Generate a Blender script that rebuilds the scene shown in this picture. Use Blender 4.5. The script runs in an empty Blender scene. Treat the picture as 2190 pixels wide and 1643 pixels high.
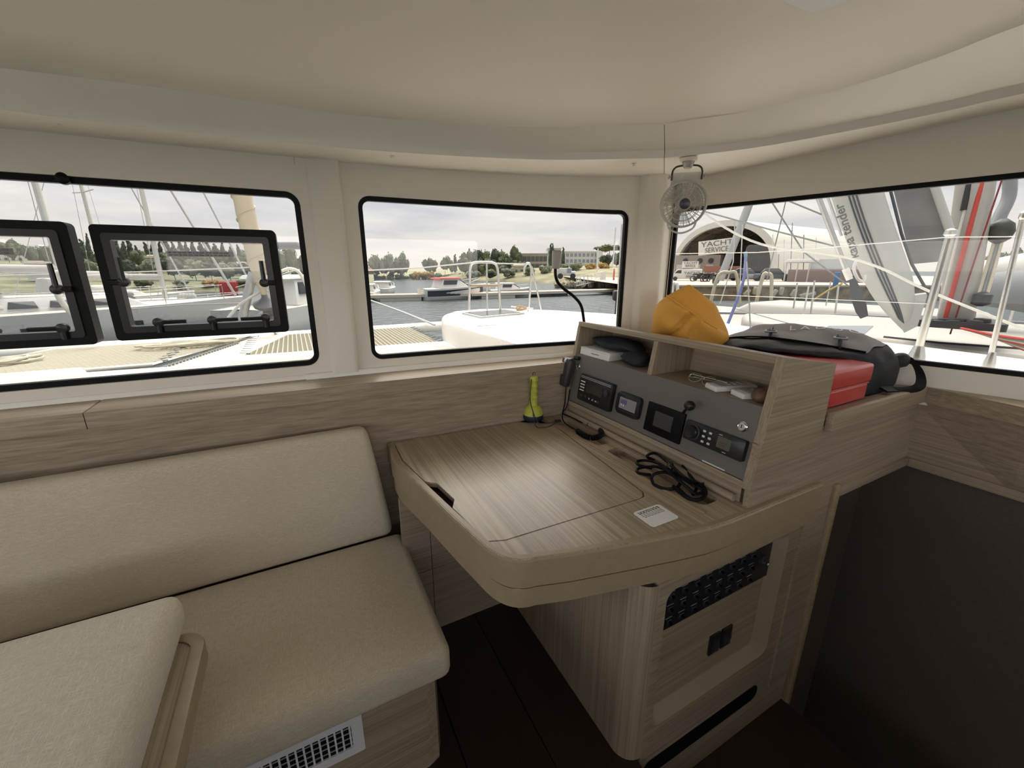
import bpy, bmesh, math, random
from math import sin, cos, tan, pi, radians, atan, atan2, hypot, sqrt
from mathutils import Vector, Matrix
random.seed(7)
SC = bpy.context.scene
COL = SC.collection

# ------------------------------------------------------------------ camera
# world axes: X = to the right across the boat, Y = forward, Z = up, floor at z = 0 (metres)
F_PX, CX, CY, HORIZON, EYE = 880.0, 1095.0, 821.5, 577.0, 1.45
PITCH, YAW = atan((CY - HORIZON) / F_PX), radians(27.5)
cam = bpy.data.objects.new('camera', bpy.data.cameras.new('camera'))
COL.objects.link(cam)
cam.data.sensor_width = 36; cam.data.lens = F_PX * 36 / 2190
cam.data.clip_start = 0.02; cam.data.clip_end = 2000
cam.location = (0, 0, EYE); cam.rotation_euler = (pi / 2 - PITCH, 0, -YAW)
SC.camera = cam

# ------------------------------------------------------------------ view and sky
SC.view_settings.view_transform = 'Standard'; SC.view_settings.look = 'None'
SC.view_settings.gamma = 1.0; SC.view_settings.use_curve_mapping = False
SC.view_settings.exposure = 0.0
SKY = 6.2
world = bpy.data.worlds.new('overcast_sky'); SC.world = world; world.use_nodes = True
wn, wl = world.node_tree.nodes, world.node_tree.links
wn.clear()
wo = wn.new('ShaderNodeOutputWorld'); wb = wn.new('ShaderNodeBackground'); wb.inputs[1].default_value = SKY
tc = wn.new('ShaderNodeTexCoord'); sp = wn.new('ShaderNodeSeparateXYZ')
wl.new(tc.outputs['Generated'], sp.inputs[0])
# cloud layer: direction projected on a flat ceiling so that clouds stretch toward the horizon
ad = wn.new('ShaderNodeMath'); ad.operation = 'MAXIMUM'; ad.inputs[1].default_value = 0.0
wl.new(sp.outputs[2], ad.inputs[0])
ad2 = wn.new('ShaderNodeMath'); ad2.operation = 'ADD'; ad2.inputs[1].default_value = 0.09; wl.new(ad.outputs[0], ad2.inputs[0])
dx = wn.new('ShaderNodeMath'); dx.operation = 'DIVIDE'; wl.new(sp.outputs[0], dx.inputs[0]); wl.new(ad2.outputs[0], dx.inputs[1])
dy = wn.new('ShaderNodeMath'); dy.operation = 'DIVIDE'; wl.new(sp.outputs[1], dy.inputs[0]); wl.new(ad2.outputs[0], dy.inputs[1])
cb = wn.new('ShaderNodeCombineXYZ'); wl.new(dx.outputs[0], cb.inputs[0]); wl.new(dy.outputs[0], cb.inputs[1])
nz = wn.new('ShaderNodeTexNoise'); nz.inputs['Scale'].default_value = 0.55; nz.inputs['Detail'].default_value = 6; nz.inputs['Roughness'].default_value = 0.55
wl.new(cb.outputs[0], nz.inputs['Vector'])
cr = wn.new('ShaderNodeValToRGB'); wl.new(nz.outputs['Fac'], cr.inputs[0])
cr.color_ramp.elements[0].position = 0.40; cr.color_ramp.elements[0].color = (0.56, 0.60, 0.71, 1)
cr.color_ramp.elements[1].position = 0.62; cr.color_ramp.elements[1].color = (0.93, 0.92, 0.91, 1)
hz = wn.new('ShaderNodeMapRange'); hz.inputs[1].default_value = 0.02; hz.inputs[2].default_value = 0.17
hz.inputs[3].default_value = 0.80; hz.inputs[4].default_value = 0.0
wl.new(sp.outputs[2], hz.inputs[0])
mx = wn.new('ShaderNodeMixRGB'); wl.new(hz.outputs[0], mx.inputs[0]); wl.new(cr.outputs[0], mx.inputs[1]); mx.inputs[2].default_value = (0.90, 0.83, 0.74, 1)
wl.new(mx.outputs[0], wb.inputs[0]); wl.new(wb.outputs[0], wo.inputs[0])
sun = bpy.data.objects.new('sun', bpy.data.lights.new('sun', 'SUN')); COL.objects.link(sun)
sun.data.energy = 42.0; sun.data.angle = radians(75); sun.data.color = (1.0, 0.95, 0.86)
sun.rotation_euler = (radians(27), 0, radians(147))

# ------------------------------------------------------------------ helpers
O = Vector((0, 0, EYE))
def ray(u, v):
    x, y = (u - CX) / F_PX, -(v - CY) / F_PX
    Y, Z = cos(PITCH) + y * sin(PITCH), -sin(PITCH) + y * cos(PITCH)
    return Vector((x * cos(YAW) + Y * sin(YAW), -x * sin(YAW) + Y * cos(YAW), Z))
def onp(u, v, p, n):
    d = ray(u, v); n = Vector(n); return O + d * ((Vector(p) - O).dot(n) / d.dot(n))
def onz(u, v, z): return onp(u, v, (0, 0, z), (0, 0, 1))
def onx(u, v, x): return onp(u, v, (x, 0, 0), (1, 0, 0))
def ony(u, v, y): return onp(u, v, (0, y, 0), (0, 1, 0))
def onseg(u, v, a, b): return onp(u, v, (a[0], a[1], 0), (b[1] - a[1], -(b[0] - a[0]), 0))
def far(u, v, d):
    r = ray(u, v); return O + r * (d / hypot(r.x, r.y))

def tag(o, label=None, cat=None, group=None, kind=None):
    if label: o['label'] = label
    if cat: o['category'] = cat
    if group: o['group'] = group
    if kind: o['kind'] = kind
    return o
def empty(name, loc=(0, 0, 0), label=None, cat=None, group=None, kind=None):
    o = bpy.data.objects.new(name, None); COL.objects.link(o); o.location = loc; o.empty_display_size = 0.05
    return tag(o, label, cat, group, kind)
def link(name, me, mat=None, parent=None, smooth=False):
    o = bpy.data.objects.new(name, me); COL.objects.link(o)
    if mat: me.materials.append(mat)
    if smooth:
        for p in me.polygons: p.use_smooth = True
    if parent:
        o.parent = parent
        o.matrix_parent_inverse = Matrix.Translation(-Vector(parent_origin(parent)))
    return o
def parent_origin(p):
    # meshes carry world coordinates; only an Empty at a thing's base has a location of its own
    return Vector(p.location) if p.type == 'EMPTY' else Vector((0, 0, 0))
def finish(name, bm, mat=None, parent=None, smooth=False, angle=None):
    bmesh.ops.recalc_face_normals(bm, faces=bm.faces[:])
    me = bpy.data.meshes.new(name); bm.to_mesh(me); bm.free()
    o = link(name, me, mat, parent, smooth or angle is not None)
    if angle is not None: sharp(me, angle)
    return o
def sharp(me, deg):
    bm = bmesh.new(); bm.from_mesh(me)
    for e in bm.edges:
        if len(e.link_faces) == 2 and e.calc_face_angle(0) > radians(deg): e.smooth = False
    bm.to_mesh(me); bm.free()
def data(name, verts, faces, mat=None, parent=None, smooth=False, angle=None):
    bm = bmesh.new(); vs = [bm.verts.new(v) for v in verts]
    for f in faces:
        try: bm.faces.new([vs[i] for i in f])
        except ValueError: pass
    return finish(name, bm, mat, parent, smooth, angle)

def add_box(bm, x0, x1, y0, y1, z0, z1, r=0, seg=2, M=None):
    vs = [bm.verts.new(p) for p in ((x0, y0, z0), (x1, y0, z0), (x1, y1, z0), (x0, y1, z0), (x0, y0, z1), (x1, y0, z1), (x1, y1, z1), (x0, y1, z1))]
    fs = [bm.faces.new([vs[i] for i in f]) for f in ((3, 2, 1, 0), (4, 5, 6, 7), (0, 1, 5, 4), (1, 2, 6, 5), (2, 3, 7, 6), (3, 0, 4, 7))]
    geo = vs
    if r > 0:
        es = list({e for f in fs for e in f.edges})
        res = bmesh.ops.bevel(bm, geom=es, offset=r, segments=seg, profile=0.5, affect='EDGES', clamp_overlap=True)
        geo = list({v for f in res['faces'] for v in f.verts})
        # flood to all connected
        todo = list(geo); seen = set(geo)
        while todo:
            v = todo.pop()
            for e in v.link_edges:
                w = e.other_vert(v)
                if w not in seen: seen.add(w); todo.append(w)
        geo = list(seen)
    if M is not None: bmesh.ops.transform(bm, matrix=M, verts=geo)
    return geo
def box(name, x0, x1, y0, y1, z0, z1, mat, parent=None, r=0, seg=2, M=None, smooth=None):
    bm = bmesh.new(); add_box(bm, x0, x1, y0, y1, z0, z1, r, seg, M)
    return finish(name, bm, mat, parent, angle=(40 if r > 0 else None))
def frame_of(t, up=Vector((0, 0, 1))):
    t = t.normalized()
    if abs(t.dot(up)) > 0.98: up = Vector((1, 0, 0))
    a = t.cross(up).normalized(); return a, a.cross(t).normalized()
def add_tube(bm, pts, r, n=8, cap=True, closed=False):
    pts = [Vector(p) for p in pts]; rings = []
    R = r if isinstance(r, (list, tuple)) else [r] * len(pts)
    a = None
    for i, p in enumerate(pts):
        if closed: t = pts[(i + 1) % len(pts)] - pts[i - 1]
        else: t = pts[min(i + 1, len(pts) - 1)] - pts[max(i - 1, 0)]
        t.normalize()
        if a is None: a, b = frame_of(t)
        else:
            a = (a - t * a.dot(t))
            a = a.normalized() if a.length > 1e-6 else frame_of(t)[0]
            b = a.cross(t).normalized()
        rings.append([bm.verts.new(p + (a * cos(2 * pi * k / n) + b * sin(2 * pi * k / n)) * R[i]) for k in range(n)])
    m = len(rings)
    for i in range(m if closed else m - 1):
        for k in range(n):
            bm.faces.new((rings[i][k], rings[i][(k + 1) % n], rings[(i + 1) % m][(k + 1) % n], rings[(i + 1) % m][k]))
    if cap and not closed:
        bm.faces.new(rings[0]); bm.faces.new(rings[-1][::-1])
def tube(name, pts, r, mat, parent=None, n=8, closed=False):
    bm = bmesh.new(); add_tube(bm, pts, r, n, True, closed); return finish(name, bm, mat, parent, angle=50)
def smooth_path(pts, n=6, closed=False):
    pts = [Vector(p) for p in pts]; out = []; m = len(pts)
    for i in range(m if closed else m - 1):
        if closed: p0, p1, p2, p3 = pts[i - 1], pts[i], pts[(i + 1) % m], pts[(i + 2) % m]
        else: p0, p1, p2, p3 = pts[max(i - 1, 0)], pts[i], pts[i + 1], pts[min(i + 2, m - 1)]
        for k in range(n):
            t = k / n
            out.append(0.5 * ((2 * p1) + (p2 - p0) * t + (2 * p0 - 5 * p1 + 4 * p2 - p3) * t * t + (3 * p1 - p0 - 3 * p2 + p3) * t ** 3))
    if not closed: out.append(pts[-1])
    return out
def add_lathe(bm, prof, n=24, M=None):
    rings = []
    for (r, z) in prof:
        rings.append([bm.verts.new((max(r, 1e-5) * cos(2 * pi * k / n), max(r, 1e-5) * sin(2 * pi * k / n), z)) for k in range(n)])
    for i in range(len(rings) - 1):
        for k in range(n): bm.faces.new((rings[i][k], rings[i][(k + 1) % n], rings[i + 1][(k + 1) % n], rings[i + 1][k]))
    bm.faces.new(rings[0][::-1]); bm.faces.new(rings[-1])
    if M is not None: bmesh.ops.transform(bm, matrix=M, verts=[v for r in rings for v in r])
def lathe(name, prof, mat, parent=None, M=None, n=24):
    bm = bmesh.new(); add_lathe(bm, prof, n, M); return finish(name, bm, mat, parent, angle=40)
def add_prism(bm, poly, z0, z1, holes=(), M=None, r=0, seg=2):
    """polygon (x,y) with holes extruded from z0 to z1"""
    loops = [list(poly)] + [list(h) for h in holes]; allv = []; top_edges = []; rings = []
    for lp in loops:
        lo = [bm.verts.new((p[0], p[1], z0)) for p in lp]; hi = [bm.verts.new((p[0], p[1], z1)) for p in lp]
        m = len(lp)
        for i in range(m): bm.faces.new((lo[i], lo[(i + 1) % m], hi[(i + 1) % m], hi[i]))
        rings.append((lo, hi)); allv += lo + hi
    for k in (0, 1):
        if len(loops) == 1: bm.faces.new(rings[0][k])
        else:
            es = [bm.edges.get((rg[k][i], rg[k][(i + 1) % len(rg[k])])) for rg in rings for i in range(len(rg[k]))]
            bmesh.ops.triangle_fill(bm, use_beauty=True, use_dissolve=False, edges=es)
    if r > 0:
        hi = rings[0][1]; es = [bm.edges.get((hi[i], hi[(i + 1) % len(hi)])) for i in range(len(hi))]
        before = set(bm.verts)
        bmesh.ops.bevel(bm, geom=es, offset=r, segments=seg, profile=0.5, affect='EDGES', clamp_overlap=True)
        allv = [v for v in allv if v.is_valid] + [v for v in bm.verts if v not in before]
    if M is not None: bmesh.ops.transform(bm, matrix=M, verts=list(set(allv)))
def prism(name, poly, z0, z1, mat, parent=None, holes=(), M=None, r=0, seg=2, angle=35):
    bm = bmesh.new(); add_prism(bm, poly, z0, z1, holes, M, r, seg); return finish(name, bm, mat, parent, angle=angle)
def rrect(x0, x1, y0, y1, r, n=5, m=1):
    """rounded rectangle outline, n segments per corner, m per side"""
    out = []
    cs = ((x1 - r, y0 + r, -pi / 2), (x1 - r, y1 - r, 0), (x0 + r, y1 - r, pi / 2), (x0 + r, y0 + r, pi))
    for c, (cx, cy, a0) in enumerate(cs):
        for k in range(n + 1):
            a = a0 + (pi / 2) * k / n; out.append((cx + r * cos(a), cy + r * sin(a)))
        nx = cs[(c + 1) % 4]; a1 = nx[2]
        e = (nx[0] + r * cos(a1), nx[1] + r * sin(a1)); s = out[-1]
        for k in range(1, m): out.append((s[0] + (e[0] - s[0]) * k / m, s[1] + (e[1] - s[1]) * k / m))
    return out
def basis(o, x, y, z=None):
    x = Vector(x).normalized(); y = Vector(y); y = (y - x * y.dot(x)).normalized(); z = x.cross(y)
    return Matrix(((x.x, y.x, z.x, o[0]), (x.y, y.y, z.y, o[1]), (x.z, y.z, z.z, o[2]), (0, 0, 0, 1)))
def copy_tree(o, parent=None):
    c = o.copy(); COL.objects.link(c); c.parent = parent
    for ch in list(o.children): copy_tree(ch, c)
    return c
def text(name, s, size, mat, parent, M, depth=0.0004, sx=1.0, align='CENTER', bold=0.0):
    cu = bpy.data.curves.new(name, 'FONT'); cu.body = s; cu.size = size; cu.extrude = depth; cu.align_x = align; cu.align_y = 'CENTER'; cu.offset = bold
    tmp = bpy.data.objects.new(name + '_tmp', cu); COL.objects.link(tmp)
    dg = bpy.context.evaluated_depsgraph_get(); me = bpy.data.meshes.new_from_object(tmp.evaluated_get(dg))
    bpy.data.objects.remove(tmp); me.name = name; me.materials.clear()
    me.transform(M @ Matrix.Diagonal((sx, 1, 1, 1)))
    return link(name, me, mat, parent)

# ------------------------------------------------------------------ materials
def new_mat(name):
    m = bpy.data.materials.new(name); m.use_nodes = True
    return m, m.node_tree.nodes, m.node_tree.links, m.node_tree.nodes['Principled BSDF']
OUT = 1.0   # reflectance scale; lowered for the sunlit things outdoors
def mat(name, c, rough=0.5, metal=0.0, spec=0.5, var=0.0, vscale=8.0, bump=0.0, bscale=60.0, coat=0.0):
    m, n, l, b = new_mat(name); c = tuple(x * OUT for x in c)
    b.inputs['Base Color'].default_value = (*c, 1); b.inputs['Roughness'].default_value = rough
    b.inputs['Metallic'].default_value = metal; b.inputs['Specular IOR Level'].default_value = spec
    if coat: b.inputs['Coat Weight'].default_value = coat; b.inputs['Coat Roughness'].default_value = 0.15
    if var > 0 or bump > 0:
        t = n.new('ShaderNodeTexCoord')
    if var > 0:
        nz = n.new('ShaderNodeTexNoise'); nz.inputs['Scale'].default_value = vscale; nz.inputs['Detail'].default_value = 4
        l.new(t.outputs['Object'], nz.inputs['Vector'])
        r = n.new('ShaderNodeValToRGB'); l.new(nz.outputs['Fac'], r.inputs[0])
        r.color_ramp.elements[0].position = 0.3; r.color_ramp.elements[1].position = 0.7
        r.color_ramp.elements[0].color = (*[x * (1 - var) for x in c], 1); r.color_ramp.elements[1].color = (*[min(1, x * (1 + var)) for x in c], 1)
        l.new(r.outputs[0], b.inputs['Base Color'])
    if bump > 0:
        nb = n.new('ShaderNodeTexNoise'); nb.inputs['Scale'].default_value = bscale; nb.inputs['Detail'].default_value = 3
        l.new(t.outputs['Object'], nb.inputs['Vector'])
        bp = n.new('ShaderNodeBump'); bp.inputs['Strength'].default_value = bump; bp.inputs['Distance'].default_value = 0.004
        l.new(nb.outputs['Fac'], bp.inputs['Height']); l.new(bp.outputs[0], b.inputs['Normal'])
    return m
def wood(name, c0, c1, axis='x', rough=0.42, scale=1.0, contrast=1.0, spec=0.4):
    """laminate oak: long fine streaks along one axis"""
    m, n, l, b = new_mat(name)
    t = n.new('ShaderNodeTexCoord'); mp = n.new('ShaderNodeMapping'); l.new(t.outputs['Object'], mp.inputs[0])
    s = {'x': (1.0, 60, 60), 'y': (60, 1.0, 60), 'z': (60, 60, 1.0)}[axis]
    mp.inputs['Scale'].default_value = [x * scale for x in s]
    n1 = n.new('ShaderNodeTexNoise'); n1.inputs['Scale'].default_value = 1.0; n1.inputs['Detail'].default_value = 5; n1.inputs['Roughness'].default_value = 0.65; n1.inputs['Distortion'].default_value = 0.12
    l.new(mp.outputs[0], n1.inputs['Vector'])
    mp2 = n.new('ShaderNodeMapping'); l.new(t.outputs['Object'], mp2.inputs[0]); mp2.inputs['Scale'].default_value = [x * scale * (3.2 if x > 10 else 2.0) for x in s]
    n2 = n.new('ShaderNodeTexNoise'); n2.inputs['Scale'].default_value = 1.0; n2.inputs['Detail'].default_value = 3
    l.new(mp2.outputs[0], n2.inputs['Vector'])
    ad = n.new('ShaderNodeMath'); ad.operation = 'MULTIPLY_ADD'; ad.inputs[1].default_value = 0.55; l.new(n2.outputs['Fac'], ad.inputs[0])
    ml = n.new('ShaderNodeMath'); ml.operation = 'MULTIPLY'; ml.inputs[1].default_value = 0.45; l.new(n1.outputs['Fac'], ml.inputs[0]); l.new(ml.outputs[0], ad.inputs[2])
    r = n.new('ShaderNodeValToRGB'); l.new(ad.outputs[0], r.inputs[0])
    w = 0.13 / contrast
    r.color_ramp.elements[0].position = 0.5 - w; r.color_ramp.elements[1].position = 0.5 + w
    r.color_ramp.elements[0].color = (*c0, 1); r.color_ramp.elements[1].color = (*c1, 1)
    l.new(r.outputs[0], b.inputs['Base Color']); b.inputs['Roughness'].default_value = rough; b.inputs['Specular IOR Level'].default_value = spec
    bp = n.new('ShaderNodeBump'); bp.inputs['Strength'].default_value = 0.12; bp.inputs['Distance'].default_value = 0.002
    l.new(ad.outputs[0], bp.inputs['Height']); l.new(bp.outputs[0], b.inputs['Normal'])
    return m
def fabric(name, c, scale=900):
    m, n, l, b = new_mat(name)
    t = n.new('ShaderNodeTexCoord')
    def wv(sc):
        mp = n.new('ShaderNodeMapping'); mp.inputs['Scale'].default_value = sc; l.new(t.outputs['Object'], mp.inputs[0])
        z = n.new('ShaderNodeTexNoise'); z.inputs['Scale'].default_value = 1; z.inputs['Detail'].default_value = 2; l.new(mp.outputs[0], z.inputs['Vector']); return z
    a = wv((60, 420, 420)); bb = wv((420, 60, 420)); big = wv((3, 3, 3))
    mx = n.new('ShaderNodeMath'); mx.operation = 'MAXIMUM'; l.new(a.outputs['Fac'], mx.inputs[0]); l.new(bb.outputs['Fac'], mx.inputs[1])
    r = n.new('ShaderNodeValToRGB'); l.new(mx.outputs[0], r.inputs[0])
    r.color_ramp.elements[0].position = 0.4; r.color_ramp.elements[1].position = 0.75
    r.color_ramp.elements[0].color = (*[x * 0.86 for x in c], 1); r.color_ramp.elements[1].color = (*[min(1, x * 1.12) for x in c], 1)
    m2 = n.new('ShaderNodeMixRGB'); m2.blend_type = 'MULTIPLY'; m2.inputs[0].default_value = 0.5
    r2 = n.new('ShaderNodeValToRGB'); l.new(big.outputs['Fac'], r2.inputs[0]); r2.color_ramp.elements[0].color = (0.84, 0.80, 0.76, 1); r2.color_ramp.elements[0].position = 0.3; r2.color_ramp.elements[1].position = 0.62
    l.new(r.outputs[0], m2.inputs[1]); l.new(r2.outputs[0], m2.inputs[2]); l.new(m2.outputs[0], b.inputs['Base Color'])
    b.inputs['Roughness'].default_value = 0.95; b.inputs['Specular IOR Level'].default_value = 0.15; b.inputs['Sheen Weight'].default_value = 0.15
    bp = n.new('ShaderNodeBump'); bp.inputs['Strength'].default_value = 0.5; bp.inputs['Distance'].default_value = 0.002
    l.new(mx.outputs[0], bp.inputs['Height']); l.new(bp.outputs[0], b.inputs['Normal'])
    return m
def glass(name, tint, gloss=0.06, dirt=0.0):
    m, n, l, b = new_mat(name); n.remove(b)
    out = n['Material Output']
    tr = n.new('ShaderNodeBsdfTransparent'); tr.inputs[0].default_value = (*tint, 1)
    gl = n.new('ShaderNodeBsdfGlossy'); gl.inputs['Roughness'].default_value = 0.02
    mxs = n.new('ShaderNodeMixShader'); mxs.inputs[0].default_value = gloss
    l.new(tr.outputs[0], mxs.inputs[1]); l.new(gl.outputs[0], mxs.inputs[2]); last = mxs
    if dirt > 0:
        df = n.new('ShaderNodeBsdfDiffuse'); df.inputs[0].default_value = (0.8, 0.8, 0.8, 1)
        tc = n.new('ShaderNodeTexCoord'); mp = n.new('ShaderNodeMapping'); mp.inputs['Scale'].default_value = (9, 9, 2); l.new(tc.outputs['Object'], mp.inputs[0])
        nz = n.new('ShaderNodeTexNoise'); nz.inputs['Scale'].default_value = 1; nz.inputs['Detail'].default_value = 6; nz.inputs['Roughness'].default_value = 0.7; l.new(mp.outputs[0], nz.inputs['Vector'])
        mr = n.new('ShaderNodeMapRange'); mr.inputs[1].default_value = 0.5; mr.inputs[2].default_value = 0.8; mr.inputs[3].default_value = 0.0; mr.inputs[4].default_value = dirt; l.new(nz.outputs['Fac'], mr.inputs[0])
        m2 = n.new('ShaderNodeMixShader'); l.new(mr.outputs[0], m2.inputs[0]); l.new(mxs.outputs[0], m2.inputs[1]); l.new(df.outputs[0], m2.inputs[2]); last = m2
    l.new(last.outputs[0], out.inputs['Surface'])
    return m

OAK_A, OAK_B = (0.255, 0.198, 0.136), (0.41, 0.328, 0.232)
M = {}
M['white'] = mat('white_lining', (0.76, 0.715, 0.63), 0.5, bump=0.02, bscale=300)
M['white2'] = mat('white_lining_gloss', (0.86, 0.815, 0.73), 0.38)
M['ceil'] = mat('ceiling_vinyl', (0.84, 0.79, 0.69), 0.62, bump=0.03, bscale=500)
M['oak_x'] = wood('oak_grain_across', OAK_A, OAK_B, 'x')
M['oak_y'] = wood('oak_grain_fore_aft', OAK_A, OAK_B, 'y')
M['oak_z'] = wood('oak_grain_upright', OAK_A, OAK_B, 'z')
M['oak_solid'] = wood('solid_oak_edge', (0.26, 0.19, 0.112), (0.345, 0.26, 0.16), 'x', 0.38)
M['oak_solid_y'] = wood('solid_oak_edge_fore_aft', (0.26, 0.19, 0.112), (0.345, 0.26, 0.16), 'y', 0.38)
M['desk'] = wood('desk_laminate', (0.245, 0.19, 0.135), (0.46, 0.37, 0.265), 'y', 0.33, 1.0, 1.0, 0.5)
M['wenge'] = wood('dark_floor_laminate', (0.018, 0.011, 0.008), (0.035, 0.022, 0.016), 'y', 0.35)
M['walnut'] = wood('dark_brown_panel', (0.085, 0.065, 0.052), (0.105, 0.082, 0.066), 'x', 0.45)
M['black'] = mat('black_rubber', (0.0045, 0.0045, 0.005), 0.45, spec=0.15)
M['blackp'] = mat('black_plastic', (0.014, 0.014, 0.015), 0.32, spec=0.4)
M['dark'] = mat('charcoal_plastic', (0.03, 0.03, 0.032), 0.45)
M['fabric'] = fabric('cream_upholstery', (0.63, 0.545, 0.415))
M['fabric2'] = fabric('cream_upholstery_light', (0.68, 0.62, 0.51))
M['chrome'] = mat('chrome', (0.75, 0.75, 0.74), 0.15, 1.0)
M['steel'] = mat('stainless_steel', (0.68, 0.68, 0.66), 0.28, 1.0)
M['greyface'] = mat('grey_faceplate', (0.15, 0.138, 0.125), 0.5)
M['glass'] = glass('tinted_window_glass', (0.161, 0.161, 0.158), 0.035)
M['glass_clear'] = glass('clear_window_glass', (0.72, 0.72, 0.72), 0.05)
M['glass_dirt'] = glass('tinted_salt_streaked_glass', (0.161, 0.161, 0.158), 0.035, 0.03)
M['hatchglass'] = glass('hatch_acrylic', (0.84, 0.85, 0.86), 0.05, 0.05)
M['oak_plain'] = mat('plain_oak', (0.33, 0.26, 0.18), 0.45)
M['oak_edge'] = mat('solid_oak_nosing', (0.315, 0.24, 0.148), 0.38, var=0.05, vscale=45)
# ------------------------------------------------------------------ cabin shell
class Path:
    """plan polyline walked left to right; offsets go outward (away from the cabin)"""
    def __init__(s, pts):
        s.p = [Vector((a, b)) for a, b in pts]; s.L = [0]
        for i in range(len(pts) - 1): s.L.append(s.L[-1] + (s.p[i + 1] - s.p[i]).length)
        s.nv = []
        for i in range(len(pts)):
            d = s.p[min(i + 1, len(pts) - 1)] - s.p[max(i - 1, 0)]; d.normalize(); s.nv.append(Vector((-d.y, d.x)))
    def at(s, q, z, off=0):
        i = 0
        while i < len(s.L) - 2 and q > s.L[i + 1]: i += 1
        t = (q - s.L[i]) / (s.L[i + 1] - s.L[i]); p = s.p[i].lerp(s.p[i + 1], t); n = s.nv[i].lerp(s.nv[i + 1], t)
        return Vector((p.x + n.x * off, p.y + n.y * off, z))
def corner_drop(q, s0, s1, r):
    d = min(q - s0, s1 - q)
    return 0 if d >= r else r - sqrt(max(0, r * r - (r - max(d, 0)) ** 2))
def wall(name, path, z0, z1, holes, th, mat, parent=None):
    """upright lining with rounded openings; z1 may be a function of arclength"""
    zt = z1 if callable(z1) else (lambda q: z1)
    qs = set(path.L)
    for (s0, s1, a, b, r) in holes:
        for k in range(7):
            e = r * (1 - cos(pi / 2 * k / 6)); qs.update((s0 + e, s1 - e))
    n = int(path.L[-1] / 0.12)
    qs.update(path.L[-1] * k / n for k in range(n + 1)); qs = sorted(qs)
    qs = [q for i, q in enumerate(qs) if i == 0 or q - qs[i - 1] > 1e-6]
    bm = bmesh.new()
    def quad(*p): bm.faces.new([bm.verts.new(x) for x in p])
    for qa, qb in zip(qs[:-1], qs[1:]):
        mid = (qa + qb) / 2; spans = []; h = None
        for hh in holes:
            if hh[0] < mid < hh[1]: h = hh
        if h is None: spans = [((z0, zt(qa)), (z0, zt(qb)), None)]
        else:
            s0, s1, a, b, r = h; da, db = corner_drop(qa, s0, s1, r), corner_drop(qb, s0, s1, r)
            spans = [((z0, a + da), (z0, a + db), 'b'), ((b - da, zt(qa)), (b - db, zt(qb)), 't')]
        for (la, ha), (lb, hb), side in spans:
            for off in (0, th): quad(path.at(qa, la, off), path.at(qb, lb, off), path.at(qb, hb, off), path.at(qa, ha, off))
            if side == 'b': quad(path.at(qa, ha, 0), path.at(qb, hb, 0), path.at(qb, hb, th), path.at(qa, ha, th))
            if side == 't': quad(path.at(qa, la, 0), path.at(qb, lb, 0), path.at(qb, lb, th), path.at(qa, la, th))
    for (s0, s1, a, b, r) in holes:
        for q in (s0, s1): quad(path.at(q, a + r, 0), path.at(q, b - r, 0), path.at(q, b - r, th), path.at(q, a + r, th))
    bmesh.ops.remove_doubles(bm, verts=bm.verts[:], dist=1e-5)
    return finish(name, bm, mat, parent, angle=30)
def ring(name, path, s0, s1, z0, z1, r, w, off0, off1, mat, parent, m=12):
    """rounded frame ring of width w between two depths"""
    A = rrect(s0, s1, z0, z1, r, 6, m); B = rrect(s0 + w, s1 - w, z0 + w, z1 - w, max(r - w, 0.006), 6, m)
    vs = []; fs = []; n = len(A)
    for lp in (A, B):
        for off in (off0, off1): vs += [path.at(q, z, off) for q, z in lp]
    for i in range(n):
        j = (i + 1) % n
        fs += [(i, j, n + j, n + i), (2 * n + i, 2 * n + j, 3 * n + j, 3 * n + i), (i, j, 2 * n + j, 2 * n + i), (n + i, n + j, 3 * n + j, 3 * n + i)]
    return data(name, vs, fs, mat, parent, angle=35)
def pane(name, path, s0, s1, z0, z1, r, off, mat, parent, th=0.004):
    qs = sorted(set([s0 + (s1 - s0) * k / 24 for k in range(25)] + [s0 + r * (1 - cos(pi / 2 * k / 6)) for k in range(7)] + [s1 - r * (1 - cos(pi / 2 * k / 6)) for k in range(7)]))
    vs = []; fs = []
    for q in qs:
        d = corner_drop(q, s0, s1, r)
        vs += [path.at(q, z0 + d, off), path.at(q, z1 - d, off)]
    for i in range(len(qs) - 1): fs.append((2 * i, 2 * i + 2, 2 * i + 3, 2 * i + 1))
    return data(name, vs, fs, mat, parent, smooth=True)

ZT, ZB = 1.716, 1.088
# wall line of the window band, left to right
LW = Path([(-1.75, 1.825), (-0.84, 1.79), (0.155, 1.753)])
MW = Path([(0.155, 1.753), (0.26, 1.748), (0.56, 1.728), (0.90, 1.697), (1.20, 1.656), (1.36, 1.622), (1.50, 1.575)])
RW = Path([(1.66, 1.66), (1.788, 1.646), (2.115, 0.525), (2.36, -0.30), (2.45, -1.0)])
BACK = [(2.45, -1.0), (2.45, -2.7)]
TOPZ = 1.93
def sx(path, x):   # arclength at a given x
    for i in range(len(path.p) - 1):
        a, b = path.p[i], path.p[i + 1]
        if min(a.x, b.x) - 1e-6 <= x <= max(a.x, b.x) + 1e-6: return path.L[i] + (path.L[i + 1] - path.L[i]) * (x - a.x) / (b.x - a.x)
    return 0
TH = 0.035
w1a, w1b = sx(LW, -1.42), sx(LW, 0.062)
wl_ = wall('wall_front_left', LW, 0.95, TOPZ, [(w1a, w1b, ZB, ZT, 0.045)], TH, M['white']); tag(wl_, 'white lining around the wide front window at left', 'wall', kind='structure')
w2a, w2b = sx(MW, 0.257), sx(MW, 1.455)
wm_ = wall('wall_front_middle', MW, 0.95, TOPZ + 0.02, [(w2a, w2b, ZB, ZT + 0.004, 0.045)], TH, M['white']); tag(wm_, 'white curved lining around the middle front window', 'wall', kind='structure')
zrt = 1.752
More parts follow.
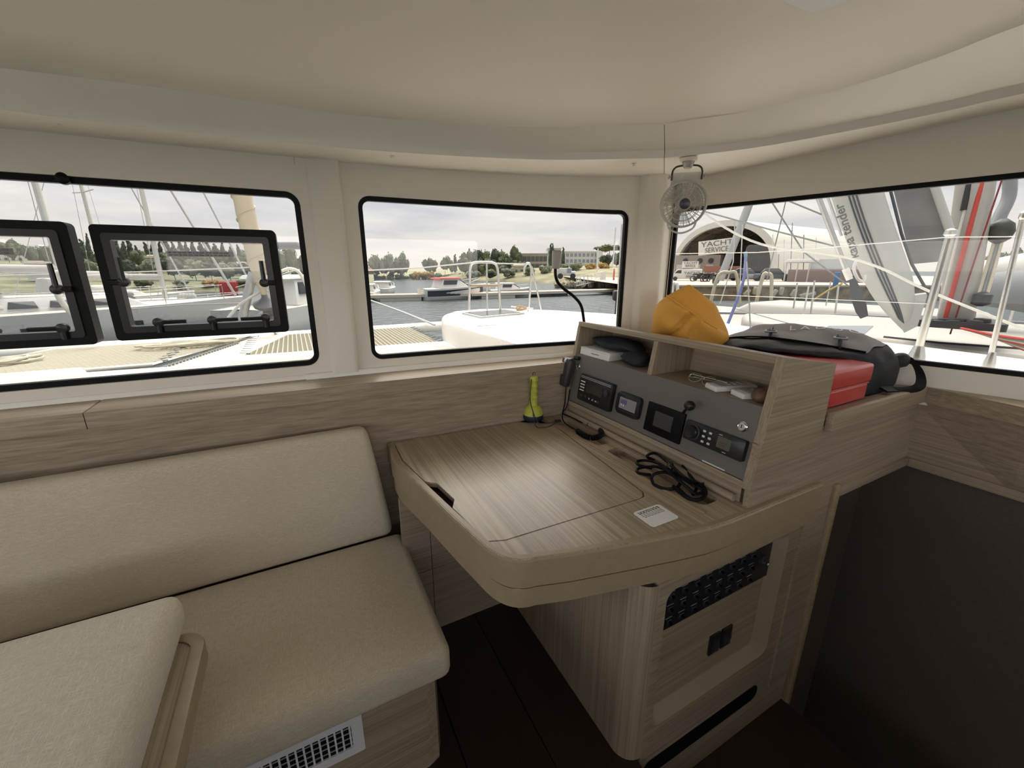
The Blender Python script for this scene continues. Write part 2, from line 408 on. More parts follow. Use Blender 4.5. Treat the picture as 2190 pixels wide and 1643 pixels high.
w3a, w3b = RW.L[1] + 0.012, RW.L[-1] - 0.10
RTOP = lambda q: 1.95 + 0.05 * min(1, q / 1.6)
wr_ = wall('wall_right', RW, 0.95, RTOP, [(w3a, w3b, 1.098, zrt, 0.045)], TH, M['white']); tag(wr_, 'white lining around the long side window at right', 'wall', kind='structure')

def window(name, path, a, b, z0, z1, label, gm, w=0.02):
    o = empty(name, path.at((a + b) / 2, z0, 0.02)); tag(o, label, 'window', kind='structure')
    ring('gasket', path, a - 0.001, b + 0.001, z0 - 0.001, z1 + 0.001, 0.045, w, 0.012, 0.034, M['black'], o, 24)
    pane('pane', path, a + 0.004, b - 0.004, z0 + 0.004, z1 - 0.004, 0.04, 0.028, gm, o)
    return o
win1 = window('window_1', LW, w1a, w1b, ZB, ZT, 'wide front window with two black opening hatches', M['glass_dirt'])
win2 = window('window_2', MW, w2a, w2b, ZB, ZT + 0.004, 'middle front window above the chart table', M['glass'], 0.018)
win3 = window('window_3', RW, w3a, w3b, 1.098, zrt, 'long side window above the shelf at right', M['glass'], 0.018)

# opening hatches set in the left window: frame, acrylic pane, turning handles
a_, b_ = (-0.84, 1.79), (0.155, 1.753)
def hatch(parent, x0, x1, zb, zt, handles, sticker):
    q0, q1 = sx(LW, x0), sx(LW, x1)
    h = ring('hatch', LW, q0, q1, zb, zt, 0.014, 0.036, -0.014, 0.033, M['black'], parent, 2)
    ring('hatch_inner_frame', LW, q0 + 0.024, q1 - 0.024, zb + 0.024, zt - 0.024, 0.010, 0.020, -0.019, 0.02, M['blackp'], h, 2)
    pane('hatch_pane', LW, q0 + 0.04, q1 - 0.04, zb + 0.04, zt - 0.04, 0.01, 0.036, M['hatchglass'], h)
    for (fx, edge, dirx) in handles:
        q = q0 + (q1 - q0) * fx
        if edge == 'b': c = LW.at(q, zb + 0.056, -0.026); d = Vector((dirx, 0, 0)); s = Vector((0, 0, -1))
        else:
            zz = zb + (zt - zb) * fx; c = LW.at(q0 + 0.056 if edge == 'l' else q1 - 0.056, zz, -0.026); d = Vector((0, 0, 1)); s = Vector((-1 if edge == 'l' else 1, 0, 0))
        bm = bmesh.new()
        Mx = basis(c, (1, -0.037, 0), (0, 0, 1))
        add_lathe(bm, [(0.006, -0.012), (0.0145, -0.012), (0.0155, -0.004), (0.0145, 0.007), (0.006, 0.009)], 18, Mx)
        e = c + d * 0.075
        pr = Vector((0, -0.002, 0))
        wv = d.cross(Vector((0, 1, 0))).normalized() * 0.0075
        add_tube(bm, [c + pr, c + d * 0.03 + pr, e + pr], [0.0075, 0.007, 0.0065], 8)
        add_tube(bm, [c, c + s * 0.034], [0.009, 0.0085], 8)
        finish('handle', bm, M['blackp'], h, angle=40)
    if sticker:
        qa, qb = sticker
        m = data('warning_label', [LW.at(qa, zt - 0.098, 0.030), LW.at(qb, zt - 0.098, 0.030), LW.at(qb, zt - 0.075, 0.030), LW.at(qa, zt - 0.075, 0.030)], [(0, 1, 2, 3)], M['black'], h)
        random.seed(3)
        bm = bmesh.new()
        for row in (0, 1):
            q = qa + 0.006
            while q < qb - 0.012:
                w = random.uniform(0.006, 0.016); zc = zt - 0.081 - 0.0095 * row
                bm.faces.new([bm.verts.new(LW.at(x, z, 0.0285)) for x, z in ((q, zc - 0.0028), (q + w, zc - 0.0028), (q + w, zc + 0.0028), (q, zc + 0.0028))]); q += w + 0.0035
        finish('label_print', bm, mat('grey_print', (0.28, 0.28, 0.28), 0.6), h)
    return h
hx0, hx1 = onseg(192, 485, a_, b_), onseg(588, 492, a_, b_)
hz0, hz1 = onseg(262, 728, a_, b_).z, onseg(400, 487, a_, b_).z
H2 = hatch(win1, hx0.x, hx1.x, hz0, hz1, [(0.24, 'b', 1), (0.54, 'b', 1), (0.86, 'b', -1), (0.52, 'l', 1), (0.50, 'r', 1)], None)
hw = hx1.x - hx0.x; gap = hx0.x - onseg(147, 482, a_, b_).x
H1 = hatch(win1, hx0.x - gap - hw, hx0.x - gap, hz0 - 0.006, hz1 + 0.004, [(0.12, 'b', 1), (0.44, 'b', 1), (0.86, 'b', -1), (0.52, 'l', 1), (0.47, 'r', 1)], None)
for (h, px) in ((H2, ((350, 538), (497, 548))), (H1, ((-120, 535), (18, 545)))):
    p0, p1 = onseg(*px[0], a_, b_), onseg(*px[1], a_, b_)
    q0, q1 = sx(LW, p0.x), sx(LW, p1.x); zc = onseg(430, 543, a_, b_).z
    data('warning_label', [LW.at(q0, zc - 0.009, 0.029), LW.at(q1, zc - 0.009, 0.029), LW.at(q1, zc + 0.009, 0.029), LW.at(q0, zc + 0.009, 0.029)], [(0, 1, 2, 3)], M['black'], h)
    random.seed(3); bm = bmesh.new()
    for row in (0, 1):
        q = q0 + 0.005
        while q < q1 - 0.016:
            w = random.uniform(0.006, 0.015); z_ = zc + 0.0038 - 0.0078 * row
            bm.faces.new([bm.verts.new(LW.at(x, z, 0.0275)) for x, z in ((q, z_ - 0.0022), (q + w, z_ - 0.0022), (q + w, z_ + 0.0022), (q, z_ + 0.0022))]); q += w + 0.003
    finish('label_print', bm, mat('grey_print', (0.20, 0.20, 0.21), 0.6), h)
# small black stop at the window's upper edge
tag(lathe('window_bumper', [(0.004, 0), (0.017, 0), (0.016, 0.012), (0.008, 0.016)], M['black'], win1, basis(onseg(133, 381, a_, b_) + Vector((0, 0.008, 0)), (1, 0, 0), (0, 0, 1)) @ Matrix.Translation((0, 0, -0.004))), 'black round bumper')

# pillars between the windows (proud of the lining)
def pillar(name, outline, z0, z1f, label):
    vs = []; n = len(outline)
    for x, y, x2, y2 in outline: vs.append((x, y, z0))
    for x, y, x2, y2 in outline: vs.append((x2, y2, z1f))
    fs = [(i, (i + 1) % n, n + (i + 1) % n, n + i) for i in range(n)] + [tuple(range(n)), tuple(range(n, 2 * n))]
    bm = bmesh.new(); v = [bm.verts.new(p) for p in vs]
    for f in fs: bm.faces.new([v[i] for i in f])
    es = [e for e in bm.edges if abs(e.verts[0].co.z - e.verts[1].co.z) > 0.3]
    bmesh.ops.bevel(bm, geom=es, offset=0.012, segments=3, profile=0.5, affect='EDGES')
    return tag(finish(name, bm, M['white'], None, angle=40), label, 'trim', kind='structure')
PY = 0.030
pillar('trim_1', [(0.096, 1.775, 0.072, 1.777), (0.106, 1.755 - PY, 0.098, 1.758 - 0.006), (0.196, 1.751 - PY, 0.196, 1.754 - PY), (0.214, 1.768, 0.214, 1.77)], 1.052, TOPZ, 'white pillar between the left and middle front windows')
pillar('trim_2', [(1.485, 1.62, 1.49, 1.60), (1.515, 1.540, 1.500, 1.545), (1.605, 1.508, 1.60, 1.512), (1.80, 1.655, 1.79, 1.65), (1.70, 1.72, 1.70, 1.72)], 1.03, 1.96, 'white corner pillar beside the small fan')

# ledge (window board) running under the windows, oak, with white lip behind it
FPy = lambda x: 1.603 - 0.055 * x        # front panel plane
led = [(-1.9, FPy(-1.9) - 0.018 + 0.05), (-0.80, FPy(-0.8) + 0.0), (0.07, FPy(0.07) + 0.010), (0.6, FPy(0.6) + 0.038), (1.13, FPy(1.13) + 0.040), (1.42, 1.50)]
back = [(p.x, p.y + 0.02) for p in LW.p + MW.p[1:]]
front = [(-1.9, 1.688), (-0.80, 1.633), (0.07, 1.588), (0.60, 1.558), (1.14, 1.528), (1.52, 1.507)]
def ledge_piece(name, x0, x1, label):
    fr = [(x0, interp(front, x0))] + [p for p in front if x0 < p[0] < x1] + [(x1, interp(front, x1))]
    bk = [(x0, interp(back, x0))] + [p for p in back if x0 < p[0] < x1] + [(x1, interp(back, x1))]
    return tag(prism(name, fr + bk[::-1], 0.984, 1.038, M['oak_x'], None, r=0.004), label, 'trim', kind='structure')
def interp(pl, x):
    for a, b in zip(pl[:-1], pl[1:]):
        if a[0] <= x <= b[0]: return a[1] + (b[1] - a[1]) * (x - a[0]) / (b[0] - a[0])
    return pl[0][1] if x < pl[0][0] else pl[-1][1]
ledge_piece('trim_3', -1.75, -0.603, 'oak window ledge left of the ledge joint')
ledge_piece('trim_4', -0.6005, 1.49, 'long oak window ledge behind the bench and chart table')
# lip between ledge and white lining: lower from the left up to the pillar, taller to the right
def lip(name, x0, x1, h, d, label):
    pts = [x0 + (x1 - x0) * k / 16 for k in range(17)]
    wl2 = [(p.x, p.y) for p in LW.p + MW.p[1:]]
    vs = []; fs = []
    for x in pts:
        y = interp(wl2, x)
        for (dy, z) in ((0.01, 1.03), (-d, 1.03), (-d, 1.038 + h * 0.6), (-d + 0.005, 1.038 + h), (0.01, 1.038 + h)): vs.append((x, y + dy, z))
    for i in range(16):
        for k in range(5): fs.append((5 * i + k, 5 * i + (k + 1) % 5, 5 * i + 5 + (k + 1) % 5, 5 * i + 5 + k))
    fs += [tuple(range(5)), tuple(range(80, 85))]
    return tag(data(name, vs, fs, M['white2'], None, angle=50), label, 'trim', kind='structure')
lip('trim_5', -1.75, 0.004, 0.016, 0.012, 'low white moulding along the ledge under the left window')
lip('trim_6', 0.004, 1.49, 0.020, 0.024, 'taller white moulding along the ledge under the middle window')

# oak panel below the ledge, front
def panel(name, pts, z0, z1, th, mat_, label):
    vs = []; fs = []; n = len(pts)
    for (x, y) in pts: vs += [(x, y, z0), (x, y, z1), (x, y + th, z1), (x, y + th, z0)]
    for i in range(n - 1):
        for k in range(4): fs.append((4 * i + k, 4 * i + (k + 1) % 4, 4 * i + 4 + (k + 1) % 4, 4 * i + 4 + k))
    fs += [(0, 1, 2, 3), (4 * n - 4, 4 * n - 3, 4 * n - 2, 4 * n - 1)]
    return tag(data(name, vs, fs, mat_), label, 'wall', kind='structure')
panel('wall_front_panel', [(-1.9, 1.706), (-0.8, 1.651), (0.3, 1.591), (0.868, 1.560), (1.49, 1.526)], 0.0, 1.0, 0.02, M['oak_x'], 'oak panelled wall between window ledge and bench')

# ---- soffit, fascia and ceiling follow one curved line round the cabin
def soffit_line():
    outer, inner, fas = [], [], []
    o_px = [(0, 279), (320, 306), (640, 334), (840, 355), (1020, 370), (1200, 377), (1420, 374), (1600, 352), (1800, 318), (2000, 280), (2190, 243)]
    i_px = [(0, 235), (320, 275), (640, 308), (840, 325), (1020, 336), (1200, 342), (1420, 338), (1600, 318), (1800, 283), (2000, 243), (2190, 200)]
    f_px = [(0, 145), (320, 185), (640, 232), (840, 255), (1020, 267), (1200, 272), (1420, 265), (1600, 238), (1800, 190), (2000, 125), (2190, 52)]
    zs = [1.825, 1.825, 1.826, 1.828, 1.835, 1.848, 1.872, 1.892, 1.912, 1.928, 1.938]
    for (o, i, f, z) in zip(o_px, i_px, f_px, zs):
        outer.append(onz(*o, z)); inner.append(onz(*i, z + 0.004)); fas.append(onz(*f, z + 0.092))
    return outer, inner, fas
so, si, sf = soffit_line()
def extend(pl, left, right):
    """carry the line on past the picture: to the left along the front wall, to the right along the side"""
    dl = (pl[0] - pl[1]).normalized(); a = [pl[0] + dl * d for d in left]
    dr = (pl[-1] - pl[-2]); dr.z = 0; dr.normalize(); aft = Vector((0.06, -1, 0)).normalized(); b = []; p = pl[-1].copy()
    for k, d in enumerate(right):   # bends gently from the line's own direction to straight aft
        w = (k + 1) / len(right); p = p + (dr * (1 - w) + aft * w).normalized() * d; b.append(p.copy())
    return a[::-1] + list(pl) + b
so = extend(so, (0.4, 1.0, 1.5), (0.35, 0.6, 0.8, 1.0)); si = extend(si, (0.4, 1.0, 1.5), (0.35, 0.6, 0.8, 1.0)); sf = extend(sf, (0.4, 1.0, 1.5), (0.35, 0.6, 0.8, 1.0))
n_s = len(so)
so_out = []
for k, p in enumerate(so):
    t = so[min(k + 1, n_s - 1)] - so[max(k - 1, 0)]; nrm = Vector((-t.y, t.x, 0)).normalized(); so_out.append(p + nrm * 0.5 + Vector((0, 0, 0.01)))
def strips(name, lines, mat_, label, kind='structure', n=6, cat='ceiling', parent=None):
    L2 = [smooth_path(l, n) for l in lines]; m = len(L2[0]); vs = [p for l in L2 for p in l]; fs = []
    for j in range(len(L2) - 1):
        for i in range(m - 1): fs.append((j * m + i, j * m + i + 1, (j + 1) * m + i + 1, (j + 1) * m + i))
    o = data(name, vs, fs, mat_, parent, angle=38)
    return tag(o, label, cat, kind=kind) if parent is None else o
# fascia with its lower bevel, split at the joint beside the fan
def between(a, b, t): return [p.lerp(q, t) for p, q in zip(a, b)]
bev = [p + Vector((0, 0, 0.022)) - Vector((0, 0, 0)) for p in si]
bev = [Vector((p.x, p.y, p.z)) + (q - p) * 0.05 for p, q in zip(bev, sf)]
K = 9   # index of the joint (pixel 1420)
def part_lines(lines, a, b): return [l[a:b] for l in lines]
LN = [so_out, so, si, bev, sf]
for nm, a, b, lab in (('trim_7', 0, K + 1, 'white overhead coaming over the front windows'), ('trim_8', K, n_s, 'white overhead coaming over the right side window')):
    ll = part_lines(LN, a, b)
    if nm == 'trim_8':
        ll = [[l[0].lerp(l[1], 0.007)] + l[1:] for l in ll]
    # thickness: shift the joint end a little so the two pieces read apart
    strips(nm, ll, M['white2'], lab, cat='trim')
# screw caps under the soffit
for px in ((125, 265), (839, 335), (1355, 353)):
    p = onz(*px, 1.829 if px[0] < 1000 else 1.862)
    tag(lathe('screw_cap', [(0.002, -0.006), (0.006, -0.005), (0.0085, 0.0), (0.0085, 0.004)], M['white2'], None, Matrix.Translation(p), 12),
        {125: 'white screw cap under the coaming above the left hatch', 839: 'white screw cap under the coaming right of the white pillar', 1355: 'white screw cap under the coaming left of the fan'}[px[0]], 'screw cap', 'screw caps under the coaming')
# dark backing behind the joint
jl = [[l[K - 1].lerp(l[K], 0.9) + Vector((0, 0, 0.006)), l[K] + Vector((0, 0, 0.006)), l[K].lerp(l[K + 1], 0.1) + Vector((0, 0, 0.006))] for l in (so, si)] + [[l[K - 1].lerp(l[K], 0.9) + Vector((0.006, 0.006, 0)), l[K] + Vector((0.006, 0.006, 0)), l[K].lerp(l[K + 1], 0.1) + Vector((0.006, 0.006, 0))] for l in (bev, sf)]
strips('trim_14', jl, M['dark'], 'dark joint between the two overhead coamings', cat='trim', n=2)
# ceiling: panel edge rolls down to the fascia all round
loop = smooth_path(sf, 6)
lp = [Vector((p.x, p.y, p.z)) for p in loop]
lp += [Vector((1.2, -2.8, 1.99)), Vector((0, -2.8, 1.95)), Vector((-1.6, -2.8, 1.95)), Vector((-2.2, -1.8, 1.93)), Vector((-2.3, 0.0, 1.92)), Vector((-2.25, 1.0, 1.92))]
cen = Vector((0.05, -0.5, 0))
rings_ = [(0.0, 0.0), (0.012, 0.012), (0.035, 0.024), (0.08, 0.036), (0.16, 0.046), (0.3, 0.052), (0.55, 0.056), (0.8, 0.058)]
vs = []; fs = []; m = len(lp)
for (f, dz) in rings_:
    for p in lp:
        q = p.lerp(Vector((cen.x, cen.y, p.z)), f); zc = 1.93
        vs.append((q.x, q.y, (p.z + dz) * (1 - f) + f * (zc + 0.075)))
vs.append((cen.x, cen.y, 2.005))
for j in range(len(rings_) - 1):
    for i in range(m): fs.append((j * m + i, j * m + (i + 1) % m, (j + 1) * m + (i + 1) % m, (j + 1) * m + i))
for i in range(m): fs.append(((len(rings_) - 1) * m + i, (len(rings_) - 1) * m + (i + 1) % m, len(vs) - 1))
ceil_ = tag(data('ceiling', vs, fs, M['ceil'], None, angle=60), 'smooth beige ceiling panel curving down to the coaming', 'ceiling', kind='structure')
# roof above everything keeps the sky out of the joints
tag(box('roof', -2.7, 2.7, -2.9, 2.3, 2.08, 2.12, M['white2']), 'white cabin roof over the saloon', 'roof', kind='structure')

# walls behind and beside the camera: side window on the left, wide aft opening sized for the light inside
LS = Path([(-2.35, -2.8), (-2.35, 0.6), (-2.05, 1.5), (-1.75, 1.825)])
wls = wall('wall_left', LS, 0.0, 2.08, [(0.35, 4.25, 1.10, 1.76, 0.06)], 0.05, M['white']); tag(wls, 'white left wall with a long side window', 'wall', kind='structure')
o = empty('window_4', (-2.37, -1.0, 1.1)); tag(o, 'long side window on the left wall', 'window', kind='structure')
pane('pane', LS, 0.37, 4.23, 1.11, 1.75, 0.05, 0.03, M['glass_clear'], o)
AW = Path([(2.55, -2.8), (-2.35, -2.8)])
waf = wall('wall_aft', AW, 0.0, 2.08, [(0.8, 4.2, 1.30, 1.87, 0.05)], 0.05, M['white']); tag(waf, 'white aft wall with a wide opening sized to light the cabin', 'wall', kind='structure')
RB = Path([(2.45, -1.0), (2.55, -2.8)])
tag(wall('wall_right_aft', RB, 0.0, 2.08, [], 0.05, M['white']), 'white side wall behind the long window', 'wall', kind='structure')

# unseen unit added behind the camera to shade the lower cabin from aft light
shade_u = empty('added_shade_unit', (1.2, -0.9, 0), 'unseen oak unit added behind the camera to shade the lower cabin', 'cabinet')
box('carcase', 0.55, 1.52, -1.25, -0.62, 0.0, 0.90, M['oak_x'], shade_u, r=0.004); box('worktop', 0.53, 1.54, -1.27, -0.60, 0.902, 0.94, M['white2'], shade_u, r=0.006)
for k in range(2): box('drawer_front', 0.58 + 0.47 * k, 1.02 + 0.47 * k, -0.62, -0.602, 0.62, 0.86, M['oak_x'], shade_u, r=0.003)
# floor: dark laminate planks
fl = empty('floor', (0, 0, 0)); tag(fl, 'dark brown laminate floor of the saloon', 'floor', kind='structure')
for k in range(16):
    x0 = -2.35 + 0.24 * k
    if x0 > 1.55: break
    ya = -2.8 if x0 < 0.7 else 0.64
    box('plank', x0 + 0.001, min(x0 + 0.238, 0.76 if 0.5 < x0 < 0.7 else 1.58), ya, 1.62, -0.03, 0.0, M['wenge'], fl, r=0.0015, seg=1)
    if x0 >= 0.7: box('plank', x0 + 0.001, min(x0 + 0.238, 1.58), -2.8, -0.58, -0.03, 0.0, M['wenge'], fl, r=0.0015, seg=1)
box('underlay', -2.35, 0.744, -2.8, 1.62, -0.06, -0.0305, M['black'], fl); box('underlay', 0.762, 1.578, 0.71, 1.62, -0.06, -0.0305, M['black'], fl)
box('step_tread', 0.76, 1.578, -0.58, 0.70, -0.28, -0.25, M['wenge'], fl); box('step_riser', 0.745, 0.76, -0.58, 0.62, -0.28, -0.03, M['walnut'], fl); box('step_edge', 0.748, 1.578, -0.585, -0.58, -0.28, -0.03, M['walnut'], fl)

# ---- right corner: oak bulkhead beside the console, shelf, stairwell to the hull
Y0 = 0.62
bk = empty('wall_right_bulkhead', (1.6, Y0, 0)); tag(bk, 'oak bulkhead between the instrument console and the stairwell', 'wall', kind='structure')
box('bulkhead_panel', 1.10, 1.60, Y0, Y0 + 0.02, 0.78, 0.978, M['oak_x'], bk); box('bulkhead_edge', 1.44, 1.60, Y0, Y0 + 0.02, -0.10, 0.779, M['oak_x'], bk)
box('upper_panel', 1.60, 2.14, Y0, Y0 + 0.02, 0.715, 0.978, M['oak_x'], bk)
tag(box('shelf', 1.43, 2.13, Y0 - 0.004, 1.25, 0.992, 1.012, M['oak_x']), 'oak shelf carrying the red case and the black bag', 'shelf', kind='structure')
prism('shelf_back', [(1.16, 1.25), (2.13, 1.25), (2.0, 1.1), (1.80, 1.66), (1.5, 1.66), (1.16, 1.66)], 0.99, 1.0295, M['oak_x']) and None
tag(bpy.data.objects['shelf_back'], 'oak ledge corner behind the instrument console', 'shelf', kind='structure')
tag(box('trim_9', 1.425, 2.090, Y0 - 0.022, Y0, 0.962, 1.024, M['oak_x'], None, r=0.004), 'oak edging strip along the front of the shelf', 'trim', kind='structure')
tag(prism('trim_10', [(2.20, 0.645), (2.088, 0.645), (2.088, 0.60), (2.04, 0.33), (2.00, 0.0), (2.0, -1.2), (2.5, -1.2), (2.45, -0.3)], 0.962, 1.022, M['oak_y'], None, r=0.004), 'oak ledge under the right side window', 'trim', kind='structure')
tag(data('wall_right_panel', [(2.10, Y0 + 0.02, 0.962), (2.052, 0.33, 0.962), (2.012, 0, 0.962), (2.012, -1.2, 0.962), (2.135, Y0 + 0.02, 0.70), (2.135, 0.33, 0.70), (2.13, 0, 0.70), (2.13, -1.2, 0.70)], [(0, 1, 5, 4), (1, 2, 6, 5), (2, 3, 7, 6)], M['oak_y']), 'oak panel under the right window ledge', 'wall', kind='structure')
tag(box('trim_11', 1.606, 2.135, Y0 - 0.012, Y0 + 0.012, 0.683, 0.718, M['oak_x'], None, r=0.004), 'oak edge strip above the stairwell opening ahead', 'trim', kind='structure')
tag(box('trim_12', 2.120, 2.15, -1.2, Y0 - 0.012, 0.683, 0.718, M['oak_y'], None, r=0.004), 'oak edge strip along the right wall above the stairwell', 'trim', kind='structure')
tag(box('trim_13', 1.574, 1.606, Y0 - 0.016, Y0 + 0.012, -0.9, 0.735, M['oak_solid'], None, r=0.009, seg=3), 'rounded oak post at the edge of the stairwell', 'trim', kind='structure')
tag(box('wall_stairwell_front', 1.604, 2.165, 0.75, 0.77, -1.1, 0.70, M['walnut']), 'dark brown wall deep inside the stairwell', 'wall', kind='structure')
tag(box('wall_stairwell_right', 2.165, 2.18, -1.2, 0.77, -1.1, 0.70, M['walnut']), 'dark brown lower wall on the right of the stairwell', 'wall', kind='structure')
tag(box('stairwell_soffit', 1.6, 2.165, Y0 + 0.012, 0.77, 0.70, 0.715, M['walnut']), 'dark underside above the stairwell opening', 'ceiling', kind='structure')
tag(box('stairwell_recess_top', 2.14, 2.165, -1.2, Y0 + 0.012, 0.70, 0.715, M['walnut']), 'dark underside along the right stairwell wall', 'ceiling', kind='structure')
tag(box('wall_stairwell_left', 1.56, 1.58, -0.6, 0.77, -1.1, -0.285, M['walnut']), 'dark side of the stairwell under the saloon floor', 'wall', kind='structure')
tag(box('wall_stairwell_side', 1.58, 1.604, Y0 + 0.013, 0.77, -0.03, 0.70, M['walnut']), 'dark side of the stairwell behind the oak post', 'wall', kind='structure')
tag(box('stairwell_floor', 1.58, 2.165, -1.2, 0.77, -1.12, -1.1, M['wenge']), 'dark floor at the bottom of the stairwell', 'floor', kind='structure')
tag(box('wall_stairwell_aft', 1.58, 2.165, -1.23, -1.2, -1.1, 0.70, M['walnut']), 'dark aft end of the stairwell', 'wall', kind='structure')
# closes the hull below the ledge, out of sight
tag(prism('hull_side', [(-2.4, -2.85), (-2.4, 1.85), (1.5, 1.70), (1.93, 1.70), (2.25, 0.80), (2.56, -0.5), (2.62, -2.85), (2.58, -2.85), (2.52, -0.5), (2.21, 0.80), (1.89, 1.66), (1.49, 1.66), (-2.36, 1.81), (-2.36, -2.85)], -1.15, 0.97, M['white2']), 'white hull side around the cabin', 'hull', kind='structure')
tag(box('hull_bottom', -2.4, 2.7, -2.85, 1.85, -1.25, -1.13, M['white2']), 'white hull bottom under the cabin', 'hull', kind='structure')

# ------------------------------------------------------------------ bench
bench = empty('bench', (-0.6, 1.2, 0)); tag(bench, 'built-in bench with cream seat and back cushions along the front wall', 'bench')
def cushion(name, M4, sx_, sy_, sz_, r, mat_, parent, puff=0.012, nx=14, ny=8):
    """upholstered slab: rounded box, top slightly crowned"""
    bm = bmesh.new(); add_box(bm, 0, sx_, 0, sy_, 0, sz_, r, 4)
    bmesh.ops.subdivide_edges(bm, edges=[e for e in bm.edges if e.calc_length() > 0.2], cuts=6, use_grid_fill=True)
    for v in bm.verts:
        fx, fy = v.co.x / sx_, v.co.y / sy_
        k = max(0, min(1, 4 * fy * (1 - fy))) ** 0.7 * max(0, min(1, 6 * fx * (1 - fx))) ** 0.7
        v.co.z += (puff if v.co.z > sz_ / 2 else -puff * 0.3) * k
    bmesh.ops.transform(bm, matrix=M4, verts=bm.verts[:])
    return finish(name, bm, mat_, parent, smooth=True)
seat = cushion('seat_cushion', Matrix.Translation((-1.7, 0.875, 0.338)), 1.7 + 0.268, 0.60, 0.108, 0.028, M['fabric'], bench, 0.006)
# back cushion leans a little against the wall panel
ang = atan2(0.045, 0.44)
Mb = Matrix.Translation((-1.7, 1.452, 0.4455)) @ Matrix.Rotation(-ang, 4, 'X') @ Matrix.Rotation(pi / 2, 4, 'X') @ Matrix.Translation((0, 0, -0.088))
back_c = cushion('back_cushion', Mb, 1.7 + 0.235, 0.445, 0.088, 0.030, M['fabric'], bench, 0.008)
# taper: right end of the back cushion slopes in toward the top
for v in back_c.data.vertices:
    if v.co.x > 0.1: v.co.x -= 0.055 * max(0, (v.co.z - 0.45) / 0.44) ** 1.2
base = bmesh.new(); add_prism(base, [(-1.7, 0.905), (0.19, 0.905), (0.225, 0.917), (0.24, 0.955), (0.24, 1.36), (-1.7, 1.36)], 0.0, 0.342)
finish('bench_base', base, M['oak_x'], bench, angle=30)
# white ventilation grille in the front of the bench: frame, upright vanes in front of cross vanes
vent = empty('vent_grille', (-0.12, 0.9, 0.2)); tag(vent, 'white air vent grille in the front of the bench', 'vent')
vx0, vx1, vz0, vz1, vy = -0.33, 0.022, 0.205, 0.335, 0.9045
prism('grille_frame', rrect(vx0, vx1, vz0, vz1, 0.004, 2), 0, 0.008, mat('white_plastic', (0.72, 0.72, 0.71), 0.4), vent,
      holes=[rrect(vx0 + 0.03, vx1 - 0.028, vz0 + 0.026, vz1 - 0.026, 0.003, 2)], M=basis((0, vy, 0), (1, 0, 0), (0, 0, 1)))
M['whitep'] = bpy.data.materials['white_plastic']
nv = 17
for k in range(nv):
    x = vx0 + 0.034 + (vx1 - vx0 - 0.066) * k / (nv - 1)
    box('upright_vane', x - 0.0022, x + 0.0022, vy - 0.006, vy + 0.006, vz0 + 0.024, vz1 - 0.024, M['whitep'], vent)
for k in range(4):
    z = vz0 + 0.040 + 0.0175 * k
    box('cross_vane', vx0 + 0.03, vx1 - 0.028, vy - 0.0045, vy - 0.0028, z - 0.0015, z + 0.0015, mat('grey_vane', (0.35, 0.35, 0.35), 0.5) if k == 0 else bpy.data.materials['grey_vane'], vent)
box('grille_shade_sheet', vx0 + 0.028, vx1 - 0.026, vy - 0.0028, vy - 0.0012, vz0 + 0.022, vz1 - 0.022, M['black'], vent)  # black sheet put in for the shade behind the vanes
# dark wooden front under the desk beyond the bench end, with its two joints
up = empty('wall_under_desk', (0.6, 1.38, 0)); tag(up, 'oak panels closing the space under the chart table', 'wall', kind='structure')
for (x0, x1, z0, z1) in ((0.25, 0.357, 0.30, 0.64), (0.359, 0.72, 0.30, 0.64), (0.25, 0.357, 0.0, 0.298), (0.359, 0.72, 0.0, 0.298)):
    box('panel', x0, x1, 1.375, 1.39, z0, z1, M['oak_x'], up, r=0.001, seg=1)

# ------------------------------------------------------------------ table with cushion laid on it (foreground left)
tb = empty('saloon_table', (-0.8, 0.6, 0)); tag(tb, 'low wooden saloon table with rounded oak rim in the foreground', 'table')
toz = 0.602
prism('table_rim', rrect(-1.5, -0.287, 0.05, 1.078, 0.06, 8), toz - 0.045, toz, M['oak_edge'], tb, holes=[rrect(-1.47, -0.312, 0.08, 1.053, 0.045, 8)], r=0.006)
prism('table_top', rrect(-1.4699, -0.3121, 0.0801, 1.0529, 0.045, 8), toz - 0.04, toz - 0.003, M['oak_y'], tb)
lathe('table_leg', [(0.05, 0.02), (0.05, toz - 0.04)], M['steel'], tb, Matrix.Translation((-0.95, 0.5, 0)), 24)
lathe('table_foot', [(0.17, 0.0), (0.17, 0.012), (0.06, 0.025)], M['steel'], tb, Matrix.Translation((-0.95, 0.5, 0)), 32)
tc_ = cushion('table_cushion', Matrix.Translation((-1.46, 0.09, toz + 0.0005)), 1.128, 1.030, 0.094, 0.030, M['fabric2'], None, 0.010)
tag(tc_, 'square cream cushion lying on the saloon table', 'cushion')

# ------------------------------------------------------------------ chart table
DZ = 0.78
desk = empty('chart_table', (0.75, 1.0, 0)); tag(desk, 'oak chart table with lifting lid and rounded overhanging corner', 'desk')
outer_px = [(835, 952), (838, 975), (850, 997), (907, 1046), (968, 1105), (1028, 1160)]
front_px = [(1147, 1193), (1220, 1184), (1295, 1171), (1380, 1156), (1450, 1143), (1518, 1129)]
ol = [onz(u, v, DZ).xy for u, v in outer_px]; of_ = [onz(u, v, DZ).xy for u, v in front_px]
c0, c1 = ol[-1], of_[0]
ctrl = onz(1083, 1213, DZ).xy
arc = [c0 * (1 - t) ** 2 + ctrl * 2 * t * (1 - t) + c1 * t * t for t in [k / 10 for k in range(1, 10)]]
outline = [Vector((0.262, 1.585))] + [Vector(p) for p in ol] + arc + [Vector(p) for p in of_] + [Vector((1.0, 0.604)), Vector((1.45, 0.600)), Vector((1.45, 0.64)), Vector((1.12, 0.64)), Vector((1.12, 1.54))]
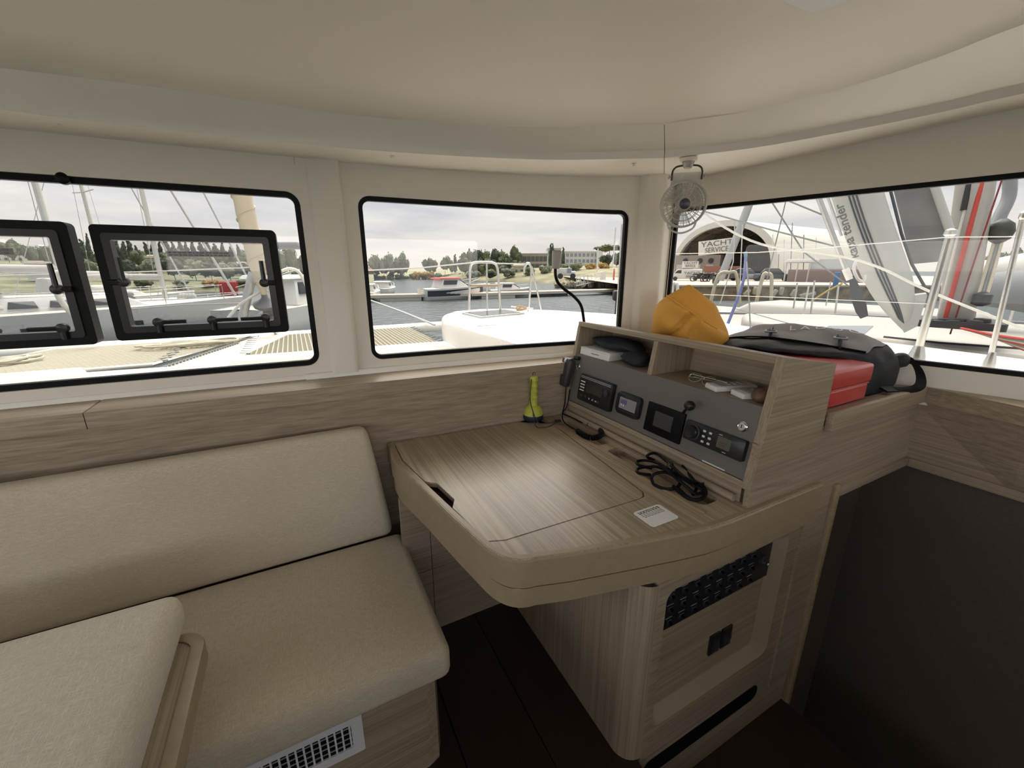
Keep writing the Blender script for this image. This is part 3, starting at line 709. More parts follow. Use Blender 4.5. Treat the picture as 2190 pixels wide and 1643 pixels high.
def inset(poly, d):
    n = len(poly); out = []
    area = sum(poly[i][0] * poly[(i + 1) % n][1] - poly[(i + 1) % n][0] * poly[i][1] for i in range(n))
    sgn = 1 if area > 0 else -1
    for i in range(n):
        a, b, c = poly[i - 1], poly[i], poly[(i + 1) % n]
        t = ((b - a).normalized() + (c - b).normalized()); t = t.normalized() if t.length > 1e-6 else (c - b).normalized()
        out.append(b + Vector((-t.y, t.x)) * d * sgn)
    return out
# lid outline with finger notch
lid_px = [(862, 985), (905, 1026)]
notch_px = [(908, 1030), (935, 1033), (973, 1068), (967, 1086)]
lid_px2 = [(1042, 1158), (1080, 1155), (1365, 1067), (1375, 1062), (1374, 1053)]
lid_end = [(1180, 906), (1130, 898)]
lid = [onz(u, v, DZ).xy for u, v in lid_px + notch_px + lid_px2 + lid_end] + [Vector((0.84, 1.545)), Vector((0.286, 1.570))]
lid[0:0] = []
lidhole = [onz(u, v, DZ).xy for u, v in lid_px + [(967, 1086)] + lid_px2 + lid_end] + [Vector((0.84, 1.545)), Vector((0.286, 1.570))]
lh = inset(lidhole, -0.0036)
TR = [rrect(0.993, 1.068, 0.69, 1.125, 0.018, 5), rrect(0.993, 1.068, 1.175, 1.50, 0.018, 5)]
ins = inset(outline, 0.0001)
# rim of solid oak round the free edges, top band, groove and lower apron
prism('desk_top', outline, DZ - 0.078, DZ, M['desk'], desk, holes=[lh] + TR, r=0)
prism('desk_groove', inset(outline, 0.012), DZ - 0.087, DZ - 0.078, M['dark'], desk)
lowo = inset(outline, 0.002)
prism('desk_apron', lowo, DZ - 0.142, DZ - 0.087, M['oak_edge'], desk, r=0.003)
prism('desk_well', inset(outline, 0.02), DZ - 0.075, DZ - 0.040, M['walnut'], desk)
# nosing: solid oak strip round the edge
nos_o = outline[1:len(outline) - 5]; nos_i = inset(outline, 0.022)[1:len(outline) - 5]
def nosing():
    bm = bmesh.new(); prof = [(0.0, 0.0005), (0.0, -0.0765)]
    o_out = inset(outline, -0.004)[0:len(outline) - 3]; o_top = inset(outline, 0.003)[0:len(outline) - 3]; o_in = inset(outline, 0.018)[0:len(outline) - 3]; o_base = o_out
    rows = [[(p.x, p.y, DZ + 0.0012) for p in o_in], [(p.x, p.y, DZ + 0.0012) for p in o_top], [(p.x, p.y, DZ - 0.006) for p in o_out], [(p.x, p.y, DZ - 0.0785) for p in o_base], [(p.x, p.y, DZ - 0.0785) for p in o_in]]
    R = [[bm.verts.new(v) for v in r] for r in rows]
    for a, b in zip(R[:-1], R[1:]):
        for i in range(len(a) - 1): bm.faces.new((a[i], a[i + 1], b[i + 1], b[i]))
    return finish('desk_nosing', bm, M['oak_edge'], desk, angle=30)
nosing()
for h in TR: prism('tray_floor', [Vector(p) for p in h], DZ - 0.0395, DZ - 0.034, M['desk'], desk)
prism('lid', inset(lid, 0.0002), DZ - 0.018, DZ, M['desk'], desk, r=0.0012, seg=1)
box('hinge_strip', 0.957, 0.969, 0.66, 1.535, DZ, DZ + 0.0035, M['oak_solid_y'], desk, r=0.0015)
# fiddle strip and cove under the console
box('kick_board', 1.108, 1.122, 0.655, 1.535, DZ, 0.845, M['oak_y'], desk)
tube('cove_moulding', [(1.098, 1.53, DZ + 0.010), (1.098, 0.665, DZ + 0.010)], 0.013, M['oak_y'], desk, 12)
# supporting cabinet with electrical panel recess
cab = empty('electrical_cabinet', (0.95, 0.8, 0)); tag(cab, 'oak cabinet under the chart table with recessed switch panel', 'cabinet')
CXL, CYF = 0.712, 0.628
prism('cabinet_side', [(CXL, 1.37), (CXL, CYF + 0.05), (CXL + 0.02, CYF + 0.05), (CXL + 0.02, 1.37)], 0.0, DZ - 0.142, M['oak_z'], cab)
rc = [(0.808, -0.0), (1.378, 0.0)]
bm = bmesh.new()
# front board with rounded left edge and a recess opening
arcpts = [(CXL, CYF + 0.06)] + [(CXL + 0.06 * (1 - cos(pi / 2 * k / 8)), CYF + 0.06 - 0.06 * sin(pi / 2 * k / 8)) for k in range(1, 9)]
for (p, q) in zip(arcpts[:-1], arcpts[1:]):
    bm.faces.new([bm.verts.new(v) for v in ((p[0], p[1], 0), (q[0], q[1], 0), (q[0], q[1], DZ - 0.142), (p[0], p[1], DZ - 0.142))])
bmesh.ops.remove_doubles(bm, verts=bm.verts[:], dist=1e-5)
finish('cabinet_corner', bm, M['oak_z'], cab, smooth=True)
fx0, fx1 = CXL + 0.06, 1.575
rx0, rx1, rz0, rz1 = 0.806, 1.378, 0.095, 0.600
Mf = basis((0, CYF, 0), (1, 0, 0), (0, 0, 1))
prism('cabinet_front', [(fx0, -0.25), (fx1, -0.25), (fx1, DZ - 0.142), (fx0, DZ - 0.142)], -0.0, 0.028, M['oak_x'], cab, holes=[rrect(rx0, rx1, rz0, rz1, 0.035, 6)], M=Mf @ Matrix.Translation((0, 0, -0.028)))
# sloping sill of the recess and recessed back board
bm = bmesh.new()
h0 = rrect(rx0, rx1, rz0, rz1, 0.035, 6); h1 = rrect(rx0 + 0.003, rx1 - 0.045, rz0 + 0.032, rz1 + 0.004, 0.03, 6)
A = [bm.verts.new((x, CYF + 0.0, z)) for x, z in h0]; B = [bm.verts.new((x, CYF + 0.034, z)) for x, z in h1]
for i in range(len(A)): bm.faces.new((A[i], A[(i + 1) % len(A)], B[(i + 1) % len(A)], B[i]))
finish('recess_reveal', bm, M['oak_plain'], cab, angle=30)
prism('recess_back', h1, 0, 0.01, M['oak_x'], cab, M=basis((0, CYF + 0.044, 0), (1, 0, 0), (0, 0, 1)))
# electrical switch panel in the recess
sp_ = empty('switch_panel', (1.08, CYF + 0.07, 0.45)); tag(sp_, 'black electrical switch panel with rows of breakers in the cabinet recess', 'switch panel')
py = CYF + 0.022
box('panel_plate', rx0 + 0.008, rx1 - 0.050, py, py + 0.010, 0.435, 0.599, M['blackp'], sp_, r=0.002)
random.seed(5)
grey_l = mat('grey_legend_print', (0.30, 0.30, 0.30), 0.5)
for ix in range(9):
    for iz in range(3):
        x = rx0 + 0.045 + 0.053 * ix; z = 0.462 + 0.046 * iz
        if ix >= 8 and iz != 1: continue
        if ix == 8:
            lathe('selector_knob', [(0.022, 0.0), (0.022, 0.004), (0.012, 0.006), (0.011, 0.016), (0.004, 0.018)], M['dark'], sp_, basis((x + 0.01, py, z), (1, 0, 0), (0, 0, 1)), 20)
            lathe('selector_cap', [(0.004, 0.0), (0.005, 0.001), (0.003, 0.003)], M['steel'], sp_, basis((x + 0.01, py - 0.018, z), (1, 0, 0), (0, 0, 1)), 12)
            continue
        b_ = box('breaker', x - 0.010, x + 0.010, py - 0.004, py, z - 0.008, z + 0.008, M['dark'], sp_, r=0.001, seg=1)
        box('breaker_lever', x - 0.003, x + 0.003, py - 0.012, py - 0.004, z - 0.001, z + 0.005, M['black'], b_)
        box('legend', x - 0.013, x + 0.013, py - 0.0006, py, z + 0.0125, z + 0.0145, grey_l, sp_)
box('legend', rx1 - 0.16, rx1 - 0.10, py - 0.0006, py, 0.577, 0.581, grey_l, sp_)
for k in range(4): box('indicator', rx0 + 0.03 + 0.014 * k, rx0 + 0.038 + 0.014 * k, py - 0.003, py, 0.587, 0.593, grey_l, sp_)
for k, x in enumerate((1.105, 1.165)):
    ob = empty('power_socket', (x, py + 0.01, 0.245), ('left' if k == 0 else 'right') + ' one of the two dark power sockets below the switch panel', 'socket', 'power sockets in the cabinet recess')
    box('socket_plate', x - 0.026, x + 0.026, CYF + 0.026, CYF + 0.034, 0.205, 0.285, M['blackp'], ob, r=0.003)
    lathe('socket_well', [(0.006, 0), (0.017, 0), (0.0175, 0.005), (0.013, 0.006)], M['dark'], ob, basis((x, CYF + 0.026, 0.243), (1, 0, 0), (0, 0, 1)), 20)
# dark finger slot and lower drawer front
prism('drawer_slot', rrect(0.79, 1.37, -0.115, -0.045, 0.032, 6), -0.002, 0.0015, M['black'], cab, M=Mf)

# ------------------------------------------------------------------ instrument console
con = empty('instrument_console', (1.25, 1.08, 0.84)); tag(con, 'oak instrument console with two open cubbies and grey faceplate on the chart table', 'console')
BX, BZ, TX, TZ = 1.086, 0.839, 1.151, 1.222
yl, yr = 1.545, 0.62
rake = Vector((TX - BX, 0, TZ - BZ)).normalized()
HGT = hypot(TX - BX, TZ - BZ)
FN = Vector((-rake.z, 0, rake.x))         # out of the face toward the camera side
def cf(u, v): return onp(u, v, (BX, 0, BZ), FN)     # point on the console face seen at a pixel
def fcoord(p): return (yl - p.y, (Vector((p.x - BX, 0, p.z - BZ))).dot(rake))
MF = basis((BX, yl, BZ), (0, -1, 0), rake)      # local x: to the right along the face, y: up the face, z: out
if (MF.to_3x3() @ Vector((0, 0, 1))).dot(FN) < 0: pass
W = yl - yr
def cbox(name, x0, x1, y0, y1, z0, z1, m, parent, r=0, seg=2): return box(name, x0, x1, y0, y1, z0, z1, m, parent, r, seg, M=MF)
DPT = 0.215
mid = fcoord(cf(1396, 765))[0]
shelf_v = fcoord(cf(1435, 815))[1]
plate_v0 = fcoord(cf(1400, 945))[1]
cbox('top_board', 0, W, HGT - 0.022, HGT, -DPT - 0.03, 0, M['oak_y'], con, 0.002, 1)
cbox('bottom_board', 0, W, 0, 0.020, -DPT, 0, M['oak_y'], con, 0.002, 1)
cbox('left_board', 0, 0.020, 0.020, HGT - 0.022, -DPT, 0, M['oak_z'], con)
side = [(BX, BZ), (TX, TZ), (1.415, 1.180), (1.415, 0.98), (1.41, BZ)]
prism('right_board', side, 0, 0.022, M['oak_x'], con, M=Matrix(((1, 0, 0, 0), (0, 0, 1, yr - 0.003), (0, 1, 0, 0), (0, 0, 0, 1))))
cbox('face_edge_right', W - 0.024, W, 0, HGT, -0.01, 0.0015, M['oak_z'], con, 0.001, 1)
cbox('divider', mid - 0.010, mid + 0.010, shelf_v, HGT - 0.022, -DPT, 0, M['oak_z'], con)
MC = Matrix(((0, rake.x, -1, BX), (-1, 0, 0, yl), (0, rake.z, 0, BZ), (0, 0, 0, 1)))    # same, but depth runs level into the cubby
box('shelf_board', 0.020, W - 0.022, shelf_v - 0.016, shelf_v, -DPT + 0.03, -0.008, M['oak_y'], con, M=MC)
cbox('back_board', 0.020, W - 0.022, 0.02, HGT - 0.022, -DPT + 0.005, -DPT + 0.015, M['oak_y'], con)
plate = cbox('faceplate', 0.0205, W - 0.024, 0.022, shelf_v + 0.002, -0.010, -0.003, M['greyface'], con, 0.0008, 1)
# ---------- instruments set in the faceplate
def dev_rect(px4):
    c = [fcoord(cf(*p)) for p in px4]   # TL TR BR BL
    return (c[0][0] + c[3][0]) / 2, (c[1][0] + c[2][0]) / 2, (c[2][1] + c[3][1]) / 2, (c[0][1] + c[1][1]) / 2
def cprism(name, poly, z0, z1, m, parent, r=0, holes=(), seg=2): return prism(name, poly, z0, z1, m, parent, holes=holes, M=MF, r=r, seg=seg)
dots = mat('pale_print', (0.62, 0.62, 0.60), 0.5)
# VHF radio
x0, x1, y0, y1 = dev_rect([(1247, 799), (1318, 822), (1309, 878), (1240, 857)])
vhf = empty('vhf_radio', cf(1280, 840), 'black marine radio with speaker slots at the left end of the faceplate', 'radio')
cprism('body', rrect(x0, x1, y0, y1, 0.008), -0.003, 0.016, M['blackp'], vhf, 0.003)
for k in range(4): cbox('speaker_slot', x0 + 0.010, x0 + 0.040, y1 - 0.034 - 0.013 * k, y1 - 0.029 - 0.013 * k, 0.016, 0.0172, dots, vhf)
cbox('top_groove', x0 + 0.006, x1 - 0.012, y1 - 0.009, y1 - 0.0075, 0.016, 0.0168, dots, vhf)
cbox('top_groove', x0 + 0.006, x1 - 0.012, y1 - 0.015, y1 - 0.0135, 0.016, 0.0168, dots, vhf)
cprism('screen', rrect(x0 + 0.055, x1 - 0.055, y0 + 0.045, y1 - 0.03, 0.004), 0.016, 0.0175, mat('dark_screen', (0.035, 0.038, 0.036), 0.12), vhf)
for k in range(5): cprism('button', rrect(x0 + 0.02 + 0.028 * k, x0 + 0.038 + 0.028 * k, y0 + 0.016, y0 + 0.028, 0.004, 3), 0.016, 0.0185, M['dark'], vhf, 0.001)
for k in range(3): cbox('button_mark', x0 + 0.084 + 0.022 * k, x0 + 0.090 + 0.022 * k, y0 + 0.019, y0 + 0.024, 0.0185, 0.019, dots, vhf)
cc = MF @ Vector((x1 - 0.026, y1 - 0.045, 0.016))
lathe('channel_knob', [(0.014, 0), (0.0135, 0.011), (0.004, 0.013)], M['dark'], vhf, basis(cc, MF.to_3x3() @ Vector((1, 0, 0)), MF.to_3x3() @ Vector((0, 1, 0))), 20)
# battery monitor: rounded bezel
x0, x1, y0, y1 = dev_rect([(1326, 836), (1376, 851), (1368, 900), (1319, 880)])
bat = empty('battery_monitor', cf(1347, 868), 'rounded square monitor with small grey screen left of the flat black panel', 'monitor')
cprism('bezel', rrect(x0, x1, y0, y1, 0.016), -0.003, 0.012, M['blackp'], bat, 0.004)
sc1 = cprism('screen', rrect(x0 + 0.020, x1 - 0.018, y0 + 0.022, y1 - 0.020, 0.002), 0.012, 0.0135, mat('grey_screen', (0.26, 0.26, 0.27), 0.25), bat)
cbox('screen_block', x0 + 0.026, x0 + 0.060, y1 - 0.045, y1 - 0.028, 0.0135, 0.0138, mat('blue_screen_block', (0.13, 0.13, 0.24), 0.3), sc1)
for k in range(2): cbox('screen_mark', x0 + 0.030 + 0.012 * k, x0 + 0.035 + 0.012 * k, y0 + 0.032, y0 + 0.040, 0.0135, 0.0138, dots, sc1)
cbox('bezel_highlight_bar', x0 + 0.018, x1 - 0.016, y0 + 0.013, y0 + 0.017, 0.012, 0.0132, M['dark'], bat)
# flat black panel with square screen
x0, x1, y0, y1 = dev_rect([(1389, 858), (1468, 886), (1453, 952), (1378, 917)])
fp = empty('display_panel', cf(1425, 905), 'flat black panel with a square dark screen in the middle of the faceplate', 'display')
cprism('plate', rrect(x0, x1, y0, y1, 0.002, 2), -0.003, 0.005, M['black'], fp, 0.0008)
cprism('screen', rrect(x0 + 0.040, x1 - 0.042, y0 + 0.028, y1 - 0.024, 0.001, 2), 0.005, 0.006, mat('matt_dark_screen', (0.05, 0.05, 0.048), 0.35), fp)
# small ball-joint phone holder standing out of the faceplate
kp = cf(1470, 884); kb = kp + FN * 0.006
ph = empty('ball_mount', kp, 'small black ball mount on a stalk beside the flat panel', 'mount')
ball = onp(1475, 868, (BX - 0.045, 0, BZ), FN)
tube('stalk', [cf(1462, 884) + FN * 0.004, (cf(1462, 884) + ball) / 2 + FN * 0.004, ball], 0.0045, M['blackp'], ph, 10)
lathe('ball', [(0.003, -0.016), (0.012, -0.013), (0.0165, -0.004), (0.0165, 0.004), (0.012, 0.013), (0.003, 0.016)], M['blackp'], ph, basis(ball, MF.to_3x3() @ Vector((1, 0, 0)), MF.to_3x3() @ Vector((0, 1, 0))), 10)
# stereo
x0, x1, y0, y1 = dev_rect([(1473, 896), (1602, 945), (1591, 989), (1466, 936)])
st = empty('stereo', cf(1535, 940), 'black marine stereo with large knob and grey display at the right end of the faceplate', 'stereo')
cprism('body', rrect(x0, x1, y0, y1, 0.005), -0.003, 0.013, M['blackp'], st, 0.002)
hh = y1 - y0
def onface(x, y, z): return basis(MF @ Vector((x, y, z)), MF.to_3x3() @ Vector((1, 0, 0)), MF.to_3x3() @ Vector((0, 1, 0)))
lathe('volume_ring', [(hh * 0.42, 0), (hh * 0.42, 0.003), (hh * 0.37, 0.004)], M['dark'], st, onface(x0 + hh * 0.52, y0 + hh * 0.50, 0.013), 32)
lathe('volume_knob', [(hh * 0.36, 0.003), (hh * 0.35, 0.014), (hh * 0.31, 0.017), (hh * 0.05, 0.015)], M['blackp'], st, onface(x0 + hh * 0.52, y0 + hh * 0.50, 0.013), 32)
for i in range(2):
    for j in range(3):
        cprism('button', rrect(x0 + hh * (1.08 + 0.34 * i), x0 + hh * (1.24 + 0.34 * i), y0 + hh * (0.16 + 0.27 * j), y0 + hh * (0.27 + 0.27 * j), 0.002, 2), 0.013, 0.0142, dots, st)
lcd = cprism('display', rrect(x0 + hh * 1.92, x0 + hh * 2.62, y0 + hh * 0.24, y0 + hh * 0.80, 0.002, 2), 0.013, 0.0142, mat('olive_lcd', (0.105, 0.10, 0.075), 0.3), st)
for j in range(2): cbox('display_line', x0 + hh * 2.05, x0 + hh * (2.45 - 0.1 * j), y0 + hh * (0.5 - 0.12 * j), y0 + hh * (0.53 - 0.12 * j), 0.0142, 0.0145, mat('lcd_segment', (0.05, 0.05, 0.04), 0.4) if j == 0 else bpy.data.materials['lcd_segment'], lcd)
cbox('maker_mark', x0 + hh * 1.93, x0 + hh * 2.12, y0 + hh * 0.86, y0 + hh * 0.89, 0.013, 0.0136, dots, st)
cbox('maker_mark', x0 + hh * 2.28, x0 + hh * 2.48, y0 + hh * 0.09, y0 + hh * 0.12, 0.013, 0.0136, dots, st)
# chrome locks
for (px, lab, rr) in (((1589, 912), 'chrome round lock at the right end of the faceplate', 0.0155), ((1238, 784), 'chrome round lock behind the radio microphone', 0.0125)):
    k = fcoord(cf(*px)); e = empty('key_lock', MF @ Vector((k[0], k[1], 0)), lab, 'lock', 'chrome locks on the faceplate')
    lathe('rosette', [(rr, -0.003), (rr, 0.003), (rr * 0.86, 0.0055), (rr * 0.74, 0.004)], M['chrome'], e, onface(k[0], k[1], 0), 28)
    lathe('barrel', [(rr * 0.68, 0.0), (rr * 0.66, 0.0065), (rr * 0.1, 0.0068)], M['steel'], e, onface(k[0], k[1], 0), 24)
    cbox('key_slot', k[0] - 0.0012, k[0] + 0.0012, k[1] - 0.005, k[1] + 0.005, 0.0066, 0.0072, M['black'], e)
# white strip label at the lower edge of the faceplate
k0, k1 = fcoord(cf(1500, 986)), fcoord(cf(1548, 1010))
tag(cbox('strip_label', k0[0], k1[0], 0.023, 0.0275, -0.003, -0.0022, dots, None), 'thin white strip label under the stereo', 'label')
# ------------------------------------------------------------------ things on and around the chart table
yel = mat('yellow_green_plastic', (0.50, 0.52, 0.07), 0.45); navy = mat('navy_rubber', (0.012, 0.018, 0.040), 0.5)
tp = onz(1138, 897, DZ); tp.y -= 0.01
torch = empty('torch', tp, 'yellow-green hand torch standing on its dark blue head on the chart table', 'torch')
TM = Matrix.Translation(tp)
lathe('lens_ring', [(0.030, 0.0), (0.040, 0.002), (0.046, 0.010), (0.0465, 0.026), (0.045, 0.030)], navy, torch, TM, 32)
lathe('reflector_housing', [(0.045, 0.030), (0.0445, 0.036), (0.040, 0.052), (0.032, 0.066), (0.022, 0.074)], yel, torch, TM, 32)
prof = [(0.020, 0.070), (0.0195, 0.085)]
for k in range(4): prof += [(0.0175, 0.092 + 0.026 * k), (0.0172, 0.104 + 0.026 * k), (0.0205, 0.112 + 0.026 * k), (0.0195, 0.1145 + 0.026 * k)]
prof += [(0.0195, 0.200), (0.0175, 0.209), (0.012, 0.213)]
lathe('ribbed_handle', prof, yel, torch, TM, 24)
tube('tail_loop', [tp + Vector((cos(a) * 0.006, 0, 0.218 + sin(a) * 0.010)) for a in [pi * 2 * k / 12 for k in range(12)]], 0.0025, M['blackp'], torch, 6, True)
cordm = mat('grey_cord', (0.05, 0.045, 0.045), 0.8)
tube('lanyard', smooth_path([tp + Vector(p) for p in ((-0.020, -0.012, 0.20), (-0.030, -0.022, 0.11), (-0.028, -0.044, 0.06), (-0.018, -0.052, 0.028), (-0.005, -0.060, 0.006), (0.03, -0.075, 0.004), (0.075, -0.078, 0.005))], 6), 0.0022, cordm, torch, 6)
tube('lanyard', smooth_path([tp + Vector(p) for p in ((0.075, -0.082, 0.005), (0.02, -0.108, 0.003), (-0.028, -0.103, 0.003), (-0.034, -0.080, 0.006), (-0.031, -0.056, 0.03), (-0.029, -0.046, 0.06))], 6), 0.0022, cordm, torch, 6)
box('cord_lock', 0.068, 0.098, -0.088, -0.072, 0.001, 0.013, mat('brown_toggle', (0.03, 0.018, 0.015), 0.5), torch, 0.004, 2, M=TM)

# radio microphone hanging at the left end of the console, with its cords
mc = MF @ Vector((0.022, 0.185, 0.03))
mic = empty('radio_microphone', mc, 'black radio hand microphone hanging at the left end of the console', 'microphone')
bm = bmesh.new(); add_box(bm, -0.034, 0.034, -0.068, 0.068, -0.017, 0.017, 0.012, 3)
for v in bm.verts:
    k = 1 - 0.28 * max(0, -v.co.y / 0.068); v.co.x *= k
bmesh.ops.transform(bm, matrix=onface(0.016, 0.150, 0.030), verts=bm.verts[:]); finish('mic_body', bm, M['dark'], mic, angle=40)
lathe('hang_button', [(0.009, 0), (0.009, 0.004), (0.005, 0.006)], M['steel'], mic, onface(0.016, 0.204, 0.046), 16)
cbox('talk_key', -0.011, -0.006, 0.13, 0.175, 0.018, 0.036, M['black'], mic, 0.002)
cbox('mic_clip', 0.028, 0.060, 0.215, 0.232, -0.002, 0.016, M['blackp'], mic, 0.002)
p_a = MF @ Vector((0.020, 0.105, 0.024)); p_b = MF @ Vector((0.045, 0.075, 0.016))
ca = empty('coiled_radio_lead', onz(1225, 905, DZ), 'black coiled radio cord lying in the desk tray under the console', 'cord')
cp = [p_a, onp(1208, 862, p_a, FN), onz(1203, 884, DZ + 0.03), onz(1204, 898, DZ + 0.006), onz(1213, 909, DZ + 0.004), onz(1235, 922, DZ + 0.004)]
tube('straight_cord', smooth_path(cp, 6), 0.0028, M['black'], ca, 7)
cp2 = [p_b, onp(1213, 868, p_b, FN), onz(1204, 884, DZ + 0.03), onz(1222, 893, DZ + 0.012), onz(1245, 905, DZ + 0.008)]
tube('straight_cord', smooth_path(cp2, 6), 0.0026, M['black'], ca, 7)
coil_path = smooth_path([onz(1235, 922, DZ + 0.010), onz(1252, 933, DZ + 0.010), onz(1268, 937, DZ + 0.010), onz(1283, 932, DZ + 0.010), onz(1286, 922, DZ + 0.010), onz(1275, 912, DZ + 0.010), onz(1258, 906, DZ + 0.010)], 14)
hel = []; turns = 34; npt = turns * 9
Ls = [0]
for a, b in zip(coil_path[:-1], coil_path[1:]): Ls.append(Ls[-1] + (b - a).length)
for k in range(npt + 1):
    q = Ls[-1] * k / npt; i = 0
    while i < len(Ls) - 2 and Ls[i + 1] < q: i += 1
    t = (q - Ls[i]) / (Ls[i + 1] - Ls[i]); p = coil_path[i].lerp(coil_path[i + 1], t); d = (coil_path[i + 1] - coil_path[i]).normalized()
    a, b = frame_of(d); w = 2 * pi * turns * k / npt; hel.append(p + (a * cos(w) + b * sin(w)) * 0.0095)
tube('coiled_cord', hel, 0.0032, M['black'], ca, 5)

# bundled black cable in the right tray
random.seed(11)
cbc = onz(1437, 1022, DZ)
cable = empty('black_cable', cbc, 'bundled black power cable heaped in the desk tray', 'cable')
def cpx(u, v, h): return onz(u, v, DZ + h)
loops = [
    [(1400, 985, .012), (1385, 978, .02), (1388, 972, .03), (1402, 970, .03), (1418, 980, .03), (1440, 1000, .03), (1465, 1022, .03), (1490, 1035, .02)],
    [(1395, 1002, .01), (1368, 996, .012), (1362, 988, .015), (1378, 985, .018), (1405, 990, .024), (1440, 1010, .028), (1470, 1028, .02)],
    [(1392, 1016, .006), (1366, 1012, .008), (1364, 1003, .012), (1385, 999, .018), (1410, 1000, .03), (1445, 1015, .034), (1480, 1036, .02)],
    [(1393, 1023, .005), (1399, 1036, .005), (1425, 1046, .005), (1448, 1042, .006), (1454, 1030, .012), (1440, 1018, .022), (1420, 1010, .030), (1400, 1014, .02), (1393, 1023, .008)],
    [(1432, 978, .02), (1438, 976, .024), (1458, 988, .028), (1462, 1000, .022), (1475, 1016, .016), (1490, 1040, .012), (1482, 1058, .008)],
    [(1440, 1040, .006), (1460, 1058, .005), (1478, 1068, .004), (1500, 1067, .005), (1510, 1055, .008), (1503, 1040, .014), (1480, 1030, .024), (1450, 1022, .030)],
    [(1452, 1046, .008), (1470, 1062, .006), (1490, 1070, .006), (1506, 1060, .010), (1500, 1046, .018), (1478, 1036, .026)],
    [(1410, 993, .034), (1440, 1018, .040), (1465, 1038, .030), (1488, 1056, .016), (1505, 1050, .016), (1495, 1036, .024)],
]
for lp_ in loops: tube('cable_loop', smooth_path([cpx(*p) for p in lp_], 7), 0.0052, M['black'], cable, 7)
tube('cable_tie', [cpx(1432, 1006, .020) + Vector((cos(a) * 0.014, 0, sin(a) * 0.018 + 0.01)) for a in [2 * pi * k / 14 for k in range(14)]], 0.004, M['blackp'], cable, 6, True)
tube('plug', [cpx(1494, 1040, .016), cpx(1508, 1032, .012)], [0.0065, 0.0035], M['blackp'], cable, 8)

# white rounded sticker, printed text lines only
ss = onz(1400, 1104, DZ); stk = [onz(u, v, DZ) for u, v in ((1350, 1100), (1405, 1078), (1450, 1107), (1396, 1130))]
sx_dir = (stk[1] - stk[0]).normalized(); Ms = basis((stk[3].x, stk[3].y, DZ + 0.0012), (0, 1, 0), (-1, 0, 0))
sw, sh = 0.078, 0.103
stick = prism('desk_sticker', rrect(0, sw, -sh, 0, 0.010, 5), 0.0, 0.0007, mat('white_sticker', (0.78, 0.77, 0.74), 0.45), None, M=Ms)
tag(stick, 'white rounded sticker with small print near the front edge of the chart table', 'sticker')
random.seed(2)
for k in range(5):
    x0_ = sw - 0.011 - 0.006 * k
    bm = bmesh.new(); q = -sh + 0.012
    while q < -0.016:
        w = random.uniform(0.004, 0.011); add_box(bm, x0_, x0_ + (0.0034 if k < 2 else 0.0018), q, min(q + w, -0.012), 0.0007, 0.0009, 0, M=Ms); q += w + 0.0022
    finish('print_line', bm, M['dark'], stick)

# gooseneck reading lamp behind the console's left end
gl = empty('reading_lamp', (1.2, 1.57, 1.03), 'gooseneck reading lamp with grey head behind the console', 'lamp')
gp = [Vector((1.23, 1.575, 1.03)), Vector((1.225, 1.575, 1.12))] + [ony(u, v, 1.575) for u, v in ((1249, 688), (1243, 655), (1228, 635), (1206, 618), (1193, 604), (1188, 588), (1188, 572))]
tube('gooseneck', smooth_path(gp, 6), 0.0070, M['black'], gl, 10)
lathe('lamp_base', [(0.028, 0), (0.028, 0.012), (0.012, 0.018)], M['blackp'], gl, Matrix.Translation((1.23, 1.575, 1.03)), 20)
h0_, h1_ = ony(1188, 575, 1.575), ony(1191, 537, 1.575)
hm = basis(h0_, (h1_ - h0_).cross(Vector((0, 1, 0))), Vector((0, 1, 0)))
tube('lamp_head', [h0_, h0_.lerp(h1_, 0.1), h0_.lerp(h1_, 0.9), h1_], [0.0165, 0.0178, 0.0205, 0.0205], mat('grey_lamp_plastic', (0.40, 0.38, 0.36), 0.45), gl, 24)
tube('lamp_lens', [h0_.lerp(h1_, 0.985), h0_.lerp(h1_, 1.02)], [0.0175, 0.0172], M['dark'], gl, 20)

# ---------- cubby contents
def incub(x, y, z): return MC @ Vector((x, y, z))
def ibox(name, x0, x1, y0, y1, z0, z1, m, parent, r=0, seg=2): return box(name, x0, x1, y0, y1, z0, z1, m, parent, r, seg, M=MC)
white_card = mat('white_card', (0.72, 0.71, 0.69), 0.6)
xL = fcoord(cf(1236, 748))[0]; xR = fcoord(cf(1335, 780))[0]
wbx = empty('white_box', incub((xL + xR) / 2, shelf_v, -0.06), 'flat white cardboard box in the left cubby', 'box')
ibox('box_body', 0.035, 0.235, shelf_v + 0.0005, shelf_v + 0.028, -0.155, -0.012, white_card, wbx, 0.001, 1)
ibox('box_lid_edge', 0.033, 0.237, shelf_v + 0.0285, shelf_v + 0.034, -0.156, -0.0115, white_card, wbx, 0.001, 1)
random.seed(4)
bm = bmesh.new(); q = 0.115
while q < 0.165:
    w = random.uniform(0.003, 0.006); add_box(bm, q, q + w, shelf_v + 0.013, shelf_v + 0.0165, -0.0123, -0.0116, 0, M=MC); q += w + 0.0015
finish('box_print', bm, M['dark'], wbx)
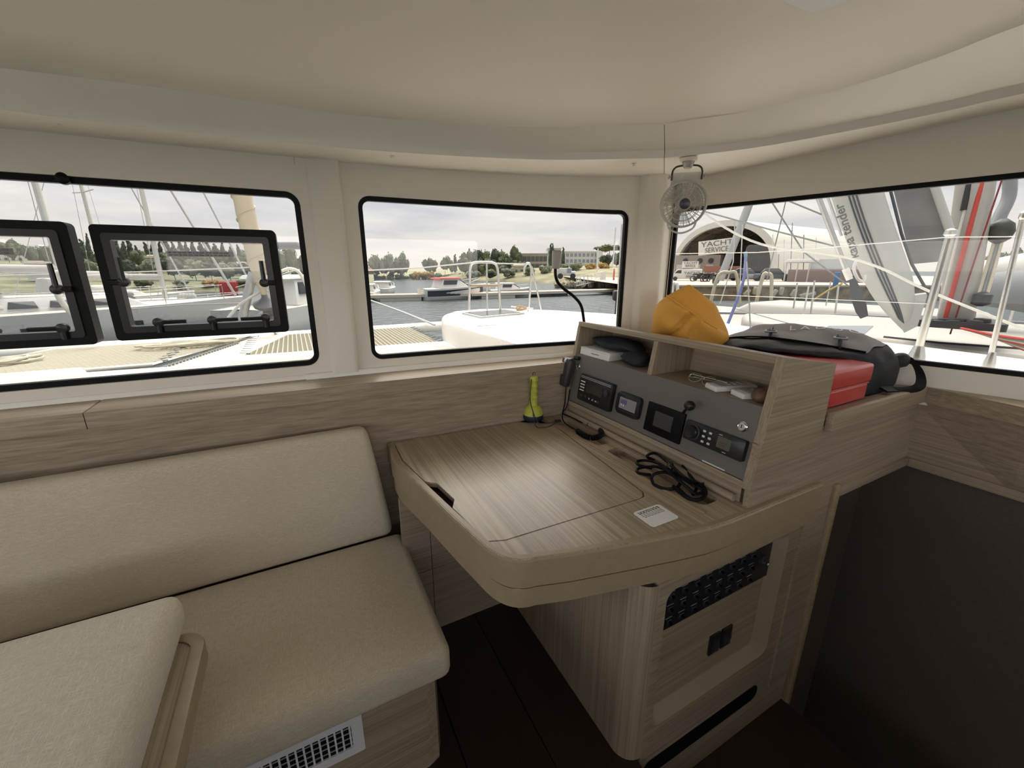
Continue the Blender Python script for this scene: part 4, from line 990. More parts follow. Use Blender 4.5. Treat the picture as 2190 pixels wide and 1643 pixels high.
# dark pouch heaped on the box and spilling down beside it
bm = bmesh.new(); bmesh.ops.create_uvsphere(bm, u_segments=28, v_segments=16, radius=1)
for v in bm.verts:
    x, y, z = v.co
    n_ = 0.16 * sin(5 * x + 2 * y) * cos(4 * z + x) + 0.10 * sin(11 * x + 5 * z)
    v.co = Vector((x * (1 + n_ * 0.4), y * (1 + n_), z * (1 + n_ * 0.5)))
    v.co = Vector((0.195 + v.co.x * 0.155, shelf_v + 0.064 + v.co.y * 0.026 - 0.010 * (v.co.x > 0.55) * (v.co.x - 0.55) * 3, -0.085 + v.co.z * 0.060))
bmesh.ops.transform(bm, matrix=MC, verts=bm.verts[:]); pc = finish('dark_pouch', bm, mat('dark_navy_cloth', (0.016, 0.020, 0.026), 0.8, bump=0.4, bscale=90), None, smooth=True)
tag(pc, 'crumpled dark pouch on top of the white box in the left cubby', 'pouch')
bm = bmesh.new(); bmesh.ops.create_uvsphere(bm, u_segments=24, v_segments=14, radius=1)
for v in bm.verts:
    x, y, z = v.co; n_ = 0.18 * sin(6 * x + 3 * z) * cos(5 * y)
    v.co = Vector((0.335 + x * 0.062 * (1 + n_), shelf_v + 0.0295 + y * 0.029, -0.062 + z * 0.050 * (1 + n_)))
bmesh.ops.transform(bm, matrix=MC, verts=bm.verts[:]); pc = finish('dark_cloth_bundle', bm, bpy.data.materials['dark_navy_cloth'], None, smooth=True)
tag(pc, 'dark cloth bundle right of the white box in the left cubby', 'cloth')
# right cubby: two white remotes, spectacles, pen, round brown shell
keym = mat('grey_keys', (0.40, 0.40, 0.39), 0.5)
for k, (px, lab) in enumerate((((1512, 820), 'white remote control, left of the two in the right cubby'), ((1567, 834), 'white remote control nearest the camera in the right cubby'))):
    fx = fcoord(cf(*px))[0]
    rt = empty('remote_control', incub(fx, shelf_v, -0.07), lab, 'remote', 'white remote controls')
    Mr = MC @ Matrix.Translation((fx, shelf_v + 0.0005, -0.020 - 0.004 * k)) @ Matrix.Rotation(radians(-20), 4, 'Y')
    box('remote_body', -0.030, 0.030, 0, 0.018, -0.145, 0.0, mat('white_remote', (0.70, 0.69, 0.67), 0.4) if k == 0 else bpy.data.materials['white_remote'], rt, 0.005, 3, M=Mr)
    box('keypad', -0.025, 0.025, 0.0182, 0.0188, -0.115, -0.02, mat('remote_face', (0.46, 0.45, 0.44), 0.45) if k == 0 else bpy.data.materials['remote_face'], rt, M=Mr)
    for i in range(2):
        for j in range(3): box('key', -0.014 + 0.016 * i, -0.004 + 0.016 * i, 0.0188, 0.0198, -0.105 + 0.022 * j, -0.097 + 0.022 * j, dots, rt, M=Mr)
sp0 = fcoord(cf(1452, 800))[0]
spx = empty('spectacles', incub(sp0, shelf_v, -0.1), 'folded wire spectacles lying at the back of the right cubby', 'spectacles')
for dxx in (0.0, 0.055):
    c_ = incub(sp0 + 0.02 + dxx, shelf_v + 0.016, -0.06)
    tube('rim', [c_ + (MF.to_3x3() @ Vector((cos(a) * 0.024, sin(a) * 0.015, -0.01 * sin(a)))) for a in [2 * pi * i / 18 for i in range(18)]], 0.0012, M['steel'], spx, 6, True)
tube('temple', [incub(sp0, shelf_v + 0.024, -0.060), incub(sp0 + 0.13, shelf_v + 0.022, -0.075)], 0.0018, M['chrome'], spx, 6)
tube('temple', [incub(sp0 + 0.0, shelf_v + 0.016, -0.052), incub(sp0 + 0.12, shelf_v + 0.012, -0.10)], 0.0018, M['steel'], spx, 6)
tag(tube('pen', [incub(sp0 - 0.01, shelf_v + 0.006, -0.095), incub(sp0 + 0.16, shelf_v + 0.006, -0.12)], 0.0045, M['steel'], None, 10), 'slim silver pen behind the spectacles', 'pen')
fx = fcoord(cf(1612, 848))[0]
sh_ = empty('shell', incub(fx, shelf_v, -0.04), 'round brown shell at the right end of the right cubby', 'shell')
bm = bmesh.new(); bmesh.ops.create_uvsphere(bm, u_segments=20, v_segments=12, radius=1)
for v in bm.verts:
    v.co *= 1 + 0.05 * sin(9 * v.co.x) * sin(8 * v.co.y)
    v.co = Vector((fx + v.co.x * 0.026, shelf_v + 0.023 + v.co.y * 0.022, -0.035 + v.co.z * 0.024))
bmesh.ops.transform(bm, matrix=MC, verts=bm.verts[:]); finish('shell_body', bm, mat('brown_shell', (0.13, 0.075, 0.05), 0.6, var=0.4, vscale=60), sh_, smooth=True)
lathe('shell_tip', [(0.009, 0), (0.006, 0.010), (0.001, 0.020)], bpy.data.materials['brown_shell'], sh_, basis(incub(fx + 0.018, shelf_v + 0.035, -0.04), (0, -1, 0), (0.3, 0, 1)), 10)

# ------------------------------------------------------------------ red case, black bag, yellow bag on the shelf
red = mat('red_plastic', (0.55, 0.055, 0.045), 0.32, coat=0.2)
rcase = empty('red_case', (1.6, 0.82, 1.012), 'red plastic case on the shelf beside the console', 'case')
bm = bmesh.new(); add_box(bm, 1.445, 1.735, 0.650, 1.02, 1.0125, 1.072, 0.008, 3); finish('case_base', bm, red, rcase, angle=40)
bm = bmesh.new(); add_box(bm, 1.441, 1.742, 0.645, 1.026, 1.075, 1.142, 0.012, 3); finish('case_lid', bm, red, rcase, angle=40)
box('case_seam', 1.448, 1.735, 0.650, 1.02, 1.071, 1.076, mat('pale_red_seam', (0.55, 0.14, 0.12), 0.4), rcase)
blk = mat('black_bag_cloth', (0.014, 0.015, 0.018), 0.7, bump=0.5, bscale=50); gtop = mat('grey_bag_panel', (0.20, 0.185, 0.20), 0.75, bump=0.15, bscale=80)
bag = empty('black_bag', (1.85, 0.95, 1.012), 'black bag with grey top panel lying on the shelf over the red case', 'bag')
secs = [
 (0.662, [(1.93, 1.013), (1.985, 1.03), (2.02, 1.085), (1.985, 1.125), (1.93, 1.140), (1.87, 1.135), (1.82, 1.125), (1.79, 1.10), (1.775, 1.06), (1.775, 1.013)]),
 (0.70, [(1.99, 1.013), (2.045, 1.03), (2.06, 1.10), (2.01, 1.158), (1.94, 1.175), (1.86, 1.172), (1.79, 1.160), (1.755, 1.148), (1.760, 1.07), (1.765, 1.013)]),
 (0.78, [(1.99, 1.013), (2.03, 1.03), (2.045, 1.11), (2.00, 1.172), (1.93, 1.195), (1.84, 1.195), (1.74, 1.180), (1.665, 1.152), (1.752, 1.10), (1.755, 1.013)]),
 (0.88, [(1.97, 1.013), (2.00, 1.03), (2.01, 1.12), (1.975, 1.185), (1.90, 1.206), (1.80, 1.206), (1.69, 1.190), (1.59, 1.152), (1.750, 1.12), (1.755, 1.013)]),
 (1.00, [(1.94, 1.013), (1.965, 1.03), (1.975, 1.12), (1.94, 1.186), (1.87, 1.207), (1.78, 1.207), (1.67, 1.190), (1.56, 1.152), (1.745, 1.12), (1.75, 1.013)]),
 (1.12, [(1.90, 1.013), (1.93, 1.03), (1.935, 1.11), (1.905, 1.172), (1.84, 1.192), (1.76, 1.192), (1.66, 1.172), (1.57, 1.125), (1.60, 1.05), (1.62, 1.031)]),
 (1.22, [(1.87, 1.033), (1.89, 1.04), (1.895, 1.09), (1.87, 1.135), (1.82, 1.15), (1.75, 1.148), (1.67, 1.132), (1.60, 1.095), (1.61, 1.05), (1.63, 1.033)]),
 (1.29, [(1.82, 1.034), (1.83, 1.04), (1.835, 1.06), (1.82, 1.08), (1.79, 1.09), (1.74, 1.09), (1.70, 1.08), (1.665, 1.06), (1.67, 1.04), (1.69, 1.034)]),
]
secs = [(y, [(x - (0.022 if i < 4 else 0.008 if i == 4 else 0), z + (0.016 if i in (3, 4) else -0.008 if i in (5, 6) else 0) * (0.75 < y < 1.2)) for i, (x, z) in enumerate(pr)]) for y, pr in secs]
def loft(name, secs, mat_, parent, n=5, wr=0.0, cols=None, off=0.0):
    rows = []
    dense = []
    pls = [smooth_path([Vector((x, y, z)) for x, z in pr], n, closed=(cols is None)) for y, pr in secs]
    m = len(pls[0]); cl = [smooth_path([pl[i] for pl in pls], n) for i in range(m)]
    R = [[cl[i][j] for i in range(m)] for j in range(len(cl[0]))]
    vs = [p.copy() for r in R for p in r]; fs = []
    lim = m if cols is None else m - 1
    for j in range(len(R) - 1):
        for i in range(lim): fs.append((j * m + i, j * m + (i + 1) % m, (j + 1) * m + (i + 1) % m, (j + 1) * m + i))
    if cols is None: fs += [tuple(range(m)), tuple(range((len(R) - 1) * m, len(R) * m))]
    for v in vs:
        if v.z > 1.04: v.z += wr * (sin(37 * v.x + 21 * v.y) * sin(23 * v.y - 15 * v.x) + 0.5 * sin(70 * v.x - 40 * v.y)); 
        if v.z > 1.02: v.y += wr * 1.0 * sin(60 * v.x + 30 * v.z)
        v.z += off
    return data(name, vs, fs, mat_, parent, smooth=True)
loft('bag_body', secs, blk, bag, 5, 0.0035)
tsecs = [(y, [pr[3], pr[4], pr[5], pr[6]] if y < 0.75 else [pr[3], pr[4], pr[5], pr[6], ][:4]) for y, pr in secs[1:-1]]
tpan = loft('top_panel', tsecs, gtop, bag, 5, 0.0035, cols=1, off=0.0045)
for (xx, yy, zz) in ((1.715, 1.00, 1.199), (1.80, 0.79, 1.195)):
    Mk = basis((xx, yy, zz + 0.004), (0.45, -0.85, 0), (0.85, 0.45, 0.12))
    b_ = box('buckle', -0.022, 0.022, -0.014, 0.014, 0, 0.008, mat('grey_buckle', (0.16, 0.16, 0.17), 0.35) if xx < 1.75 else bpy.data.materials['grey_buckle'], bag, 0.003, 2, M=Mk)
    box('buckle_bar', -0.015, 0.015, -0.004, 0.004, 0.008, 0.010, M['black'], b_, M=Mk)
    tube('strap', smooth_path([Vector((xx + 0.11, yy + 0.06, zz + 0.012)), Vector((xx + 0.05, yy + 0.03, zz + 0.009)), Vector((xx, yy, zz + 0.005)), Vector((xx - 0.05, yy - 0.025, zz - 0.020)), Vector((xx - 0.075, yy - 0.04, zz - 0.045))], 5), 0.006, M['black'], bag, 6)
# piping between side and top, gathered collar and carrying loop at the near end
pip = [Vector((pr[6][0], y, pr[6][1] + 0.006)) for y, pr in secs[1:-1]]
tube('piping', smooth_path(pip, 6), 0.0035, M['black'], bag, 6)
lathe('gathered_collar', [(0.006, -0.03), (0.022, -0.02), (0.030, 0.0), (0.025, 0.015), (0.020, 0.03), (0.008, 0.036)], blk, bag, basis((2.02, 0.678, 1.118), (0, 0.9, 0.4), (0.4, 0.3, -0.8)), 14)
hl = [onx(1938, 762, 2.03), onx(1958, 785, 2.02), onx(1966, 808, 2.0), onx(1962, 826, 1.97), onx(1940, 833, 1.94), onx(1905, 840, 1.90), onx(1880, 850, 1.86)]
bm = bmesh.new(); hp = smooth_path([Vector((p.x, p.y - 0.005, max(p.z, 1.03))) for p in hl], 5)

for p, q in zip(hp[:-1], hp[1:]):
    w_ = Vector((0.0, 0.014, 0.006)); tk = Vector((0.002, -0.001, 0.002))
    add = [p - w_ - tk, q - w_ - tk, q + w_ - tk, p + w_ - tk, p - w_ + tk, q - w_ + tk, q + w_ + tk, p + w_ + tk]; vv = [bm.verts.new(x) for x in add]
    for f in ((0, 1, 2, 3), (7, 6, 5, 4), (0, 4, 5, 1), (2, 6, 7, 3)): bm.faces.new([vv[i] for i in f])
finish('carry_loop', bm, M['black'], bag, angle=60)
def topz(x, y): # rough height of the bag's top at a place
    return 1.206 - 0.16 * max(0, abs(y - 0.93) - 0.08) - 0.9 * max(0, abs(x - 1.86) - 0.10) ** 2 * 4
pa, pb = Vector((1.812, 0.985, 1.216)), Vector((1.952, 0.735, 1.205))
dxl = (pb - pa).normalized(); dyl = Vector((0.85, 0.47, 0.02))
Mt = basis(pa.lerp(pb, 0.5) + Vector((0, 0, 0.004)), dxl, dyl)
greyl = mat('grey_bag_lettering', (0.62, 0.60, 0.60), 0.6)
from mathutils.bvhtree import BVHTree
bv = BVHTree.FromPolygons([v.co.copy() for v in tpan.data.vertices], [tuple(p.vertices) for p in tpan.data.polygons])
def drape(o, base):
    for v in o.data.vertices:
        h = bv.ray_cast(Vector((v.co.x, v.co.y, 1.6)), Vector((0, 0, -1)))
        if h[0] is not None: v.co.z = h[0].z + 0.0012 + (v.co.z - base) * 0.3
drape(text('bag_lettering', 'L A G O O N', 0.044, greyl, bag, Mt, 0.0006, 1.15), Mt.translation.z)
drape(prism('bag_emblem', [(0.021 * cos(2 * pi * k / 24), 0.021 * sin(2 * pi * k / 24)) for k in range(24)], 0, 0.001, greyl, bag, holes=[[(0.010 * cos(2 * pi * k / 16) + 0.004, 0.010 * sin(2 * pi * k / 16)) for k in range(16)]], M=basis(pa.lerp(pb, 0.55) + Vector((0.040, 0.030, 0)), dxl, dyl)), pa.z)

# yellow dry bag: soft cone folded over itself
ybm = mat('yellow_ochre_cloth', (0.72, 0.36, 0.055), 0.62, bump=1.0, bscale=16)
yc = Vector((1.545, 1.285, 1.031)); dv = Vector((yc.x, yc.y, 0)).normalized(); rv = Vector((dv.y, -dv.x, 0))
lv = [(1.031, 0.135, 0.060, 0.055), (1.10, 0.150, 0.075, 0.035), (1.17, 0.160, 0.085, 0.022), (1.215, 0.152, 0.085, 0.012), (1.26, 0.138, 0.082, 0.0), (1.30, 0.120, 0.072, -0.004), (1.33, 0.088, 0.052, -0.008), (1.355, 0.054, 0.036, -0.006), (1.374, 0.024, 0.018, -0.004), (1.386, 0.006, 0.006, -0.002)]
lv = [Vector(t) for t in lv]; lvs = smooth_path([Vector((t[0], t[1], t[2])) for t in lv], 10); lcs = smooth_path([Vector((t[3], 0, 0)) for t in lv], 10)
vs = []; fs = []; N = 96
for (t, c) in zip(lvs, lcs):
    z, a, b = t
    for k in range(N):
        w = 2 * pi * k / N; r_ = a * cos(w); d_ = -b * sin(w)
        x_ = c.x + r_
        # crease from upper left to lower right: what lies under it stands proud
        line = 1.345 - 0.62 * (x_ + 0.09)
        s_ = max(-1, min(1, (line - z) / 0.005))
        front_ = max(0, sin(w))
        fold1 = max(0, 1 - abs((z - 1.245) - 0.10 * sin(14 * x_)) / 0.022); fold2 = max(0, 1 - abs((x_ - 0.035) - 0.5 * (z - 1.20)) / 0.016) * (1 if z < 1.26 else 0)
        d2 = d_ - front_ * (0.034 * (s_ * 0.5 + 0.5) - 0.006) + front_ * (0.026 * fold1 * (1 if s_ > 0 else 0.15) - 0.020 * fold2) - 0.007 * front_ * sin(34 * x_ + 50 * z) * (1 if s_ > 0 else 0.25)
        vs.append(yc + rv * x_ + dv * d2 + Vector((0, 0, z - 1.031)))
for j in range(len(lvs) - 1):
    for k in range(N): fs.append((j * N + k, j * N + (k + 1) % N, (j + 1) * N + (k + 1) % N, (j + 1) * N + k))
fs += [tuple(range(N)), tuple(range((len(lvs) - 1) * N, len(lvs) * N))]
yb = empty('yellow_bag', yc, 'yellow ochre cloth bag standing behind the console', 'bag')
data('bag_body', vs, fs, ybm, yb, smooth=True)
cr_ = []
for k in range(12):
    x_ = -0.088 + 0.215 * k / 11; z = 1.345 - 0.62 * (x_ + 0.09)
    b = 0.06 + 0.025 * min(1, (1.36 - z) / 0.12); cc_ = max(0.25, 1 - (x_ / 0.155) ** 2) ** 0.5
    cr_.append(yc + rv * x_ - dv * (b * cc_ + 0.024) + Vector((0, 0, z - 1.031)))
tube('folded_hem', smooth_path(cr_, 3), [0.004] * len(smooth_path(cr_, 3)), ybm, yb, 8)

# ------------------------------------------------------------------ fan clipped under the coaming
def clear_plastic(name, c, a):
    m, n, l, b = new_mat(name); out = n['Material Output']; b.inputs['Base Color'].default_value = (*c, 1); b.inputs['Roughness'].default_value = 0.15
    tr = n.new('ShaderNodeBsdfTransparent'); mx = n.new('ShaderNodeMixShader'); mx.inputs[0].default_value = a
    l.new(tr.outputs[0], mx.inputs[1]); l.new(b.outputs[0], mx.inputs[2]); l.new(mx.outputs[0], out.inputs[0]); return m
cpl = clear_plastic('clear_plastic', (0.62, 0.60, 0.56), 0.72); cpl2 = clear_plastic('smoky_blade_plastic', (0.50, 0.48, 0.43), 0.55)
fm = onz(1474, 352, 1.868)
fan = empty('cabin_fan', fm, 'small clear plastic fan hanging under the coaming by the corner pillar', 'fan')
fcen = Vector((fm.x - 0.035, fm.y - 0.035, 0)); q = ray(1462, 437); tq = hypot(fcen.x, fcen.y) / hypot(q.x, q.y); fcen = O + q * tq
toC = (Vector((0, 0, EYE)) - fcen); toC.normalize()
ax = (toC + Vector((0.10, -0.10, 0.06))).normalized()      # fan faces the cabin
e1 = Vector((0, 0, 1)).cross(ax).normalized(); e2 = ax.cross(e1)
MFan = Matrix(((e1.x, e2.x, ax.x, fcen.x), (e1.y, e2.y, ax.y, fcen.y), (e1.z, e2.z, ax.z, fcen.z), (0, 0, 0, 1))) @ Matrix.Scale(0.86, 4)
def fpt(r, a, z): return MFan @ Vector((r * cos(a), r * sin(a), z))
def circ(r, z, n=40): return [fpt(r, 2 * pi * k / n, z) for k in range(n)]
FR = 0.100
bm = bmesh.new(); add_tube(bm, circ(FR, 0.014), 0.0042, 8, closed=True); add_tube(bm, circ(FR + 0.002, -0.022), 0.0042, 8, closed=True); finish('cage_rim', bm, cpl, fan, smooth=True)
bm = bmesh.new(); add_tube(bm, circ(FR * 0.74, 0.024), 0.0016, 6, closed=True); add_tube(bm, circ(FR * 0.50, 0.028), 0.0016, 6, closed=True); add_tube(bm, circ(FR * 0.74, -0.034), 0.0016, 6, closed=True); finish('cage_rings', bm, cpl, fan, smooth=True)
bm = bmesh.new()
for k in range(44):
    a = 2 * pi * k / 44; add_tube(bm, [fpt(FR * 0.30, a, 0.030), fpt(FR * 0.6, a + 0.05, 0.027), fpt(FR, a + 0.10, 0.014)], 0.0008, 4)
for k in range(22):
    a = 2 * pi * k / 22; add_tube(bm, [fpt(FR * 0.25, a, -0.036), fpt(FR * 0.74, a, -0.034), fpt(FR, a, -0.022)], 0.0011, 4)
finish('cage_wires', bm, mat('grey_wire_plastic', (0.34, 0.33, 0.30), 0.4), fan)
lathe('hub', [(0.012, -0.038), (0.030, -0.034), (0.032, 0.020), (0.031, 0.034), (0.025, 0.0365)], mat('grey_hub', (0.42, 0.40, 0.37), 0.4), fan, MFan, 28)
lathe('hub_cap', [(0.0245, 0.030), (0.024, 0.0375), (0.012, 0.0405), (0.002, 0.041)], mat('dark_hub_cap', (0.055, 0.055, 0.060), 0.3), fan, MFan, 28)
for b3 in range(3):
    vs = []; fs = []; a0 = 2 * pi * b3 / 3 + 0.35
    for i in range(6):
        r_ = 0.030 + (FR - 0.040) * i / 5
        for j in range(7):
            w = a0 + (j / 6 - 0.5) * (1.15 + 0.25 * i / 5); vs.append(fpt(r_, w, -0.012 + 0.022 * (j / 6 - 0.5)))
    for i in range(5):
        for j in range(6): fs.append((i * 7 + j, i * 7 + j + 1, i * 7 + 8 + j, i * 7 + 7 + j))
    data('fan_blade', vs, fs, cpl2, fan, smooth=True)
# moulded yoke above, bracket wire, thumb screws, ceiling mount
vs = [fpt(FR * 0.98, a, 0.0) for a in [pi * 0.24 + pi * 0.52 * k / 10 for k in range(11)]]
top = [MFan @ Vector((-0.062 + 0.124 * k / 10, 0.138, -0.004)) for k in range(11)][::-1]
data('yoke', vs + top, [(k, k + 1, 12 + k, 11 + k) for k in range(10)], cpl, fan, smooth=True)
br = [MFan @ Vector(p) for p in ((-0.066, 0.105, 0.0), (-0.066, 0.138, 0.0), (-0.056, 0.158, 0.0), (-0.03, 0.166, 0.0), (0.03, 0.166, 0.0), (0.056, 0.158, 0.0), (0.066, 0.138, 0.0), (0.066, 0.105, 0.0))]
tube('bracket', smooth_path(br, 4), 0.0038, mat('bronze_bracket', (0.06, 0.052, 0.045), 0.35, 0.6), fan, 8)
for s_ in (-1, 1): lathe('thumb_screw', [(0.004, 0.0), (0.004, 0.006), (0.011, 0.008), (0.011, 0.014), (0.004, 0.016)], cpl, fan, MFan @ Matrix.Translation((s_ * 0.068, 0.122, 0)) @ Matrix.Rotation(s_ * pi / 2, 4, 'Y'), 14)
mt = MFan @ Vector((0, 0.170, 0))
lathe('mount_disc', [(0.014, -0.024), (0.020, -0.014), (0.024, 0.0)], cpl, fan, Matrix.Translation((mt.x, mt.y, mt.z + 0.010)), 24)
lathe('mount_foot', [(0.030, 0.0), (0.034, 0.004), (0.034, max(0.012, fm.z - mt.z - 0.006))], M['white2'], fan, Matrix.Translation((mt.x, mt.y, mt.z + 0.010)), 24)
vs = [fpt(FR, a, 0.0) for a in [pi * 1.28 + pi * 0.46 * k / 12 for k in range(13)]]
tube('finger_guard', smooth_path([fpt(FR, pi * 1.27, 0), fpt(FR * 1.22, pi * 1.36, 0), fpt(FR * 1.30, pi * 1.5, 0), fpt(FR * 1.22, pi * 1.64, 0), fpt(FR, pi * 1.73, 0)], 6), 0.004, cpl, fan, 8)

# corner of a white ceiling hatch frame at the top edge of the picture
hc = onz(1741, 8, 1.985); hf = Matrix.Translation((hc.x, hc.y, 0))
e1_ = (onz(1722, 0, 1.985) - hc).normalized(); e2_ = (onz(1765, 0, 1.985) - hc).normalized()
pl = [hc.xy, (hc + e1_ * 0.42).xy, (hc + e1_ * 0.42 + e2_ * 0.42).xy, (hc + e2_ * 0.42).xy]
tag(prism('ceiling_hatch_frame', pl, 1.968, 2.02, M['whitep'], None, r=0), 'white hatch frame in the ceiling at the top edge', 'hatch')
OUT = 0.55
# ------------------------------------------------------------------ outside: water, own foredeck, marina
WZ = -1.1
def mpp(u, v, d): return (far(u + 40, v, d) - far(u - 40, v, d)).length / 80
def local(u, v, d, z=None, rot=0):
    p = far(u, v, d); z = p.z if z is None else z; k = Vector((p.x, p.y, 0)).normalized()
    return Matrix(((k.y, k.x, 0, p.x), (-k.x, k.y, 0, p.y), (0, 0, 1, z), (0, 0, 0, 1))) @ Matrix.Rotation(radians(rot), 4, 'Z')
def inst(name, me, Mx, parent): # a copy of a shared mesh placed by a matrix, parented to a thing at the world origin offset
    o = bpy.data.objects.new(name, me); COL.objects.link(o); o.parent = parent
    o.matrix_parent_inverse = Matrix.Translation(-parent_origin(parent)); o.matrix_basis = Mx; return o
def water_mat():
    m, n, l, b = new_mat('harbour_water'); b.inputs['Base Color'].default_value = (0.045, 0.062, 0.064, 1); b.inputs['Roughness'].default_value = 0.25; b.inputs['Specular IOR Level'].default_value = 0.22
    t = n.new('ShaderNodeTexCoord'); mp = n.new('ShaderNodeMapping'); mp.inputs['Scale'].default_value = (1.1, 1.1, 1); l.new(t.outputs['Object'], mp.inputs[0])
    z = n.new('ShaderNodeTexNoise'); z.inputs['Scale'].default_value = 1.6; z.inputs['Detail'].default_value = 5; l.new(mp.outputs[0], z.inputs['Vector'])
    bp = n.new('ShaderNodeBump'); bp.inputs['Strength'].default_value = 0.9; bp.inputs['Distance'].default_value = 0.25; l.new(z.outputs['Fac'], bp.inputs['Height']); l.new(bp.outputs[0], b.inputs['Normal']); return m
g = 14; vs = []; fs = []
for r in (3.5, 8, 20, 60, 200, 900):
    for k in range(32): vs.append((r * cos(2 * pi * k / 32), r * sin(2 * pi * k / 32), WZ))
for j in range(5):
    for k in range(32): fs.append((j * 32 + k, j * 32 + (k + 1) % 32, j * 32 + 32 + (k + 1) % 32, j * 32 + 32 + k))
tag(data('water', vs, fs, water_mat()), 'rippled grey-green harbour water around the boats', 'water', kind='stuff')

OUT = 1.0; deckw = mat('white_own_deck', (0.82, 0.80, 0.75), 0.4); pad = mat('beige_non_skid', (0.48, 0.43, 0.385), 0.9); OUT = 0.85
gel = mat('white_gelcoat', (0.84, 0.83, 0.79), 0.35); gel2 = mat('cream_gelcoat', (0.78, 0.75, 0.68), 0.45)
alu = mat('brushed_aluminium', (0.62, 0.62, 0.61), 0.4, 0.6); rope = mat('cream_rope', (0.70, 0.66, 0.52), 0.9); ropew = mat('white_rope', (0.76, 0.75, 0.70), 0.9); roped = mat('grey_rope', (0.30, 0.31, 0.31), 0.9)
# --- own foredeck
fd = empty('foredeck', (0, 3.6, 0.5)); tag(fd, 'white foredeck with beige non-skid pads ahead of the front windows', 'deck', kind='structure')
prism('deck_base', [(-3.2, 1.9), (1.75, 1.75), (1.75, 4.95), (-0.6, 5.08), (-0.75, 4.7), (-1.7, 4.8), (-1.8, 5.12), (-3.2, 5.12)], 0.35, 0.585, deckw, fd, r=0.02)
def pad_(pts): prism('non_skid_pad', pts, 0.585, 0.595, pad, fd, r=0.004)
pad_(rrect(-3.2, -1.52, 2.2, 4.72, 0.25, 6)); pad_(rrect(-1.42, -0.76, 2.2, 4.66, 0.3, 6)); pad_([(-0.62, 2.2), (1.5, 2.2), (1.66, 3.4), (1.62, 4.2), (1.45, 4.80), (1.2, 4.72), (0.5, 4.62), (-0.62, 4.72)])
# crossbeam
tag(tube('crossbeam', [(-3.4, 6.95, 0.50), (-0.2, 6.82, 0.50), (2.25, 6.92, 0.50)], 0.085, deckw, None, 20), 'white crossbeam between the bows beyond the nets', 'beam')
# central walkway
wk = empty('anchor_walkway', (-0.7, 5.6, 0.5)); tag(wk, 'white walkway between the nets carrying the anchor chain', 'walkway', kind=None)
prism('walkway_plank', [(-1.40, 4.4), (-0.74, 4.6), (-0.12, 6.75), (-0.50, 6.75)], 0.47, 0.56, gel2, wk, r=0.012)
bm = bmesh.new()
for k in range(64):
    t = k / 63; p = Vector((-1.28, 4.5, 0.575)).lerp(Vector((-0.68, 6.1, 0.575)), t)
    add_tube(bm, [p + Vector((cos(a) * 0.011 * (1 + (k % 2)) , sin(a) * 0.020, 0.011 * sin(a + pi / 2 * (k % 2)))) for a in [2 * pi * i / 6 for i in range(6)]], 0.005, 4, closed=True)
o = finish('anchor_chain', bm, mat('galvanised_chain', (0.30, 0.30, 0.28), 0.6), None); tag(o, 'galvanised anchor chain lying on the walkway', 'chain')
# trampolines: real nets of crossing cords with lacing round the edge
netm = mat('net_cord', (0.60, 0.56, 0.44), 0.9)
def net(name, x0, x1, y0, y1, z, label, step=0.052, skew=0.0):
    tr = empty(name, ((x0 + x1) / 2, (y0 + y1) / 2, z), label, 'net', 'trampoline nets')
    bm = bmesh.new(); n = int((x1 - x0) / step); m = int((y1 - y0) / step)
    def strip(a, b, w):
        d = (b - a).normalized(); s = Vector((-d.y, d.x, 0)) * w
        p = [bm.verts.new(v) for v in (a - s, b - s, b + s + Vector((0, 0, 0.0)), a + s)]; q = [bm.verts.new(v + Vector((0, 0, 0.012))) for v in (a - s * 0.4, b - s * 0.4, b + s * 0.4, a + s * 0.4)]
        for f in ((p[0], p[1], q[1], q[0]), (p[3], p[2], q[2], q[3]), (q[0], q[1], q[2], q[3])): bm.faces.new(f)
    for i in range(n + 1):
        x = x0 + (x1 - x0) * i / n; strip(Vector((x, y0, z)), Vector((x + skew, y1, z)), 0.009)
    for j in range(m + 1):
        y = y0 + (y1 - y0) * j / m; t = j / m; strip(Vector((x0 + skew * t, y, z - 0.004)), Vector((x1 + skew * t, y, z - 0.004)), 0.006)
    o = finish('net_cords', bm, netm, tr); o['kind'] = 'stuff'
    pts = [Vector((x0, y0, z)), Vector((x1, y0, z)), Vector((x1 + skew, y1, z)), Vector((x0 + skew, y1, z))]
    tube('bolt_rope', pts, 0.02, gel2, tr, 8, True)
    bm = bmesh.new()
    for i in range(int((y1 - y0) / 0.16)):
        y = y0 + 0.08 + 0.16 * i
        for s in (-1, 1):
            x = x0 if s < 0 else x1; add_tube(bm, [(x, y, z + 0.01), (x + s * 0.10, y + 0.05, z + 0.015)], 0.008, 5)
    finish('lacing', bm, roped, tr)
    return tr
net('trampoline_net', -3.3, -1.32, 5.16, 6.70, 0.545, 'trampoline net left of the anchor walkway', skew=0.72)
net('trampoline_net', -0.50, 1.58, 5.06, 6.70, 0.545, 'trampoline net right of the anchor walkway')
# rope heaped on the left net
random.seed(21)
for (c, n_, sp_r, lab) in (((-1.20, 6.15), 26, 0.42, 'cream rope heaped on the net beside the walkway'), ((-2.75, 5.85), 20, 0.42, 'cream rope heaped at the left end of the net')):
    pts = []; a = 0
    for k in range(n_):
        a += random.uniform(0.7, 1.8); r_ = random.uniform(0.3, 1.0) * sp_r
        pts.append(Vector((c[0] + r_ * cos(a) * 1.35, c[1] + r_ * sin(a) * 0.55, 0.575 + 0.012 * (k % 4))))
    tag(tube('rope_heap', smooth_path(pts, 5), 0.013, rope, None, 6), lab, 'rope', 'ropes on the nets')
